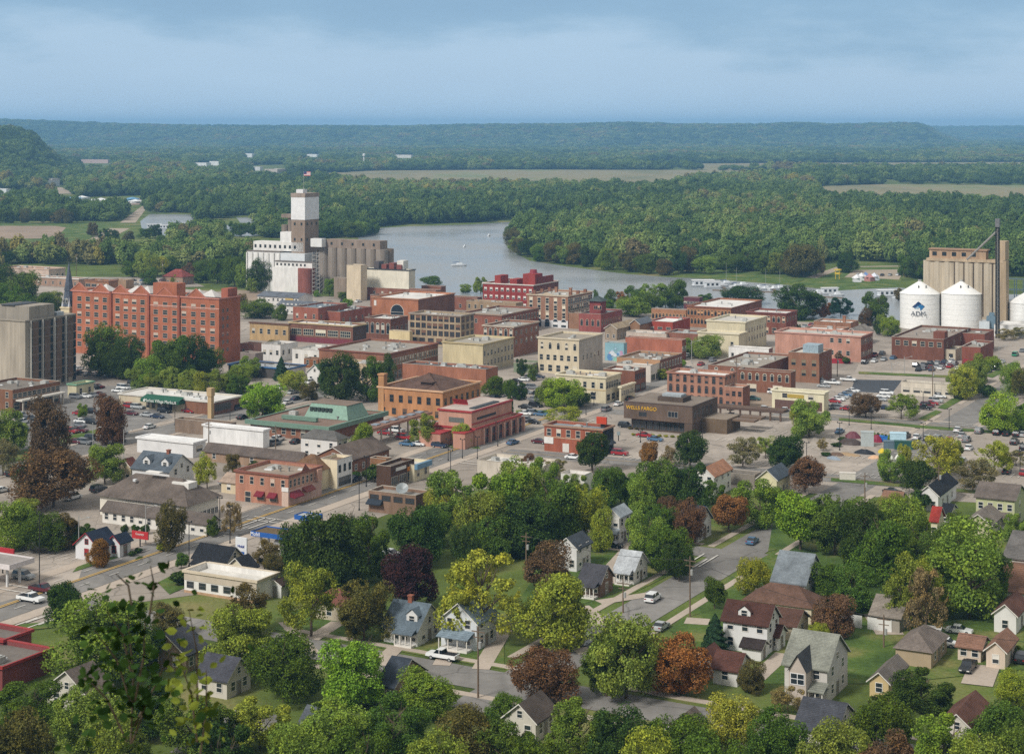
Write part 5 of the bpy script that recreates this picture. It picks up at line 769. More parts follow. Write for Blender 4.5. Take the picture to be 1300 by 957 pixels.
# ---- residential houses
pitched('blue_grey_house', 'blue-grey roofed bungalow with brick chimney and white sunporch', 487, 530, 560, 798, 3.2, 'B', 4.2, '#e6e6e4', '#68757f', Fw=(4, 1), Rw=(2, 1), chim=(.55, .5, 1.6), dormer=(.25,), lm='blue-grey bungalow', porch=('F', .05, .55, 1.6)); pitched('blue_house', 'white and blue house largely hidden behind the pale yellow tree', 560, 605, 630, 790, 5, 'A', 3.4, '#dfe4e8', '#8494a0', Fw=(2, 2), Rw=(2, 2), porch=('F', .1, .9, 2.2), lm='hidden blue house'); pitched('brown_house', 'bungalow with reddish brown hipped roof left of the brownish bush', 396, 440, 462, 770, 3, 'B', 2.4, '#cbbfa8', '#7a5146', hip=True, Fw=(3, 1), lm='brown bungalow')
pitched('white_house', 'white two-storey house with pale roof among green trees', 768, 786, 800, 655, 6, 'A', 3.2, '#ecebe8', '#a9b2b8', Fw=(2, 2), Rw=(2, 2), porch=('F', 0, 1, 1.8), lm='pale-roofed white house'); pitched('white_house', 'white gabled house with dark slate roof left of the driveway', 708, 732, 750, 695, 5, 'A', 4, '#e9e8e6', '#4b5158', Fw=(2, 1), Rw=(2, 2), dormer=None, lm='dark-roofed gabled house'); pitched('brick_cottage', 'brown cottage with dark roof and cream porch posts', 736, 762, 778, 738, 3.2, 'B', 3.2, '#7f6254', '#4f4f55', 'brick', Fw=(2, 1), Rw=(1, 1), porch=('F', .1, .7, 2), lm='dark brown cottage'); pitched('white_cottage', 'white cottage with wide porch behind the roadside trees', 782, 805, 822, 722, 3.2, 'B', 2.6, '#ecebe8', '#b7bcc0', Fw=(3, 1), porch=('F', .1, .9, 1.6), lm='white porch cottage')
pitched('navy_roof_house', 'white house with navy roof behind the dark red tree', 862, 886, 903, 665, 4, 'B', 3, '#e6e6e4', '#39414e', Fw=(2, 1), Rw=(2, 1), lm='navy-roofed white house'); pitched('peach_roof_house', 'white two-storey house with peach shingle roof beside the parking lanes', 884, 906, 928, 604, 5.5, 'A', 2.4, '#e8e6e2', '#b08268', Fw=(2, 2), Rw=(3, 2), lm='peach-roofed house'); pitched('cream_house', 'cream house with slate gable roof between round trees', 962, 986, 1003, 608, 4.5, 'A', 4, '#e6deb8', '#566069', Fw=(2, 1), Rw=(2, 1), lm='cream gabled house'); BX('flat_garage', 'low dark-roofed garage beside the cream gabled house', 'garage', 920, 958, 966, 603, 3, '#8f8578', '#474b52', 'stucco', units=0)
pitched('grey_roof_house', 'two-level white house with mottled grey shingle roofs by the street corner', 981, 1022, 1044, 740, 4.5, 'B', 4.6, '#e8e8e6', '#7d858b', Fw=(3, 1), Rw=(2, 2), lm='mottled grey roof house', porch=None)
pitched('ranch_house', 'long low house with brown hipped roof behind the white brown-roofed house', 945, 1030, 1046, 772, 3, 'B', 2.8, '#ddd2b4', '#6e5549', hip=True, Fw=(5, 1), Rw=(2, 1), lm='long brown hipped house'); pitched('garage', 'cream garage with dark brown roof and white door', 978, 1010, 1026, 794, 2.8, 'B', 1.8, '#ddc9a4', '#5f463c', 'stucco', Fw=(1, 1), Rw=None, cat='garage', lm='cream garage')
pitched('brown_roof_house', 'white two-storey house with steep dark brown roof near the middle bottom', 918, 974, 989, 792, 5.4, 'B', 4.2, '#eeeeec', '#553a33', Fw=(3, 2), Rw=(2, 2), dormer=(.55,), lm='white brown-roofed house'); pitched('entry_annex', 'small side entry with brown roof on the white brown-roofed house', 974, 988, 997, 806, 2.8, 'B', 1.2, '#eeeeec', '#5a3e36', Fw=(1, 1), Rw=(1, 1), cat='annex'); pitched('porch_annex', 'low dark-roofed rear annex of the white brown-roofed house', 942, 966, 974, 822, 2.4, 'B', .8, '#e6e6e2', '#3e3634', Fw=None, Rw=None, cat='annex')
pitched('brown_roof_shed', 'white outbuilding with dark brown roof at the bottom, left of two', 878, 903, 918, 840, 2.8, 'A', 1.8, '#e6e4e0', '#5f4038', Fw=None, cat='outbuilding'); pitched('brown_roof_shed', 'white outbuilding with dark brown roof at the bottom, right of two', 905, 936, 952, 850, 2.8, 'B', 1.8, '#e6e4e0', '#5f4038', Fw=(1, 1), cat='outbuilding')
o = pitched('victorian_house', 'grey and white cross-gabled Victorian house with weathered roof', 996, 1050, 1076, 848, 5.6, 'B', 3.8, '#d6d2cc', '#8c8e84', Fw=(2, 2), Rw=(2, 2), dormer=None, lm='grey Victorian house', porch=('F', .0, .5, 2.4)); w, d = o.w, o.d; g = MB().box(-w * .75, -3, 0, -w * .35, -.02, 5.6).face([(-w * .75, -3, 5.6), (-w * .35, -3, 5.6), (-w * .55, -3, 7.8)]); g.obj('front_wing', ('siding',), o.root, '#c9bdb2'); r2 = MB(); yr = d * .42; r2.face([(-w * .78, -3.4, 5.3), (-w * .55, -3.4, 8.0), (-w * .55, yr, 8.0), (-w * .78, 0, 5.3)]).face([(-w * .32, -3.4, 5.3), (-w * .55, -3.4, 8.0), (-w * .55, yr, 8.0), (-w * .32, 0, 5.3)]); r2.obj('front_wing_roof', ('shingle',), o.root, '#4e5054')
for x in (-w * .63, -w * .47): link('front_window', win_mesh(1, 1.6, 's'), o.root, (x, -3.0, 3.4), 0, None, '#eee')
pitched('grey_garage', 'grey double garage with white doors at the edge of the lawn', 1106, 1142, 1160, 783, 3, 'B', 2.2, '#a8a196', '#8f867c', Fw=None, Rw=(1, 1), door=None, cat='garage', lm='grey double garage')
o2 = [q for q in LABELS if q['label'].startswith('grey double garage')][0]
for u in (-9, -3.6): MB().box(-2.2, -.1, 0, 2.2, -.02, 2.3).obj('garage_door', ('siding',), o2, '#e8e8e4', (u, 0, .02))
pitched('tool_shed', 'small light grey shed on the lawn beside two white cars', 1172, 1190, 1196, 803, 2, 'B', .5, '#b8b7b2', '#c4c3be', Fw=None, Rw=None, door='F', cat='shed'); pitched('hip_garage', 'garage with grey-brown hipped roof by the gravel alley', 1137, 1182, 1202, 828, 2.8, 'B', 2.4, '#b9a58a', '#7c726b', hip=True, Fw=None, cat='garage', lm='hipped grey garage'); pitched('small_cottage', 'small cottage with grey roof and cream wall at the bottom edge', 1104, 1128, 1150, 865, 2.8, 'A', 2, '#d9c190', '#77706a', Fw=(1, 1), lm='bottom cream cottage')
o = pitched('pink_cottage', 'pale pink cottage with brown shingle roof by the alley', 1252, 1276, 1290, 826, 3.2, 'A', 2.8, '#e0c9b2', '#8f6d5c', 'stucco', Fw=(1, 1), Rw=(1, 1), lm='pale pink cottage'); pitched('pink_cottage_wing', 'low wing of the pale pink cottage with dustbins beside it', 1216, 1245, 1254, 822, 2.6, 'B', 1.2, '#e0c9b2', '#8f6d5c', 'stucco', Fw=(2, 1), cat='annex')
pitched('brown_white_house', 'white house with brown roofs at the right edge', 1262, 1290, 1304, 780, 3.6, 'A', 2.6, '#ecebe8', '#6b4c42', Fw=(1, 1), Rw=(1, 1), lm='right edge white house'); pitched('hidden_house', 'low white house with brown roof above the right edge lawn', 1262, 1300, 1330, 752, 3, 'B', 2.2, '#e6e6e2', '#80604e', Fw=(2, 1)); pitched('edge_house', 'grey-roofed house behind foliage at the right edge', 1275, 1310, 1335, 710, 4.5, 'B', 3, '#e0dcd4', '#6f6c69', Fw=(2, 1))
pitched('green_house', 'pale green two-storey house with brown roof', 1239, 1288, 1301, 634, 6.4, 'B', 2.2, '#c3c79c', '#6f6660', Fw=(4, 2), Rw=(1, 2), lm='pale green house', porch=('F', .1, .75, 2.4)); pitched('green_house_garage', 'garage with wide grey-brown roof in front of the pale green house', 1226, 1258, 1277, 665, 3, 'A', 1.8, '#cfc9a8', '#837a72', Fw=None, cat='garage', lm='garage of the green house'); pitched('white_black_house', 'white gabled house with black roof beside the car park', 1166, 1191, 1214, 628, 4, 'A', 4, '#ecebe8', '#2e3136', Fw=(2, 1), Rw=(2, 1), lm='black-roofed gabled house'); pitched('white_black_annex', 'low white annex with black roof right below the black-roofed gable', 1196, 1206, 1214, 650, 3, 'B', 1.2, '#ecebe8', '#2e3136', Fw=(1, 1), cat='annex')
pitched('red_roof_cottage', 'cream cottage with red roof half hidden by light green tree', 1182, 1190, 1198, 660, 4, 'B', 2.4, '#e0d8b8', '#9c3c34', Fw=(1, 1), lm='red-roofed cottage'); pitched('orange_trim_house', 'low house with brown roof hidden behind light green tree', 1118, 1140, 1152, 640, 3, 'B', 2, '#e0c7b0', '#8b6a58', Fw=(2, 1))
for k, q in enumerate([(185, 236, 262, 830, '#4c4e55'), (250, 288, 318, 862, '#4f5058'), (60, 110, 140, 880, '#6f655e'), (480, 500, 540, 870, '#3f4650'), (640, 680, 705, 915, '#5c534d'), (1010, 1060, 1085, 930, '#4c4e55'), (840, 880, 900, 935, '#70665e'), (380, 430, 455, 930, '#5a5f66'), (1190, 1240, 1262, 930, '#6b4c42')]):
    pitched('bungalow', ['tan bungalow with dark roof behind foreground leaves', 'bungalow with charcoal roof and white gable edge at the bottom left', 'house with brown roof at the lower left corner', 'dark slate-roofed house tip by the parked white pickup', 'bungalow below the bottom street near the middle', 'charcoal-roofed bungalow below the grey Victorian house', 'brown-roofed bungalow under the orange-red tree', 'slate-roofed bungalow among bottom trees', 'dark brown bungalow at the lower right'][k], q[0], q[1], q[2], q[3], 3.2, 'AB'[k % 2], 2.8, '#a08a74' if k % 3 == 0 else '#d8d2c6', q[4], Fw=(2, 1), Rw=(2, 1), trimc='#e6e2da')
# ================================================================ GRAIN ELEVATORS AND TANKS
random.seed(9)
def silo_row(o, n, r, x0, y, z1, col, mat='concrete', z0=0, name='silo', dx=None):
    m = MB().cyl(0, 0, z0, z1, r, r, 20).mesh('silo', (mat,)); dx = dx or 2 * r
    for k in range(n): link(name, m, o.root, (x0 - dx * k, y, 0), 0, None, col)
# right-hand elevator
o = base('grain_elevator', 'tall tan concrete grain elevator with stained silos behind the white tanks', 'grain elevator', 1176, 1272, 1286, 330, 31.5, None, 'tan grain elevator'); w = o.w
r = w / 16; silo_row(o, 8, r * 1.06, -r, r, 30, '#c6b9a4'); rbox(o, 'silo_block', -w + r * .3, r * .12, 0, -r * .6, r * 3.2, 29.5, '#bfb19b', 'concrete'); rbox(o, 'deck', -w, -.3, 30, .5, r * 3.4, 31.2, '#c0ab8f', 'concrete')
rbox(o, 'gallery', -w + 1, 1.5, 31.2, -w * .22, 7, 35, '#b89c80', 'concrete'); rbox(o, 'gallery_roof', -w + .6, 1, 35.01, -w * .2, 7.5, 35.5, '#a58468'); rbox(o, 'head_house', -1.5 * r, 1, 31.2, 1.2, 9, 39.5, '#c0ab8f', 'concrete'); rbox(o, 'stair_block', -1.2, -.2, 0, 1.8, 6, 31, '#b7a286', 'concrete')
o.h = 35
for k in range(5): link('window', win_mesh(1.8, 1.6, ''), o.root, (-w * (.9 - .13 * k), 1.49, 32.4), 0, None, '#4f463e')
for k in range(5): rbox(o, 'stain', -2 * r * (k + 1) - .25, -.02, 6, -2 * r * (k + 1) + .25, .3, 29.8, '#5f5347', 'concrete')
o = base('elevator_leg', 'tall thin steel lattice leg tower standing against the tan grain elevator', 'conveyor tower', 1263, 1268, 1271, 281, 50, None); b = MB(); 
for x in (-1.3, 0):
    for y in (0, 1.3): b.tube((x, y, 0), (x, y, 50), .16, .16, 4)
for k in range(25):
    z = 2 * k; b.tube((-1.3, 0, z), (0, 0, z + 2), .07, .07, 4); b.tube((0, 0, z), (0, 1.3, z + 2), .07, .07, 4); b.tube((-1.3, 0, z), (0, 0, z), .07, .07, 4)
b.obj('lattice', ('dark_metal',), o.root); rbox(o, 'leg_casing', -.95, .35, 0, -.35, .95, 50, '#8d8a84', 'metal'); rbox(o, 'head_box', -1.5, -.3, 47.5, .3, 1.6, 51, '#77787a', 'metal'); b = MB().tube((-.6, .6, 46), (-14, 2, 33), .45, .45, 8); b.obj('spout', ('metal',), o.root, '#9a9690')
for k, (xL, xR, yw, yb_, l_) in enumerate([(1143, 1192.5, 374, 418, 'white steel grain tank with dark blue emblem and lettering'), (1195.6, 1246, 374, 420, 'plain white steel grain tank right of the lettered tank'), (1281, 1334, 386, 422, 'white steel grain tank cut by the right edge')]):
    c = P((xL + xR) / 2, yb_ - 2.5); rr = (xR - xL) / 2 * c.y / F; hh = (yb_ - yw) * 90 / (yb_ - YH); t = empty('grain_tank', c, 0, l_, 'grain tank', 'white grain tanks'); t['cx'] = c.x; t['cy'] = c.y; t['lm'] = ['lettered tank', 'plain white tank', 'right edge tank'][k]
    MB().cyl(0, 0, 0, hh, rr, rr, 48, cap=False).obj('wall', ('trim',), t, '#fbfbf8', smooth=True); MB().cyl(0, 0, hh, hh + 5.2, rr + .25, .8, 48).obj('conical_roof', ('trim',), t, '#f6f6f3'); MB().cyl(0, 0, hh + 5.2, hh + 6, .8, .8, 10).obj('roof_hatch', ('metal',), t, '#b8b8b4')
    rb = MB()
    for z in range(1, 7): rb.cyl(0, 0, hh * z / 7, hh * z / 7 + .08, rr + .04, rr + .04, 48, cap=False)
    rb.obj('hoop', ('trim',), t, '#efefec')
    for a in (-1.2, -1.9): MB().box(-.25, -.05, 0, .25, .05, 1.2).obj('vent', ('dark_metal',), t, None, ((rr * .55) * math.cos(a), (rr * .55) * math.sin(a), hh + 2.6))
    if k == 0:   # curved lettering and emblem follow the tank wall
        yaw = math.atan2(c.x, c.y); ang = -math.pi / 2 - yaw - .07
        cu = bpy.data.curves.new('lettering', 'FONT'); cu.body = 'ADM'; cu.size = 3.0; cu.extrude = .02; cu.align_x = 'CENTER'; cu.materials.append(MATS['trim']); me = bpy.data.meshes.new_from_object(bpy.data.objects.new('lettering', cu)); tx = bpy.data.objects.new('lettering', me); COL.objects.link(tx); tx.parent = t; tx.location = ((rr + .45) * math.cos(ang), (rr + .45) * math.sin(ang), hh - 9.4); tx.rotation_euler = (math.pi / 2, 0, ang + math.pi / 2); tx.color = (*hexc('#3f4a58'), 1)
        def emb(pts, col, dz): 
            q = []
            for x, z in pts: a = ang + x / rr; q.append(((rr + .12 + dz) * math.cos(a), (rr + .12 + dz) * math.sin(a), hh - 5.2 + z))
            MB().face(q).obj('emblem', ('trim',), t, col)
        emb([(-2.8, -.3), (0, 2.2), (2.8, 0), (1.5, -1.2), (0, .5), (-1.5, -.9)], '#1d3f6c', 0); emb([(-.4, .2), (1.0, .9), (2.6, -.1), (.9, -2.0), (.6, -.6)], '#2f78b0', .05); emb([(-1.8, -1.1), (-.3, .1), (.5, -.5), (-.2, -1.0)], '#9cc0d8', .05)
    if k == 1: MB().tube((-rr * .95, -rr * .3, hh), (0, -rr - .1, 1), .12).obj('ladder', ('metal',), t, '#cfcfcc')
o = base('dust_collector', 'blue-grey steel dust collector in front of the tan grain elevator', 'machine', 1257, 1264, 1270, 402, 8); MB().box(-4, 0, 3, 0, 4, 8).cyl(-2, 2, 0, 3, .5, 2, 8).box(-3, 1, 8, -1, 3, 9.5).obj('hopper', ('metal',), o.root, '#6f8796'); BX('office_trailer', 'white rooftop cabin beside the blue-grey dust collector', 'cabin', 1243, 1256, 1259, 408, 6, '#d3dce0', '#c9d2d6', 'siding', units=0)
o = base('steel_frame', 'open blue-grey steel frame right of the tan grain elevator', 'frame', 1288, 1299, 1304, 355, 20); b = MB()
for x in (-8, -4, 0):
    for y in (0, 5): b.tube((x, y, 0), (x, y, 20), .2, .2, 4)
for z in (5, 10, 15, 20):
    for y in (0, 5): b.tube((-8, y, z), (0, y, z), .16, .16, 4)
b.obj('frame', ('metal',), o.root, '#5f7686'); BX('loading_shed', 'long white shed with small windows right of the white cabin', 'shed', 1262, 1300, 1310, 414, 5, '#e3e1dc', '#e6e4e0', 'stucco', Fw=(6, 1, dict(w=1.4, h=1)), units=0)
# left-hand mill: tower, brown silos, white blocks
o = base('grain_mill', 'grain mill with tall brown and white head tower, brown silos and whitewashed blocks', 'grain mill', 370, 387, 404.5, 248, 53, None, 'grain mill'); w, d = o.w, o.d; s = 2.29
MB().box(-w, 0, 0, 0, d, 39.5).obj('tower_shaft', ('concrete',), o.root, '#9c8a7a'); MB().box(-w - .15, -.15, 39.5, .15, d + .15, 51.8).obj('tower_head', ('siding',), o.root, '#f2f2f2'); rbox(o, 'tower_parapet', -w - .3, -.3, 51.81, .3, d + .3, 54, '#a5968a', 'concrete'); rbox(o, 'lift_box', -w * .8, 2, 54.01, -w * .3, 6, 56, '#e6e6e6')
for f, cols in (('F', 2), ('R', 3)):
    for z in (28, 36.5): 
        for k in range(cols): add_win(o, f, (w if f == 'F' else d) * (k + .5) / cols, z, 1.0, 1.4, '', '#6a6058')
for u, z in ((.35, 47.5), (.62, 47.5), (.2, 41.5)): add_win(o, 'R', d * u, z, 1.0, 1.4, '', '#dcdcdc')
cw = pix(o.root.location)[0]; scl = F / o.root.location.y
def lx(px): return (px - cw) / scl / o.r.x
# brown silos to the right of the tower
rs = (lx(486) - lx(397)) / 14 / 1.0
for k in range(7): MB().cyl(0, 0, 0, 24.5, rs * 1.05, rs * 1.05, 20).obj('silo', ('concrete',), o.root, '#a2968a', (lx(397) + rs * (2 * k + 1), 4 + rs, 0)); MB().cyl(0, 0, 0, 24.5, rs * 1.05, rs * 1.05, 16).obj('silo', ('concrete',), o.root, '#9a897a', (lx(397) + rs * (2 * k + 1), 4 + rs * 3, 0))
rbox(o, 'silo_gallery', lx(408), 5, 24.5, lx(480), 5 + rs * 2.4, 29, '#97877a', 'concrete')
for k in range(5): link('gallery_window', win_mesh(1.1, 1.3, ''), o.root, (lx(416 + 14 * k), 4.99, 26.2), 0, None, '#5a5048')
rbox(o, 'white_penthouse', lx(394), .5, 25, lx(409), 4.5, 29.5, '#e9e9e6', 'stucco')
# whitewashed block to the left
x0, x1 = lx(312), lx(357); MB().box(x0, -3, 0, x1, 14, 21.5).obj('white_block', ('stucco',), o.root, '#eceae6'); n = 6
for k in range(n + 1): rbox(o, 'buttress', x0 + (x1 - x0) * k / n - .35, -3.6, 0, x0 + (x1 - x0) * k / n + .35, -3.01, 21, '#dedbd4', 'stucco')
rbox(o, 'white_block_roof', x0 - .3, -3.3, 21.51, x1 + .3, 14.3, 22, '#7a7068'); rbox(o, 'white_gallery', x0 + 2, 0, 22.01, lx(385), 7, 27, '#e9e6e0', 'stucco'); MB().box(x1 + .01, -3, 0, lx(391), 10, 21.2).obj('white_block', ('siding',), o.root, '#e4e8ea')
for k in range(9): link('gallery_window', win_mesh(1.2, 1.6, ''), o.root, (x0 + 3.5 + k * 3.3, -.01, 23.6), 0, None, '#6a635c')
rbox(o, 'white_cabin', lx(352), 1, 27.01, lx(367), 7, 32.5, '#eceae6', 'stucco')
for k in range(4): MB().cyl(0, 0, 22, 40 if k else 36, 2.0, 2.0, 14).obj('round_bin', ('concrete',), o.root, '#94877b', (lx(347) + 4.3 * k, 9, 0))
rbox(o, 'bin_deck', lx(346), 6, 40.01, lx(367), 12, 42, '#8f8074', 'concrete')
# lower white block and red bin
MB().box(lx(356), -9, 0, lx(391), -3.7, 14).obj('lower_white_block', ('stucco',), o.root, '#eae8e3'); rbox(o, 'lower_gallery', lx(358), -8, 14.01, lx(408), -5, 17, '#e6e4de', 'stucco'); rbox(o, 'lower_gallery_roof', lx(357), -8.3, 17.01, lx(409), -4.7, 17.4, '#6d655e')
for k in range(8): link('gallery_window', win_mesh(.9, 1.1, ''), o.root, (lx(361) + k * 2.6, -8.01, 15), 0, None, '#6a635c')
rr = (lx(410) - lx(391)) / 2; MB().cyl(0, 0, 0, 14, rr, rr, 24).obj('red_bin', ('brick',), o.root, '#93504a', (lx(400.5), -8, 0))
b = MB(); X = lx(416)
for x in (-2.4, 2.4):
    for y in (-2, 2): b.tube((X + x, -8 + y, 0), (X + x, -8 + y, 23), .16, .16, 4)
for k in range(11):
    z = 2.1 * k; b.tube((X - 2.4, -10, z), (X + 2.4, -10, z + 2.1), .1, .1, 4); b.tube((X + 2.4, -10, z), (X - 2.4, -10, z), .1, .1, 4); b.tube((X + 2.4, -10, z), (X + 2.4, -6, z + 2.1), .1, .1, 4)
b.obj('stair_frame', ('metal',), o.root, '#b4b0aa')
b = MB().tube((0, 0, 0), (0, 0, 12), .12, .07, 6); b.obj('flagpole', ('galvanised',), o.root, None, (-w * .5, d * .4, 54)); fl = MB()
for k in range(7): fl.box(0, -.03, k * .34, 4.4, .03, k * .34 + .34, k % 2)
fl.box(0, -.05, 1.02, 1.9, .05, 2.4, 2); flat('flag_red', '#b03a44'); flat('flag_white', '#e8e4e4'); flat('flag_blue', '#3c4a74'); fl.obj('flag', ('flag_red', 'flag_white', 'flag_blue'), o.root, None, (-w * .5 + .1, d * .4, 63.4))
# cream mill buildings in front of the silos
o = BX('mill_building', 'tall windowless tan block in front of the brown silos', 'mill', 440, 458, 466, 337, 18.6, '#d9c3a0', '#a59a8c', 'stucco', units=1, lm='tan mill block'); o = BX('mill_building', 'long cream mill with dark rooftop machinery and side canopy', 'mill', 459, 519, 527, 343, 15.9, '#e9e0c8', '#5f6164', 'stucco', units=12, cornice='#3f4246', lm='long cream mill')
for k in range(4): rbox(o, 'roof_machine', -o.w * (.8 - .16 * k), 3, o.zr, -o.w * (.8 - .16 * k) + 3, 8, o.zr + random.uniform(2, 4.5), random.choice(['#5e5653', '#8c8a86', '#8a4f46']), 'metal')
rbox(o, 'roof_cabin', -o.w * .33, 4, o.zr, -o.w * .2, 9, o.zr + 5, '#e8e4d8', 'stucco'); BX('silo_base', 'short brown concrete annex at the foot of the silos', 'annex', 424, 439, 442, 353, 11, '#9a8a7a', '#8f8578', 'concrete', units=0)
o = base('conveyor_shed', 'pale blue-grey shed with steep roof beyond the whitewashed mill block', 'shed', 283, 318, 328, 318, 9, None, 'pale blue shed'); w, d = o.w, o.d; MB().box(-w, 0, 0, 0, d, 9).obj('wall', ('siding',), o.root, '#9eb0bf'); MB().face([(-w - 1, -1, 8.5), (1, -1, 8.5), (1, d / 2, 13), (-w - 1, d / 2, 13)]).face([(-w - 1, d + 1, 8.5), (1, d + 1, 8.5), (1, d / 2, 13), (-w - 1, d / 2, 13)]).face([(0, 0, 9), (0, d, 9), (0, d / 2, 12.8)]).obj('roof', ('metal',), o.root, '#8296a8')
# ================================================================ VEHICLES
random.seed(21)
def car_parts(kind):
    L_, W_ = {'sedan': (4.6, 1.8), 'suv': (4.7, 1.9), 'pickup': (5.7, 1.95), 'van': (5.0, 1.95), 'boxvan': (6.2, 2.1)}[kind]; hl, hw = L_ / 2, W_ / 2
    prof = {'sedan': ([(-hl, .35), (-hl, .85), (-hl + .9, .98), (.75, .98), (hl - .1, .80), (hl, .5), (hl, .35)], [(-hl + .75, .97), (-hl + 1.35, 1.42), (.25, 1.42), (1.0, .97)]),
            'suv': ([(-hl, .4), (-hl, 1.05), (-hl + .1, 1.1), (.95, 1.1), (hl - .1, .95), (hl, .6), (hl, .4)], [(-hl + .08, 1.09), (-hl + .35, 1.72), (.45, 1.72), (1.15, 1.09)]),
            'pickup': ([(-hl, .5), (-hl, 1.12), (-.35, 1.12), (1.2, 1.12), (hl - .1, 1.02), (hl, .7), (hl, .5)], [(-.45, 1.11), (-.3, 1.75), (.75, 1.75), (1.35, 1.11)]),
            'van': ([(-hl, .35), (-hl, 1.0), (1.3, 1.0), (hl - .1, .85), (hl, .5), (hl, .35)], [(-hl + .05, .99), (-hl + .2, 1.75), (.8, 1.75), (1.75, .99)]),
            'boxvan': ([(-hl, .4), (-hl, 1.2), (hl - .7, 1.2), (hl, 1.0), (hl, .4)], [(-hl, 1.19), (-hl, 2.4), (1.5, 2.4), (2.4, 1.19)])}[kind]
    def loft(pr, hw0, hw1, mi=0, z0=None):
        b = MB(); zs = [p[1] for p in pr]; za, zb = min(zs), max(zs); f = lambda z: hw0 + (hw1 - hw0) * ((z - za) / (zb - za) if zb > za else 0)
        i = 0; Lft = [(x, f(z), z) for x, z in pr]; Rt = [(x, -f(z), z) for x, z in pr]; b.face(Lft, mi); b.face(Rt[::-1], mi)
        for k in range(len(pr)): k2 = (k + 1) % len(pr); b.face([Lft[k], Rt[k], Rt[k2], Lft[k2]], mi)
        return b
    body = loft(prof[0], hw, hw * .94)
    if kind == 'pickup': body.box(-hl + .15, -hw + .12, 1.125, -.45, hw - .12, 1.13, 1)
    g = loft(prof[1], hw * .93, hw * .78, 0); c = prof[1]; zt = max(p[1] for p in c); rx = [p[0] for p in c if p[1] == zt]; rf = MB().box(min(rx) - .02, -hw * .79, zt - .02, max(rx) + .02, hw * .79, zt + .05)
    for x in (min(rx) + (max(rx) - min(rx)) * .5, ): rf.box(x - .05, -hw * .93, 1.1 if kind != 'sedan' else .98, x + .05, hw * .93, zt - .01, 0)
    if kind == 'boxvan': g = MB().box(1.5, -hw * .9, 1.25, 2.3, hw * .9, 1.9); rf = MB().box(-hl + .02, -hw * .98, 1.2, 1.45, hw * .98, 2.5)
    wh = MB(); return dict(body=body.mesh('body', ('car_paint', 'tyre')), windows=g.mesh('windows', ('car_glass',)), roof=rf.mesh('cabin_roof', ('car_paint',)), hl=hl, hw=hw)
wm = MB().cyl(0, 0, -.11, .11, .34, .34, 14).cyl(0, 0, .11, .13, .2, .2, 8, 1); wm.f.append(tuple(range(13, -1, -1))); wm.m.append(0); WHEEL = wm.mesh('wheel', ('tyre', 'galvanised'))
lm_ = MB().box(0, -.22, 0, .04, .22, .16); flat('headlamp', '#e4e4e0', .2); flat('tail_lamp', '#8c1f1c', .3); HEADL = lm_.mesh('headlight', ('headlamp',)); TAILL = MB().box(-.04, -.2, 0, 0, .2, .2).mesh('tail_light', ('tail_lamp',))
CP = {k: car_parts(k) for k in ('sedan', 'suv', 'pickup', 'van', 'boxvan')}
CC = {'w': ('white', '#eef0f0'), 's': ('silver', '#b4b8ba'), 'g': ('grey', '#7c8084'), 'k': ('black', '#26282c'), 'n': ('dark blue', '#2c3a54'), 'r': ('red', '#a02a30'), 'm': ('maroon', '#5e222c'), 't': ('teal', '#3f6c6c'), 'b': ('blue', '#54789a'), 'G': ('green', '#3c9470'), 'e': ('beige', '#b8a88c')}
KN = {'c': 'sedan', 'u': 'suv', 'p': 'pickup', 'v': 'van', 'b': 'boxvan'}; KW = {'c': 'sedan', 'u': 'sport utility vehicle', 'p': 'pickup', 'v': 'van', 'b': 'box van'}
def car(x, y, code, head, where, group='cars parked in the town'):
    col, kd = code[0], code[1]; c = CP[KN[kd]]; n, hx = CC[col]; p = P(x, y); yaw = {'A': math.pi / 2 + YAW, 'B': YAW, 'a': YAW - math.pi / 2, 'b': YAW + math.pi}[head] + random.gauss(0, .03)
    t = empty({'c': 'parked_car', 'u': 'parked_car', 'p': 'pickup_truck', 'v': 'minivan', 'b': 'box_van'}[kd], Vector((p.x, p.y, .07)), yaw, f'{n} {KW[kd]} {where}', 'van' if kd in 'vb' else 'pickup' if kd == 'p' else 'car', group)
    link('body', c['body'], t, (0, 0, 0), None, None, hx); link('windows', c['windows'], t, (0, 0, 0)); link('cabin_roof', c['roof'], t, (0, 0, 0), None, None, hx)
    for sx_ in (-1, 1):
        for sy_ in (-1, 1):
            q = link('wheel', WHEEL, t, (sx_ * c['hl'] * .62, sy_ * (c['hw'] - .09), .34)); q.rotation_euler = (-sy_ * math.pi / 2, 0, 0)
    if y > 500:
        for sy_ in (-1, 1): link('headlight', HEADL, t, (c['hl'] - .02, sy_ * c['hw'] * .65, .62)); link('tail_light', TAILL, t, (-c['hl'] + .02, sy_ * c['hw'] * .72, .75))
    return t
def cars(where, head, items):
    for it in items.split(';'):
        x, y, c = it.split(); car(float(x), float(y), c, head, where)
def rowc(where, head, x0, y0, x1, y1, codes):
    n = len(codes.split()); a, b = P(x0, y0), P(x1, y1)
    for k, c in enumerate(codes.split()):
        q = a + (b - a) * (k / max(1, n - 1)); px, py = pix(q); car(px, py, c, head, where)
cars('parked below the brown brick office', 'A', '27 530 su;29 538 wu;30 548 bc;38 534 gu;22 541 su')
cars('in the lot left of the cream market', 'B', '101 527 rc;117 525 ku;103 537 wc;116 538 ku;96 506 gu;108 505 wc;118 504 gc;127 503 mc;107 496 ws;118 494 ku;125 493 mc;157 494 wv;171 495 su'.replace('ws', 'wc'))
cars('on the tree island edge of the left lot', 'B', '88 550 rp;101 549 mp;80 554 kc;101 542 gc;96 563 mc;108 564 gu;117 559 ku;129 556 wc;151 561 kc;153 551 gc')
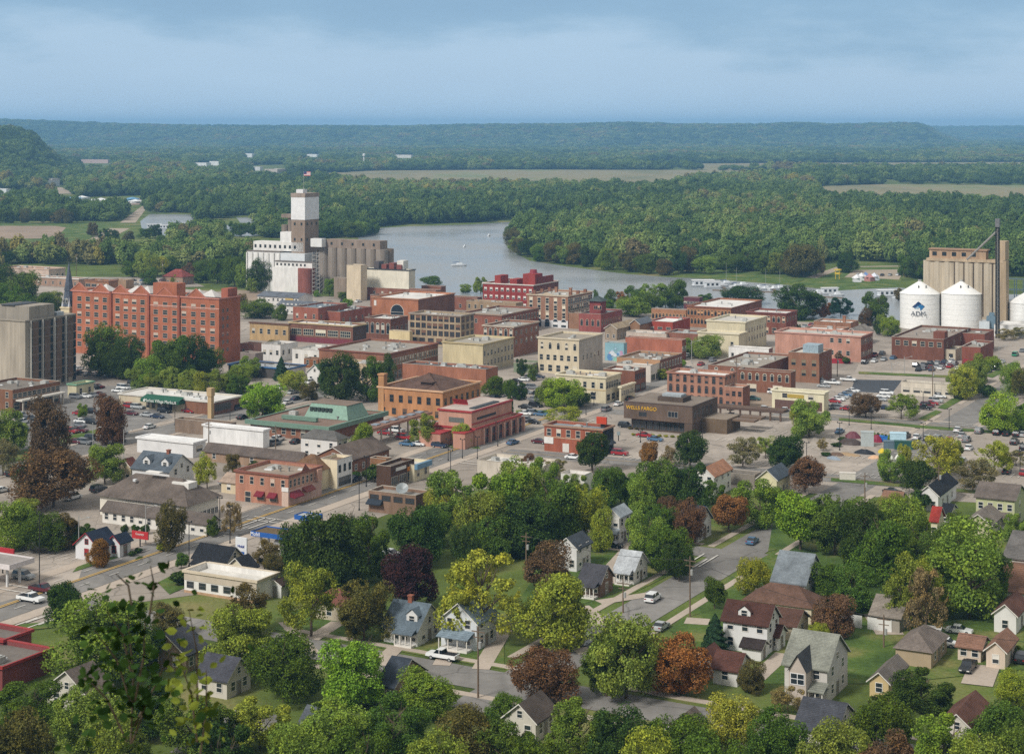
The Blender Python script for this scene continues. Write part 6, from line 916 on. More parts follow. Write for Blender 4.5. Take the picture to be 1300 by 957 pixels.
cars('before the green sign canopy', 'B', '165 518 ru;175 519 su;167 527 mc;187 529 sc;200 531 nc;209 524 ku;239.5 524 rc')
cars('near the white sheds', 'A', '190 544 wc;308 532 kc;301 520 nu;353 560 wu;349 565 gu;376 563 kc;287 614 sc;270 507 wc;288 512 su')
cars('on the side street at the far left', 'A', '17 604 ku;2 625 wc;125 624 ku;92 634 wv;70 632 gc')
cars('in the small lot behind the bright round tree', 'A', '358 494 wv;365 513 wc;376 508 nc;384 494 tc;394 487 wu;352 505 su;371 500 sc')
cars('under or beside the drive-through canopy', 'B', '504 549 wu;489 552 rc;490 545 mu')
cars('beside the fire station', 'B', '513 558 ru;517 566 bc;531 566 wc;558 568 nu')
cars('on the main street', 'A', '651 564 bc;450 611 nc')
cars('in the lot right of the fire station', 'B', '667 527 wc;677 527 gu;687 528 bc;669 536 gu;677 538 kc;680 517 ku;667 519 kc;678 509 gc;660 507 ku;668 500 gc;655 499 ku;685 503 ku;664 493 nc;676 494 gu')
cars('behind the red brick bar', 'B', '685 563 mc;728 583 wc;787 578 ru')
cars('in front of the dark brick bank', 'B', '794.6 543 ku;818 555 rc;832 560 bc')
cars('by the bank shelter', 'a', '929 540 wc;927 532 ku;929 520 gu;996 523 wc;970 522 wp')
cars('on the gravel patch beside the brown arched building', 'B', '964 497 ku;957 508 tc;976 492 gc;984 500 wv')
cars('between the pale theatre and the gravel-roofed row', 'A', '872 447 gu;880 451 kc;873 453 wc;882 446 sc;865 448 nu;888 452 gc;968 437 wb;955 440 su;962 444 nc')
rowc('in the row behind the white tank warehouse yard', 'A', 1098, 462, 1134, 456, 'ku wc sc bc'); rowc('in the red line beside the pink building', 'A', 1110, 453, 1120, 450, 'rp gc')
rowc('at the rear of the warehouse car park', 'A', 1163, 466, 1208, 460, 'ku gc ku sc nc wc'); rowc('amid the warehouse car park', 'A', 1166, 471, 1212, 464, 'kc gu rc sc mc wc gu'); rowc('in the front rank of the warehouse car park', 'A', 1183, 471, 1206, 467, 'nc wc rc')
cars('beside the grass strip near the right street', 'A', '1255 473 nu;1262 469 su;1267 465 gu;1272 461 wc;1289 452 Gv;1298 447 gc')
cars('beside the black asphalt lot', 'B', '1057 488 wp;1077 484 wp;1042 486 gu;1046 492 sc'); rowc('in the slanted row left of the red-brown tree', 'B', 1059, 511.5, 1083, 498, 'rc wc sc bc gc wc')
cars('around the red-brown tree in the middle lot', 'B', '1126 501 wu;1122 505 wc;1117 509 sc;1124 520 nc;1193 505 wc'); rowc('in the rank beside the slanting footpath', 'B', 1188, 511, 1172, 520, 'su rc mu kp')
cars('in the big right-hand car park', 'A', '1243 550 gu;1266 552 ku;1278 553 kc;1291 554 ku;1299 554 sc;1221 555 sc;1227 561 gu;1230 571 wc;1288 564 ku;1293 578 kc;1300 571 ku;1216 548 wc')
cars('beside the garden stall piles', 'A', '1066 550 bc'); cars('driving the cross street below the big car park', 'B', '1133 627 kc;1180 563 wc'.split(';')[0])
cars('at the lower middle street kerb', 'b', '562 837 wp'); cars('parked along the residential street', 'A', '744 817 sv;829 763 wu;640 0 wc'.rsplit(';', 1)[0]); cars('half hidden by leaves along the residential street', 'A', '839 799 sc'); cars('crossing the residential junction', 'A', '955 690 bc'); cars('parked on the driveway between white houses', 'B', '778 695 kc')
cars('on the back lawn behind the tool shed', 'B', '1218 804 wc'); cars('next to the tool shed', 'b', '1198 820 wc'); cars('on the alley drive', 'a', '1229 851 kp'); cars('at the right edge of the alley', 'A', '1297 840 ku')
cars('on the main street at the lower left', 'B', '39 764 wp'); cars('on the main street beside the white pickup', 'B', '54 752 mp'); cars('in the dusty drive under the purple tree', 'B', '497 706 wc;490 722 gu')
rowc('in the far lot behind the red apartment block', 'A', 96, 362, 200, 362, 'wc sc ku wc gc rc wu nc wc sc kc gu'); rowc('in the second rank of the far apartment lot', 'A', 120, 358, 206, 357, 'gu wc sc wc kc bc wc mc')
rowc('in the riverside park lot', 'A', 1090, 351, 1140, 350, 'wv bc wc kc sc wc')
rowc('behind the tan mill near the motel', 'A', 400, 386, 455, 384, 'wc sc ku wc'); rowc('beside the dark red corner block', 'A', 1005, 420, 1030, 414, 'wc wu sc rc')
cars('waiting at the white canopy', 'B', '30 735 su'); rowc('in the lot under the hotel trees', 'A', 100, 476, 150, 478, 'ku sc gc wc kc'); rowc('beside the right edge silos', 'A', 1270, 428, 1297, 424, 'wc sc ku'); 
rowc('parked along the upper main street', 'A', 842, 481, 905, 459, 'ku wc sc rc gu'); rowc('at the kerb of the main street before the corner building', 'A', 770, 522, 800, 508, 'gu wc kc'); rowc('under the trees of the hotel lot', 'A', 100, 470, 190, 474, 'wc kc sc gu rc wc'); rowc('behind the fire station', 'A', 618, 512, 660, 495, 'wc ku sc bc gu'); rowc('in the last rank of the big right-hand car park', 'A', 1235, 598, 1300, 603, 'sc wu kc rc'); rowc('behind the cream market', 'B', 150, 498, 170, 489, 'wc ku'); rowc('in the courtyard left of the cream stone building', 'B', 655, 486, 684, 480, 'kc wc gu nc')
rowc('in the new rank of the warehouse car park', 'A', 1216, 470, 1240, 466, 'wc ku sc'); rowc('along the lower edge of the middle lot', 'B', 1052, 519, 1100, 523, 'wc gu rc sc kc'); rowc('in the upper rank of the big right-hand car park', 'A', 1150, 556, 1205, 561, 'ku wc sc gu rc'); rowc('in the central rank of the big right-hand car park', 'A', 1180, 585, 1222, 589, 'wc kc bc su')
# ================================================================ BOATS, SIGNS, POLES, STREET FURNITURE
def boat(x, y, Ln, kind, label, yaw):
    p = P(x, y); t = empty('boat', Vector((p.x, p.y, .05)), yaw, label, 'boat', 'boats moored in the harbour'); h = Ln / 2; w = Ln * .16; b = MB()
    pts = [(-h, -w), (h * .5, -w), (h, 0), (h * .5, w), (-h, w)]; lo = [(x_ * .9, y_ * .75, 0) for x_, y_ in pts]; hi = [(x_, y_, 1.0) for x_, y_ in pts]
    for k in range(5): b.face([lo[k], lo[(k + 1) % 5], hi[(k + 1) % 5], hi[k]])
    b.face(hi); b.obj('hull', ('trim',), t, '#eceef0')
    if kind == 'h': MB().box(-h * .9, -w * .9, 1.01, h * .5, w * .9, 3.6).obj('cabin', ('siding',), t, '#dfe3e6'); MB().box(-h, -w, 3.61, h * .6, w, 3.8).obj('roof', ('trim',), t, '#f0f0f0'); [link('window', win_mesh(1.2, 1.1, ''), t, (-h * .7 + k * 2.6, -w * .9, 1.7), 0, None, '#777') for k in range(int(Ln / 3.6))]
    else: MB().box(-h * .3, -w * .7, 1.01, h * .35, w * .7, 2.2, 0, .2).obj('cabin', ('trim',), t, '#dfe3e6')
    if kind == 's': MB().tube((0, 0, 1), (0, 0, Ln * 1.25), .09, .05).obj('mast', ('galvanised',), t); MB().tube((0, 0, 2.6), (-h * .8, 0, 2.6), .2, .15).obj('furled_sail', ('trim',), t, '#3c5a8c')
boat(583, 338, 11, 's', 'white sailboat with bare mast out on the river', .3); boat(621, 300, 4, 'c', 'tiny dark boat far out on the river', 1); boat(590, 314, 3.5, 'c', 'tiny boat between the sailboat and the bend', 1)
HB = [(896, 364, 16, 'h', .1), (907, 366, 12, 'h', .2), (915, 364, 11, 'c', .4), (922, 361, 10, 's', .4), (935, 365, 9, 's', .5), (943, 363, 9, 'c', .5), (965, 367, 10, 'c', .5), (972, 368, 9, 's', .5), (983, 368, 9, 'c', .6), (990, 367, 9, 's', .5), (998, 370, 8, 'c', .6), (1040, 373, 10, 'c', .3), (1048, 374, 10, 'c', .3), (1056, 374, 12, 'h', .2), (1063, 376, 9, 'c', .3), (1130, 377, 14, 'h', .1), (1137, 376, 10, 'c', .4), (1143, 379, 9, 'c', .4), (195, 290, 12, 'h', .1), (203, 287, 10, 'c', .4), (211, 291, 12, 'h', .1), (219, 288, 10, 'c', .4), (227, 291, 10, 'c', .1), (236, 288, 11, 'h', .4), (245, 290, 9, 'c', .2), (526, 282.9, 9, 'h', .1)]
for x, y, l_, k_, a_ in HB: boat(x, y, l_, k_, ('white houseboat' if k_ == 'h' else 'small sailboat' if k_ == 's' else 'small white motorboat') + (' at the harbour docks' if x > 850 and x < 1030 else ' at the near quay' if x < 1100 and x > 1030 else ' behind the lettered tank' if x > 1100 else ' in the left marina' if x < 400 else ' at the far bank'), a_)
dk = MB()
for a, b_ in (((905, 369), (1000, 372)), ((920, 367), (915, 362)), ((940, 370), (935, 364)), ((960, 371), (956, 366)), ((985, 371), (980, 366)), ((1038, 377), (1070, 379))):
    q = strip_pts(P(*a), P(*b_), 1.6); dk.face([(p.x, p.y, .5) for p in q])
    for k in range(4): dk.face([(q[k].x, q[k].y, 0), (q[(k + 1) % 4].x, q[(k + 1) % 4].y, 0), (q[(k + 1) % 4].x, q[(k + 1) % 4].y, .5), (q[k].x, q[k].y, .5)])
tag(dk.obj('dock', ('wood_pole',)), 'brown wooden docks with finger piers in the harbour', 'dock')
pb = MB()
BX('paddle_boat', 'dark excursion boat with red upper deck moored behind the riverside trees', 'boat', 868, 888, 892, 378, 8, '#6a3a44', '#8c3240', 'siding', Fw=(5, 2, dict(w=1.4, h=1)), units=0)
def tent(x, y, w, col, label, group):
    p = P(x, y); t = empty('tent', p, random.random(), label, 'tent', group); MB().box(-w, -w, 0, w, w, 2.4, 0, .05).obj('tent_wall', ('trim',), t, col); MB().cyl(0, 0, 2.4, 4.6, w * 1.5, .05, 4).obj('tent_roof', ('trim',), t, col)
for k, (x, y) in enumerate([(80, 257), (88, 256), (95, 254), (104, 253), (120, 257), (128, 256), (135, 258), (143, 259), (168, 255), (172, 258)]): tent(x, y, 7, '#6fa4cc' if k in (2, 8) else '#ebeeee', ('blue' if k in (2, 8) else 'white') + ' tent in the far fairground clearing', 'tents in the far clearing')
for k, (x, y) in enumerate([(1094, 356), (1099, 355), (1104, 357), (1110, 356), (1088, 358)]): tent(x, y, 2.2, ['#e8e8ea', '#6c86b4', '#b98480', '#d8dce6', '#e8e8ea'][k], ['white', 'blue', 'pinkish', 'pale blue', 'white'][k] + ' tent on the riverside park lawn', 'tents in the riverside park')
o = base('park_shelter', 'yellow park playground tower across the harbour', 'play tower', 1061, 1066, 1069, 342, 6); MB().box(-3, 0, 3, 0, 3, 4).box(-2.8, .2, 0, -2.5, .5, 3).box(-.5, .2, 0, -.2, .5, 3).box(-3.4, -.4, 5.4, .4, 3.4, 5.9).box(-2.8, .2, 4, -2.5, .5, 5.4).box(-.5, .2, 4, -.2, .5, 5.4).obj('platform', ('trim',), o.root, '#d8b93c')
# utility poles and lamps
def pole(x, yb, yt, label, kind='utility'):
    p = P(x, yb); s = (yb - YH) / H; h = (yb - yt) / s; t = empty('utility_pole' if kind == 'utility' else 'street_lamp', p, YAW + random.uniform(-.1, .1), label, 'utility pole' if kind == 'utility' else 'street lamp', 'utility poles' if kind == 'utility' else 'street lamps')
    if kind == 'utility':
        MB().tube((0, 0, 0), (0, 0, h), .17, .12, 8).obj('pole', ('wood_pole',), t); MB().box(-1.2, -.06, h - .9, 1.2, .06, h - .75).box(-.9, -.06, h - 1.8, .9, .06, h - 1.68).obj('crossarm', ('wood_pole',), t); MB().cyl(.35, 0, h - 3.4, h - 2.4, .26, .26, 10).obj('transformer', ('galvanised',), t)
    elif kind == 'cobra': MB().tube((0, 0, 0), (0, 0, h), .12, .08, 8).obj('pole', ('galvanised',), t); MB().tube((0, 0, h - .8), (2.6, 0, h), .06, .05, 6).obj('arm', ('galvanised',), t); MB().box(2.3, -.16, h - .05, 3.1, .16, h + .12).obj('lamp_head', ('galvanised',), t)
    else: MB().cyl(0, 0, 0, .6, .22, .14, 8).tube((0, 0, .6), (0, 0, h - .3), .10, .08, 8).obj('pole', ('dark_metal',), t); MB().box(-.7, -.06, h - .45, .7, .06, h - .33).obj('arm', ('dark_metal',), t); [MB().cyl(sx_, 0, h - .33, h - .05, .18, .12, 8).obj('lamp_head', ('dark_metal',), t) for sx_ in (-.6, .6)]
for x, yb, yt, l_ in [(668, 724, 676, 'weathered wooden pole among dark trees at the centre'), (876, 783, 706, 'tall wooden pole at the corner of the residential street'), (607, 886, 795, 'near wooden pole below the white pickup'), (1122, 822, 780, 'wooden pole on the back lawn near the grey garage'), (791, 778, 735, 'slim pole beside the white cottage drive'), (350, 590, 540, 'pole against the long brown-roofed shed'), (265, 583, 535, 'pole standing before the left white shed'), (1063, 478, 449, 'pole behind the red-brown tree in the middle lot'), (1184, 505, 464, 'pole behind the car park office'), (935, 495, 453, 'pole in front of the gravel-roofed brick row'), (457, 475, 442, 'pole above the tan block roof'), (97, 352, 322, 'pole behind the white-roofed shed'), (206, 360, 330, 'pole left of the red pavilion'), (262, 358, 330, 'pole right of the red pavilion'), (1192, 640, 590, 'pole by the black-roofed gabled house'), (1098, 640, 600, 'pole at the top of the residential street')]: pole(x, yb, yt, l_)
for x, yb, yt, l_, k_ in [(50, 748, 650, 'beside the left red and white canopy', 'tw'), (240, 720, 660, 'left of the black-roofed house', 'tw'), (279, 672, 630, 'in front of the hip-roofed cream building', 'tw'), (292, 690, 640, 'by the Mobil-side pavement'.replace('Mobil-side', 'fuel station'), 'tw'), (465, 618, 578, 'before the dark shingled shop', 'tw'), (456, 648, 608, 'across from the white storefront', 'tw'), (569, 585, 556, 'at the fire station corner', 'tw'), (587, 582, 556, 'second along the fire station pavement', 'tw'), (606, 583, 553, 'third along the fire station pavement', 'tw'), (632, 567, 535, 'beside the fire station garage apron', 'tw'), (744, 527, 510, 'at the bank junction', 'tw'), (754, 514, 497, 'outside the cream corner building', 'tw'), (789, 507, 493, 'beyond the cream corner building', 'tw'), (185, 690, 640, 'by the red diner sign', 'cobra'), (100, 700, 655, 'in front of the navy-roofed diner', 'cobra'), (222, 540, 510, 'in the market car park', 'tw'), (292, 537, 512, 'beyond the market sign tower', 'tw'), (118, 577, 541, 'on the grass island of the left lot', 'cobra'), (157, 582, 545, 'beside the left white shed', 'cobra'), (813, 562, 545, 'in the bank forecourt', 'tw'), (892, 572, 548, 'behind the dark spruce near the bank', 'tw'), (1066, 572, 535, 'left of the garden stall', 'tw'), (1106, 545, 515, 'behind the garden stall', 'tw'), (1172, 560, 536, 'at the cross street kerb of the big lot', 'tw'), (1205, 545, 518, 'at the right street corner', 'tw'), (1172, 520, 496, 'at the rank beside the slanting footpath', 'tw'), (1148, 474, 452, 'in the warehouse car park', 'cobra'), (1132, 472, 460, 'at the warehouse car park entrance', 'cobra'), (1268, 462, 438, 'near the right street head', 'cobra'), (1078, 540, 517, 'by the red-brown tree', 'tw'), (1024, 598, 560, 'next to the sparse little tree', 'tw'), (878, 462, 432, 'left of the pale theatre', 'cobra'), (955, 470, 445, 'before the plain white store', 'tw'), (572, 600, 570, 'on the low white roof side of the street', 'tw'), (1295, 600, 560, 'at the far right of the big lot', 'tw')]: pole(x, yb, yt, ('black double street lamp ' if k_ == 'tw' else 'grey curved street lamp ') + l_, k_)
def sign(x, yb, yt, w, hh, col, label, txt=None, tc='#fff', two=False):
    p = P(x, yb); s = (yb - YH) / H; h = (yb - yt) / s; o = Bld(); o.root = empty('sign', p, YAW, label, 'sign'); MB().tube((0, .1, 0), (0, .1, h - hh), .14, .14, 8).obj('post', ('dark_metal',), o.root); MB().box(-w / 2, 0, h - hh, w / 2, .3, h).obj('sign_board', ('trim',), o.root, col)
    if txt: text(o, txt, 'F', 0, h - hh * .35, min(hh * .42, w * .27), tc, .05)
    if two: MB().box(-w * .3, -.04, h - hh * .92, w * .3, -.005, h - hh * .55).obj('price_panel', ('trim',), o.root, '#2b62b0')
sign(177.5, 694, 674.5, 4.4, 1.6, '#c23438', 'red rectangular sign on post beside the navy-roofed diner', 'Country', '#f3e6e0'); sign(306, 722, 682, 2.8, 5.2, '#eef0f2', 'tall white and blue fuel price sign beside the black-roofed house', 'Mobil', '#22409a', True); sign(3, 728, 695, 6, 1.8, '#b8323c', 'red sign over the left edge canopy')
# garden stall in the big car park: individual piles, crates and shelters
def lump(name, label, cat, x, y, w, d, h, col, mat='trim', top=True, sp=0):
    p = P(x, y); t = empty(name, p, YAW + random.uniform(-.4, .4), label, cat, 'stock piles of the garden stall'); b = MB(); n = 10; ring = []
    for z, k in ((0, 1), (h * .5, .85), (h, .4 if top else .85)): ring.append([(w / 2 * k * math.cos(a * 6.283 / n) * random.uniform(.85, 1.1), d / 2 * k * math.sin(a * 6.283 / n) * random.uniform(.85, 1.1), z * random.uniform(.9, 1.1)) for a in range(n)])
    for r1, r2 in zip(ring, ring[1:]):
        for a in range(n): b.face([r1[a], r1[(a + 1) % n], r2[(a + 1) % n], r2[a]])
    b.face(ring[-1]); b.obj('heap', (mat,), t, col)
for a in [('pile', 'maroon heap of shrubs in pots', 'pile', 1083, 556, 5, 3, 1.8, '#6e3a44'), ('pile', 'dark mulch heap before the maroon shrubs', 'pile', 1079, 564, 8, 4, 1.6, '#4a3f3a'), ('pile', 'crimson flower heap in the middle of the stall', 'pile', 1113, 561, 3.4, 2.4, 2, '#8a1f3c'), ('pile', 'yellow flower heap near the front of the stall', 'pile', 1120, 575, 2.6, 2, 1.2, '#d8c030'), ('pile', 'peach-coloured pumpkin heap at the front of the stall', 'pile', 1111, 582, 4.4, 3, .8, '#d9b08c'), ('pile', 'black sack heap in front of the grey sculpture', 'pile', 1098, 576, 6, 3, 1.2, '#22262e'), ('pile', 'white flower heap beneath the young tree', 'pile', 1127, 582, 4, 3, 1.2, '#dfe2d4'), ('pile', 'white flower heap right of the young tree', 'pile', 1142, 583, 3, 2.4, 1.4, '#e6e6e0'), ('pile', 'tan straw heap at the left front of the stall', 'pile', 1076, 578, 8, 3, .7, '#a58c6c'), ('pile', 'brown compost heap at the left edge of the stall', 'pile', 1062, 578, 5, 3, .8, '#6b5648'), ('pile', 'grey rubble heap with blue tarp edge', 'pile', 1058, 583, 5, 2, .8, '#8d9aa8')]: lump(*a)
for k in range(7): tree(1098 + 5.2 * k, 556 + .8 * k, 547 + .8 * k, 7, 'd' if k % 2 else 'l', 'bush', '!in the green pot row of the garden stall')
for x, y, yt, w in ((1048, 579, 573, 14), (1062, 567, 561, 16), (1072, 562, 554, 16)): tree(x, y, yt, w, 'd', 'bush', '!in the left bed of the garden stall')
def crate(x, y, w, d, h, col, label, cat='crate'):
    p = P(x, y); t = empty('crate', p, YAW + .3, label, cat); MB().box(-w / 2, -d / 2, 0, w / 2, d / 2, h).obj('box', ('trim',), t, col); MB().box(-w / 2 - .08, -d / 2 - .08, h, w / 2 + .08, d / 2 + .08, h + .12).obj('lid', ('trim',), t, col)
crate(1120, 560, 3, 2, 1.5, '#2f74c4', 'bright blue bin behind the crimson flower heap', 'bin'); crate(1140, 563, 4.5, 3, 3, '#bcdcea', 'pale blue and white awning stall at the right of the piles', 'stall'); crate(1147, 570, 5, 2.4, 2.2, '#28564e', 'dark green skip tilted beside the pale blue stall', 'skip'); crate(1131, 569, 4, 2.6, 2, '#5f7480', 'slate-blue container left of the dark green skip', 'container'); crate(1101, 566, 3.6, 2.4, 4, '#b3bcbc', 'tall pale grey sculpture crate in the middle of the stall', 'crate'); crate(1076, 609, 4, 1.6, 1.8, '#dcd6cc', 'pale concrete block at the lower edge of the big lot', 'block')
for k, (x, y) in enumerate([(1068, 461), (1260, 0)][:1]): crate(x, y, 7, 3, 1.4, '#a82c3a', 'red canopy stall before the pink building', 'stall')
for k, (x, y) in enumerate([(1221, 832), (1225, 832), (1229, 832)]): crate(x, y, .9, .8, 1.4, '#5c2430', 'dark red dustbin by the pale pink cottage wall', 'dustbin')
for k in range(16): u = k / 15; tree(800 + 62 * u, 545 + 3 * u + (k % 2) * 8, 541 + 3 * u + (k % 2) * 8, 7, 'ky'[k % 2], 'bush', '!in the planter rows of the bank forecourt')
sign(785, 560, 548, 1, 1, '#8d9a9c', 'small grey sign at the bank forecourt corner')
# ================================================================ TREES (x, foot, top, width, colour, shape) read from the photograph
random.seed(33)
SH = {'': 'round', 'n': 'sparse', 'c': 'cone', 'm': 'dome', 'u': 'bush'}
TT = '''662 478 454 16 d;676 484 462 14 g;645 496 484 18 g;132 478 412 56 g;165 480 428 44 d;215 486 424 62 g;245 482 428 56 d;190 494 454 46 l;205 490 440 50 g;150 482 440 40 d;262 480 440 40 g
175 495 465 30 w;196 496 467 28 w;216 497 466 28 w;236 498 467 28 w;256 499 468 26 y;277 500 468 30 w;298 500 470 32 g;308 484 462 26 l
25 398 340 46 g;5 388 338 44 d;14 404 360 50 g;52 400 368 40 g;68 398 370 32 w;40 412 380 36 g
168 352 330 25 g;184 353 320 32 w;200 350 324 26 y;216 348 326 26 g;240 357 334 22 r;257 359 331 32 g;276 360 327 30 g;298 364 324 30 g;308 366 336 22 w;190 362 340 24 g;225 361 348 16 y
330 369 329 34 d;348 368 346 22 y;366 369 348 26 w;380 370 349 30 g;418 376 352 16 w;402 377 368 10 l;329 404 380 46 g;356 407 384 20 g;306 396 372 16 k;320 372 352 16 w;440 392 379 16 l;436 380 370 14 g
350 446 431 24 k;336 450 438 20 w;357 483 453 24 b c;318 480 452 28 w;372 499 470 34 y;392 508 484 26 k;300 484 464 26 w;303 502 474 28 g;333 532 485 56 B;345 530 494 30 g;432 511 448 52 d;466 509 452 44 g;488 502 450 32 d;412 500 470 20 d
547 363 350 26 g;591 372 361 17 l;610 373 350 18 w;757 386 366 8 g;776 386 368 20 g;790 387 369 18 o;808 389 363 32 g;803 402 377 42 w;831 393 358 40 w n;858 389 351 34 g;822 396 372 30 g;772 392 378 20 l;845 392 368 30 g
627 503 474 33 g;648 507 481 18 g;698 516 481 36 w;716 520 478 48 B;736 516 492 26 g;716 536 516 48 y n;660 508 484 18 d;648 528 500 10 d
895 455 422 42 w;876 452 430 26 l;919 443 426 11 d c;932 441 430 9 l;948 440 414 16 l n;942 386 363 52 d;895 386 372 24 g;1015 405 360 58 d;1046 404 383 20 o;1032 402 392 16 y;1067 401 376 30 b;1112 412 371 36 g;1100 414 392 20 r;1116 425 405 14 d;1131 427 402 26 l;1120 416 398 14 w;1004 398 376 20 d
826 483 470 11 B;838 482 467 14 y;849 482 468 10 y;880 505 489 26 l;865 466 456 14 l;1013 421 411 9 l;1066 460 447 12 r u;1074 462 452 12 d u;1141 382 366 12 k;1154 352 340 14 k
1222 507 464 38 y;1237 500 450 38 w;1244 486 455 26 g;1208 500 478 20 l;1099 530 498 38 r;1144 532 499 46 l n;1272 550 500 54 B;1300 548 508 40 l;1288 502 460 32 w;1302 508 466 36 k n;1276 432 417 26 s;1295 430 415 24 s;1255 505 486 22 d u;1242 498 488 16 d u;1262 470 452 22 l
1027 555 507 52 w;1018 545 515 30 y;943 592 552 48 s;972 582 553 32 w n;998 600 549 54 d m;1022 625 578 52 r m;1131 613 572 34 w;1188 612 552 64 y n;1205 600 555 36 w;1166 628 582 48 d m;1235 622 580 58 s;1262 602 558 50 y n;1045 573 556 16 s;1290 592 572 34 s;1150 600 560 20 y
752 600 544 48 d m;825 592 558 28 o m;876 596 545 48 d m;848 592 565 22 s;674 604 577 32 r;706 608 583 34 s;690 630 582 38 l;668 640 590 34 w;770 645 590 42 g;788 640 594 32 d m;730 640 600 34 w
575 682 594 76 w n;560 668 610 40 y;636 694 588 88 l;603 704 616 70 w;702 694 600 80 g;680 706 622 80 d;742 692 614 58 y;655 668 583 60 w;550 694 646 46 g;528 718 640 70 d;762 700 640 34 y;620 712 650 60 g;590 730 660 40 d
838 656 582 60 g;872 656 584 58 d;812 664 606 42 w;850 674 632 38 r;876 692 634 42 r;820 718 650 52 w;850 728 664 56 g;862 738 688 42 d;836 690 640 50 g;800 640 598 34 l;905 640 608 32 g
925 676 623 54 o m;965 668 606 60 l;985 656 620 34 g;1016 698 619 78 B m;1060 704 627 70 g;1096 724 640 80 d;1150 704 630 66 l;1122 744 650 84 g;1170 724 660 50 g;1085 780 718 62 g;1054 764 708 52 g;1150 796 700 72 w n;1230 784 664 116 w;1180 786 705 62 y;1176 812 718 56 s;1200 740 670 60 g;1255 770 690 50 g;1215 700 650 40 g;1136 668 628 40 w
1055 808 748 58 r;1040 816 790 24 y;957 756 706 42 y;907 773 729 34 g m;908 830 780 46 b c;862 882 806 84 o;795 886 774 92 w;770 884 800 60 g;690 892 824 82 r;705 820 716 100 y;710 812 764 36 y m;612 818 698 112 y n;585 800 725 60 w n;700 748 690 70 r;526 776 690 74 p m;462 815 736 72 k;395 808 710 76 y n;428 758 638 96 d;382 752 654 60 d;468 738 652 60 g;450 720 650 60 d;336 724 684 42 k n;350 730 700 30 k;310 804 740 66 k n
305 858 764 88 w;360 890 804 88 g;452 896 802 88 B;545 910 846 80 l;80 800 736 50 d m;130 862 752 124 w;216 806 762 46 k;180 850 790 60 g;216 700 637 40 k;268 681 655 20 g;293 680 636 28 s;126 719 679 32 o;230 722 700 18 g m;232 742 724 34 d u
68 644 566 96 r;40 630 580 40 d;66 594 496 56 r;143 565 495 42 r;144 556 510 30 k;133 614 560 52 w;10 576 520 50 w;4 604 556 40 s;20 696 628 62 l;50 702 650 60 g;76 696 650 46 k;100 694 664 34 g;30 660 634 44 w
263 622 574 32 y n;295 602 574 20 k;320 598 585 16 d u;460 584 531 38 l;537 565 524 36 w;588 568 536 26 y m;472 612 590 28 d u;450 606 598 20 d u;105 530 512 14 l;1168 650 622 26 d u;1142 640 626 20 l u
115 680 668 18 d u;158 678 664 12 d u;172 676 666 12 d u;184 678 664 14 d u;155 704 696 10 r u;168 706 698 12 d u;176 702 694 12 d u;205 700 688 16 y u;480 788 775 16 d u;508 806 792 18 d u;1195 762 750 14 w u;1265 790 775 14 g u;1300 720 680 40 g;1290 690 650 34 w;1290 836 820 20 g
40 930 866 90 g;110 950 870 90 w;185 935 868 80 d;250 960 880 90 g;330 950 884 80 y;420 970 890 90 w;500 960 885 80 g;590 990 900 90 k;650 1000 912 80 g;735 960 885 76 w;790 990 896 80 d;860 985 905 84 g;930 960 880 70 y;985 990 900 80 g;1060 1010 915 90 w;1120 960 882 76 g;1170 905 850 86 d;1200 1000 905 90 l;1270 960 880 86 g;1290 900 850 50 y;1000 905 870 46 s;955 880 840 40 k;20 1010 900 90 k;150 1020 905 90 w;280 1030 915 90 d;460 1035 925 90 g;560 1040 930 90 w;700 1040 925 90 g;820 1040 930 90 y;900 1040 930 90 g;1120 1045 930 90 r;1250 1040 930 90 w;1300 1030 915 90 g;370 1030 925 90 w;640 930 880 50 g'''
for rec in TT.replace('\n', ';').split(';'):
    q = rec.split(); x, yb, yt, w = map(float, q[:4]); tree(x, yb, yt, w, q[4], SH[q[5] if len(q) > 5 else ''])
# wooded belt on the left bank, and the front rank of the island seen one by one
def belt(pts, n, ht, w, cols, where, jit=2):
    for k in range(n):
        u = (k + random.uniform(-.25, .25)) / max(1, n - 1) * (len(pts) - 1); u = max(0, min(len(pts) - 1.001, u)); i = int(u); f = u - i
        x = pts[i][0] + (pts[i + 1][0] - pts[i][0]) * f; y = pts[i][1] + (pts[i + 1][1] - pts[i][1]) * f - random.random() * jit
        h = ht * random.uniform(.8, 1.2); s = (y - YH) / H; tree(x, y, y - h * s, w * s * random.uniform(.8, 1.2), random.choice(cols), 'round', '!' + where, .04)
belt([(0, 336), (90, 336), (160, 333), (215, 330)], 7, 11, 10, 'gdgdwg', 'behind the peach office and the white-roofed shed', 5)
belt([(155, 322), (240, 324), (330, 322)], 5, 11, 10, 'gwdyg', 'between the marina and the red-roofed pavilion', 7)
belt([(118, 306), (150, 312), (200, 304)], 6, 11, 11, 'gkdg', 'beside the pale dirt lot', 6)
belt([(253, 303), (300, 302), (345, 303)], 8, 12, 11, 'glgw', 'beyond the pale blue shed', 5)
belt([(406, 303), (440, 302), (470, 301)], 6, 13, 13, 'gwg', 'on the riverbank right of the mill tower', 3)
belt([(0, 284), (60, 284), (95, 284)], 9, 13, 12, 'dgkg', 'at the far edge of the dirt sports field', 1)
belt([(650, 306), (652, 318), (665, 328), (690, 333), (717, 337), (756, 342), (795, 346), (848, 350), (880, 348), (940, 347), (990, 350)], 24, 13, 13, 'gwglwgdk', 'along the island shore', 3)
belt([(1150, 352), (1175, 356)], 4, 13, 12, 'dgg', 'left of the tan grain elevator', 3)
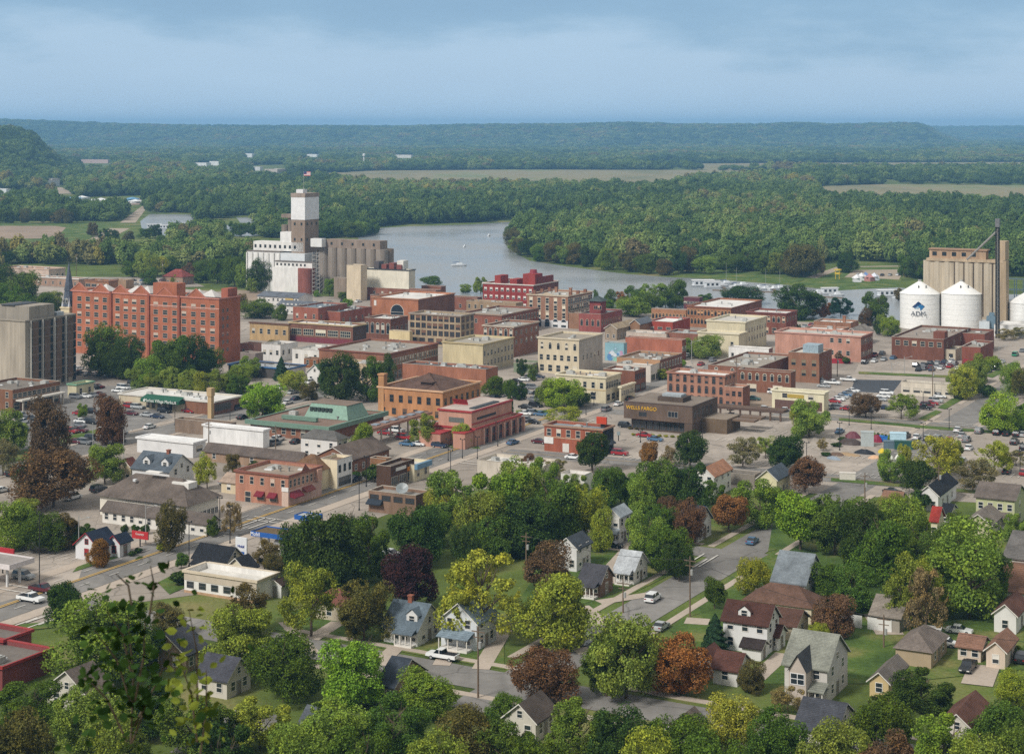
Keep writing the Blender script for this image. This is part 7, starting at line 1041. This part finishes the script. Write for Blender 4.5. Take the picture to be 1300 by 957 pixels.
for x, yb, yt, w, c in ((1020, 352, 308, 46, 'k'), (1005, 350, 318, 30, 'k'), (1036, 350, 325, 24, 's'), (1075, 346, 318, 30, 'd')): tree(x, yb, yt, w, c, 'round', '!on the grass point across the harbour')
# sapling on the bluff in front of the camera, leaves big and soft
def sapling(px, py, Y, nl, cols, label, spread, seed, tips):
    rnd = random.Random(seed); x0 = (px - 650) * Y / F; ztop = H - (py - YH) * Y / F; zg = 80.3 if Y > 12 else 82; t = empty('sapling', (x0, Y, zg), 0, label, 'sapling'); b = MB(); g = ztop - zg; v = []; f = []
    for tx, ty, bx, by in tips:
        e = Vector(((tx - px) * Y / F, 0, (H - (ty - YH) * Y / F) - zg)); s = Vector(((bx - px) * Y / F, .15, (H - (by - YH) * Y / F) - zg)); mid = (s + e) / 2 + Vector((.02, .05, .03))
        b.tube(s, mid, .009, .007, 6); b.tube(mid, e, .007, .003, 6); n = int(nl * (e - s).length / 1.0)
        for k in range(n):
            u = rnd.random() ** .8; p = s.lerp(e, u) + Vector((rnd.gauss(0, spread * (1.15 - u)), rnd.gauss(0, .25), rnd.gauss(0, spread * .7 * (1.15 - u)))); d = Vector((rnd.gauss(0, 1), rnd.gauss(0, 1), rnd.gauss(-.3, .5))).normalized(); nn = d.cross(Vector((rnd.gauss(0, 1), rnd.gauss(0, 1), .5))).normalized(); sd_ = d.cross(nn).normalized(); L_ = rnd.uniform(.06, .105); i = len(v)
            for a_, c_ in ((0, 0), (.3, .26), (.65, .26), (1, 0), (.65, -.26), (.3, -.26)): v.append(p + d * L_ * a_ + sd_ * L_ * c_ * 1.25 + nn * (abs(c_) * .06 * L_ * 4))
            f.append((i, i + 1, i + 2, i + 3)); f.append((i, i + 3, i + 4, i + 5))
    b.tube((0, 0, 0), (0.02, 0, g * .5), .04, .022, 8); b.tube((.02, 0, g * .5), (0, 0, g), .022, .010, 8); b.obj('stem', ('bark',), t)
    link('leaves', mesh('leaves', v, f, ('leaves',)), t, (0, 0, 0), None, None, hexc(cols, 1.0))
sapling(158, 957, 12.5, 50, '#304826', 'dark leafy sapling close to the camera with a bare twig tip at the bottom left', .22, 4, [(147, 728, 162, 780), (162, 780, 160, 957), (191, 718, 184, 790), (184, 790, 165, 900), (120, 800, 160, 900), (215, 830, 165, 930), (100, 850, 155, 950), (190, 870, 160, 957), (135, 775, 160, 860)])
sapling(248, 985, 13.5, 46, '#76843a', 'yellow-green sapling close to the camera right of the dark one', .13, 8, [(240, 775, 246, 900), (225, 830, 246, 950), (262, 850, 248, 980)])

def wire(a, b, sag, label):
    m = MB(); a, b = Vector(a), Vector(b); pts = [a.lerp(b, k / 10) - Vector((0, 0, sag * 4 * (k / 10) * (1 - k / 10))) for k in range(11)]
    for p, q in zip(pts, pts[1:]): m.tube(p, q, .035, .035, 4)
    tag(m.obj('power_line', ('dark_metal',)), label, 'power line')
def top(x, yb, yt): p = P(x, yb); return (p.x, p.y, (yb - yt) / (yb - YH) * H - .6)
wire(top(1122, 822, 780), top(876, 783, 706), 1.2, 'thin power line from the back lawn pole to the street corner pole'); wire(top(1122, 822, 780), top(1420, 880, 815), 1.2, 'thin power line running from the back lawn pole to the right edge'); wire(top(607, 886, 795), top(876, 783, 706), 1.5, 'thin power line from the near pole to the street corner pole'); wire(top(668, 724, 676), top(876, 783, 706), 1.2, 'thin power line from the pole among dark trees to the street corner'); wire(top(1098, 640, 600), top(1192, 640, 590), .8, 'short power line above the black-roofed gabled house')
# ================================================================ labels: name what each repeat stands beside, then number only real look-alikes
LM = []
for o in LABELS:
    if o.get('lm'): LM.append((Vector((o['cx'], o['cy'], 0)), o['lm']))
for t, cn, sh, wh, q in TREES:
    p = Vector((t.location.x, t.location.y, 0))
    if wh and wh.startswith('!'): w_ = wh[1:]
    else:
        best = min(LM, key=lambda e: (e[0] - p).length); d = best[0] - p; sx_ = pix(p)[0] - pix(best[0])[0]
        rel = 'beside' if (d.length < 22) else ('in front of' if d.y > abs(d.x) * .6 else 'behind' if -d.y > abs(d.x) * .6 else 'to the right of' if sx_ > 0 else 'to the left of'); w_ = rel + ' the ' + best[1]
    noun = 'shrub' if t['category'] == 'shrub' else 'tree'
    lab = f'{cn} {sh if sh != "pointed evergreen" else "pointed"} {noun} {w_}'.replace('low bushy shrub', 'low shrub')
    if len(lab.split()) > 12: lab = lab.replace('low shrub', 'shrub').replace('in the ', 'in ').replace('of the ', 'of ')
    t['label'] = lab
by = {}
for o in LABELS: by.setdefault(o['label'], []).append(o)
for lb, os_ in by.items():
    if len(os_) > 1:
        os_.sort(key=lambda o: pix(o.matrix_basis.translation)[0])
        for k, o in enumerate(os_): o['label'] = (lb + f', {ordinal(k + 1)} from the left') if k else lb + ', the leftmost'
# ================================================================ the air between here and the bluffs
hb = MB(); hb.box(-7500, -700, -3, 7500, 17500, 165); hz = hb.obj('haze', ('trim',)); hz['kind'] = 'stuff'
hm = bpy.data.materials.new('haze'); hm.use_nodes = True; t = hm.node_tree; t.nodes.clear(); o_ = t.nodes.new('ShaderNodeOutputMaterial'); pv = t.nodes.new('ShaderNodeVolumePrincipled')
pv.inputs['Color'].default_value = (.28, .58, .98, 1); pv.inputs['Density'].default_value = HAZE; t.links.new(pv.outputs[0], o_.inputs['Volume']); hz.data.materials.clear(); hz.data.materials.append(hm)
hz['label'] = 'pale blue haze filling the valley air'
for o in LABELS:
    if len(o['label'].split()) > 16: print('LONG', o['label'])
print('objects', len(bpy.data.objects))
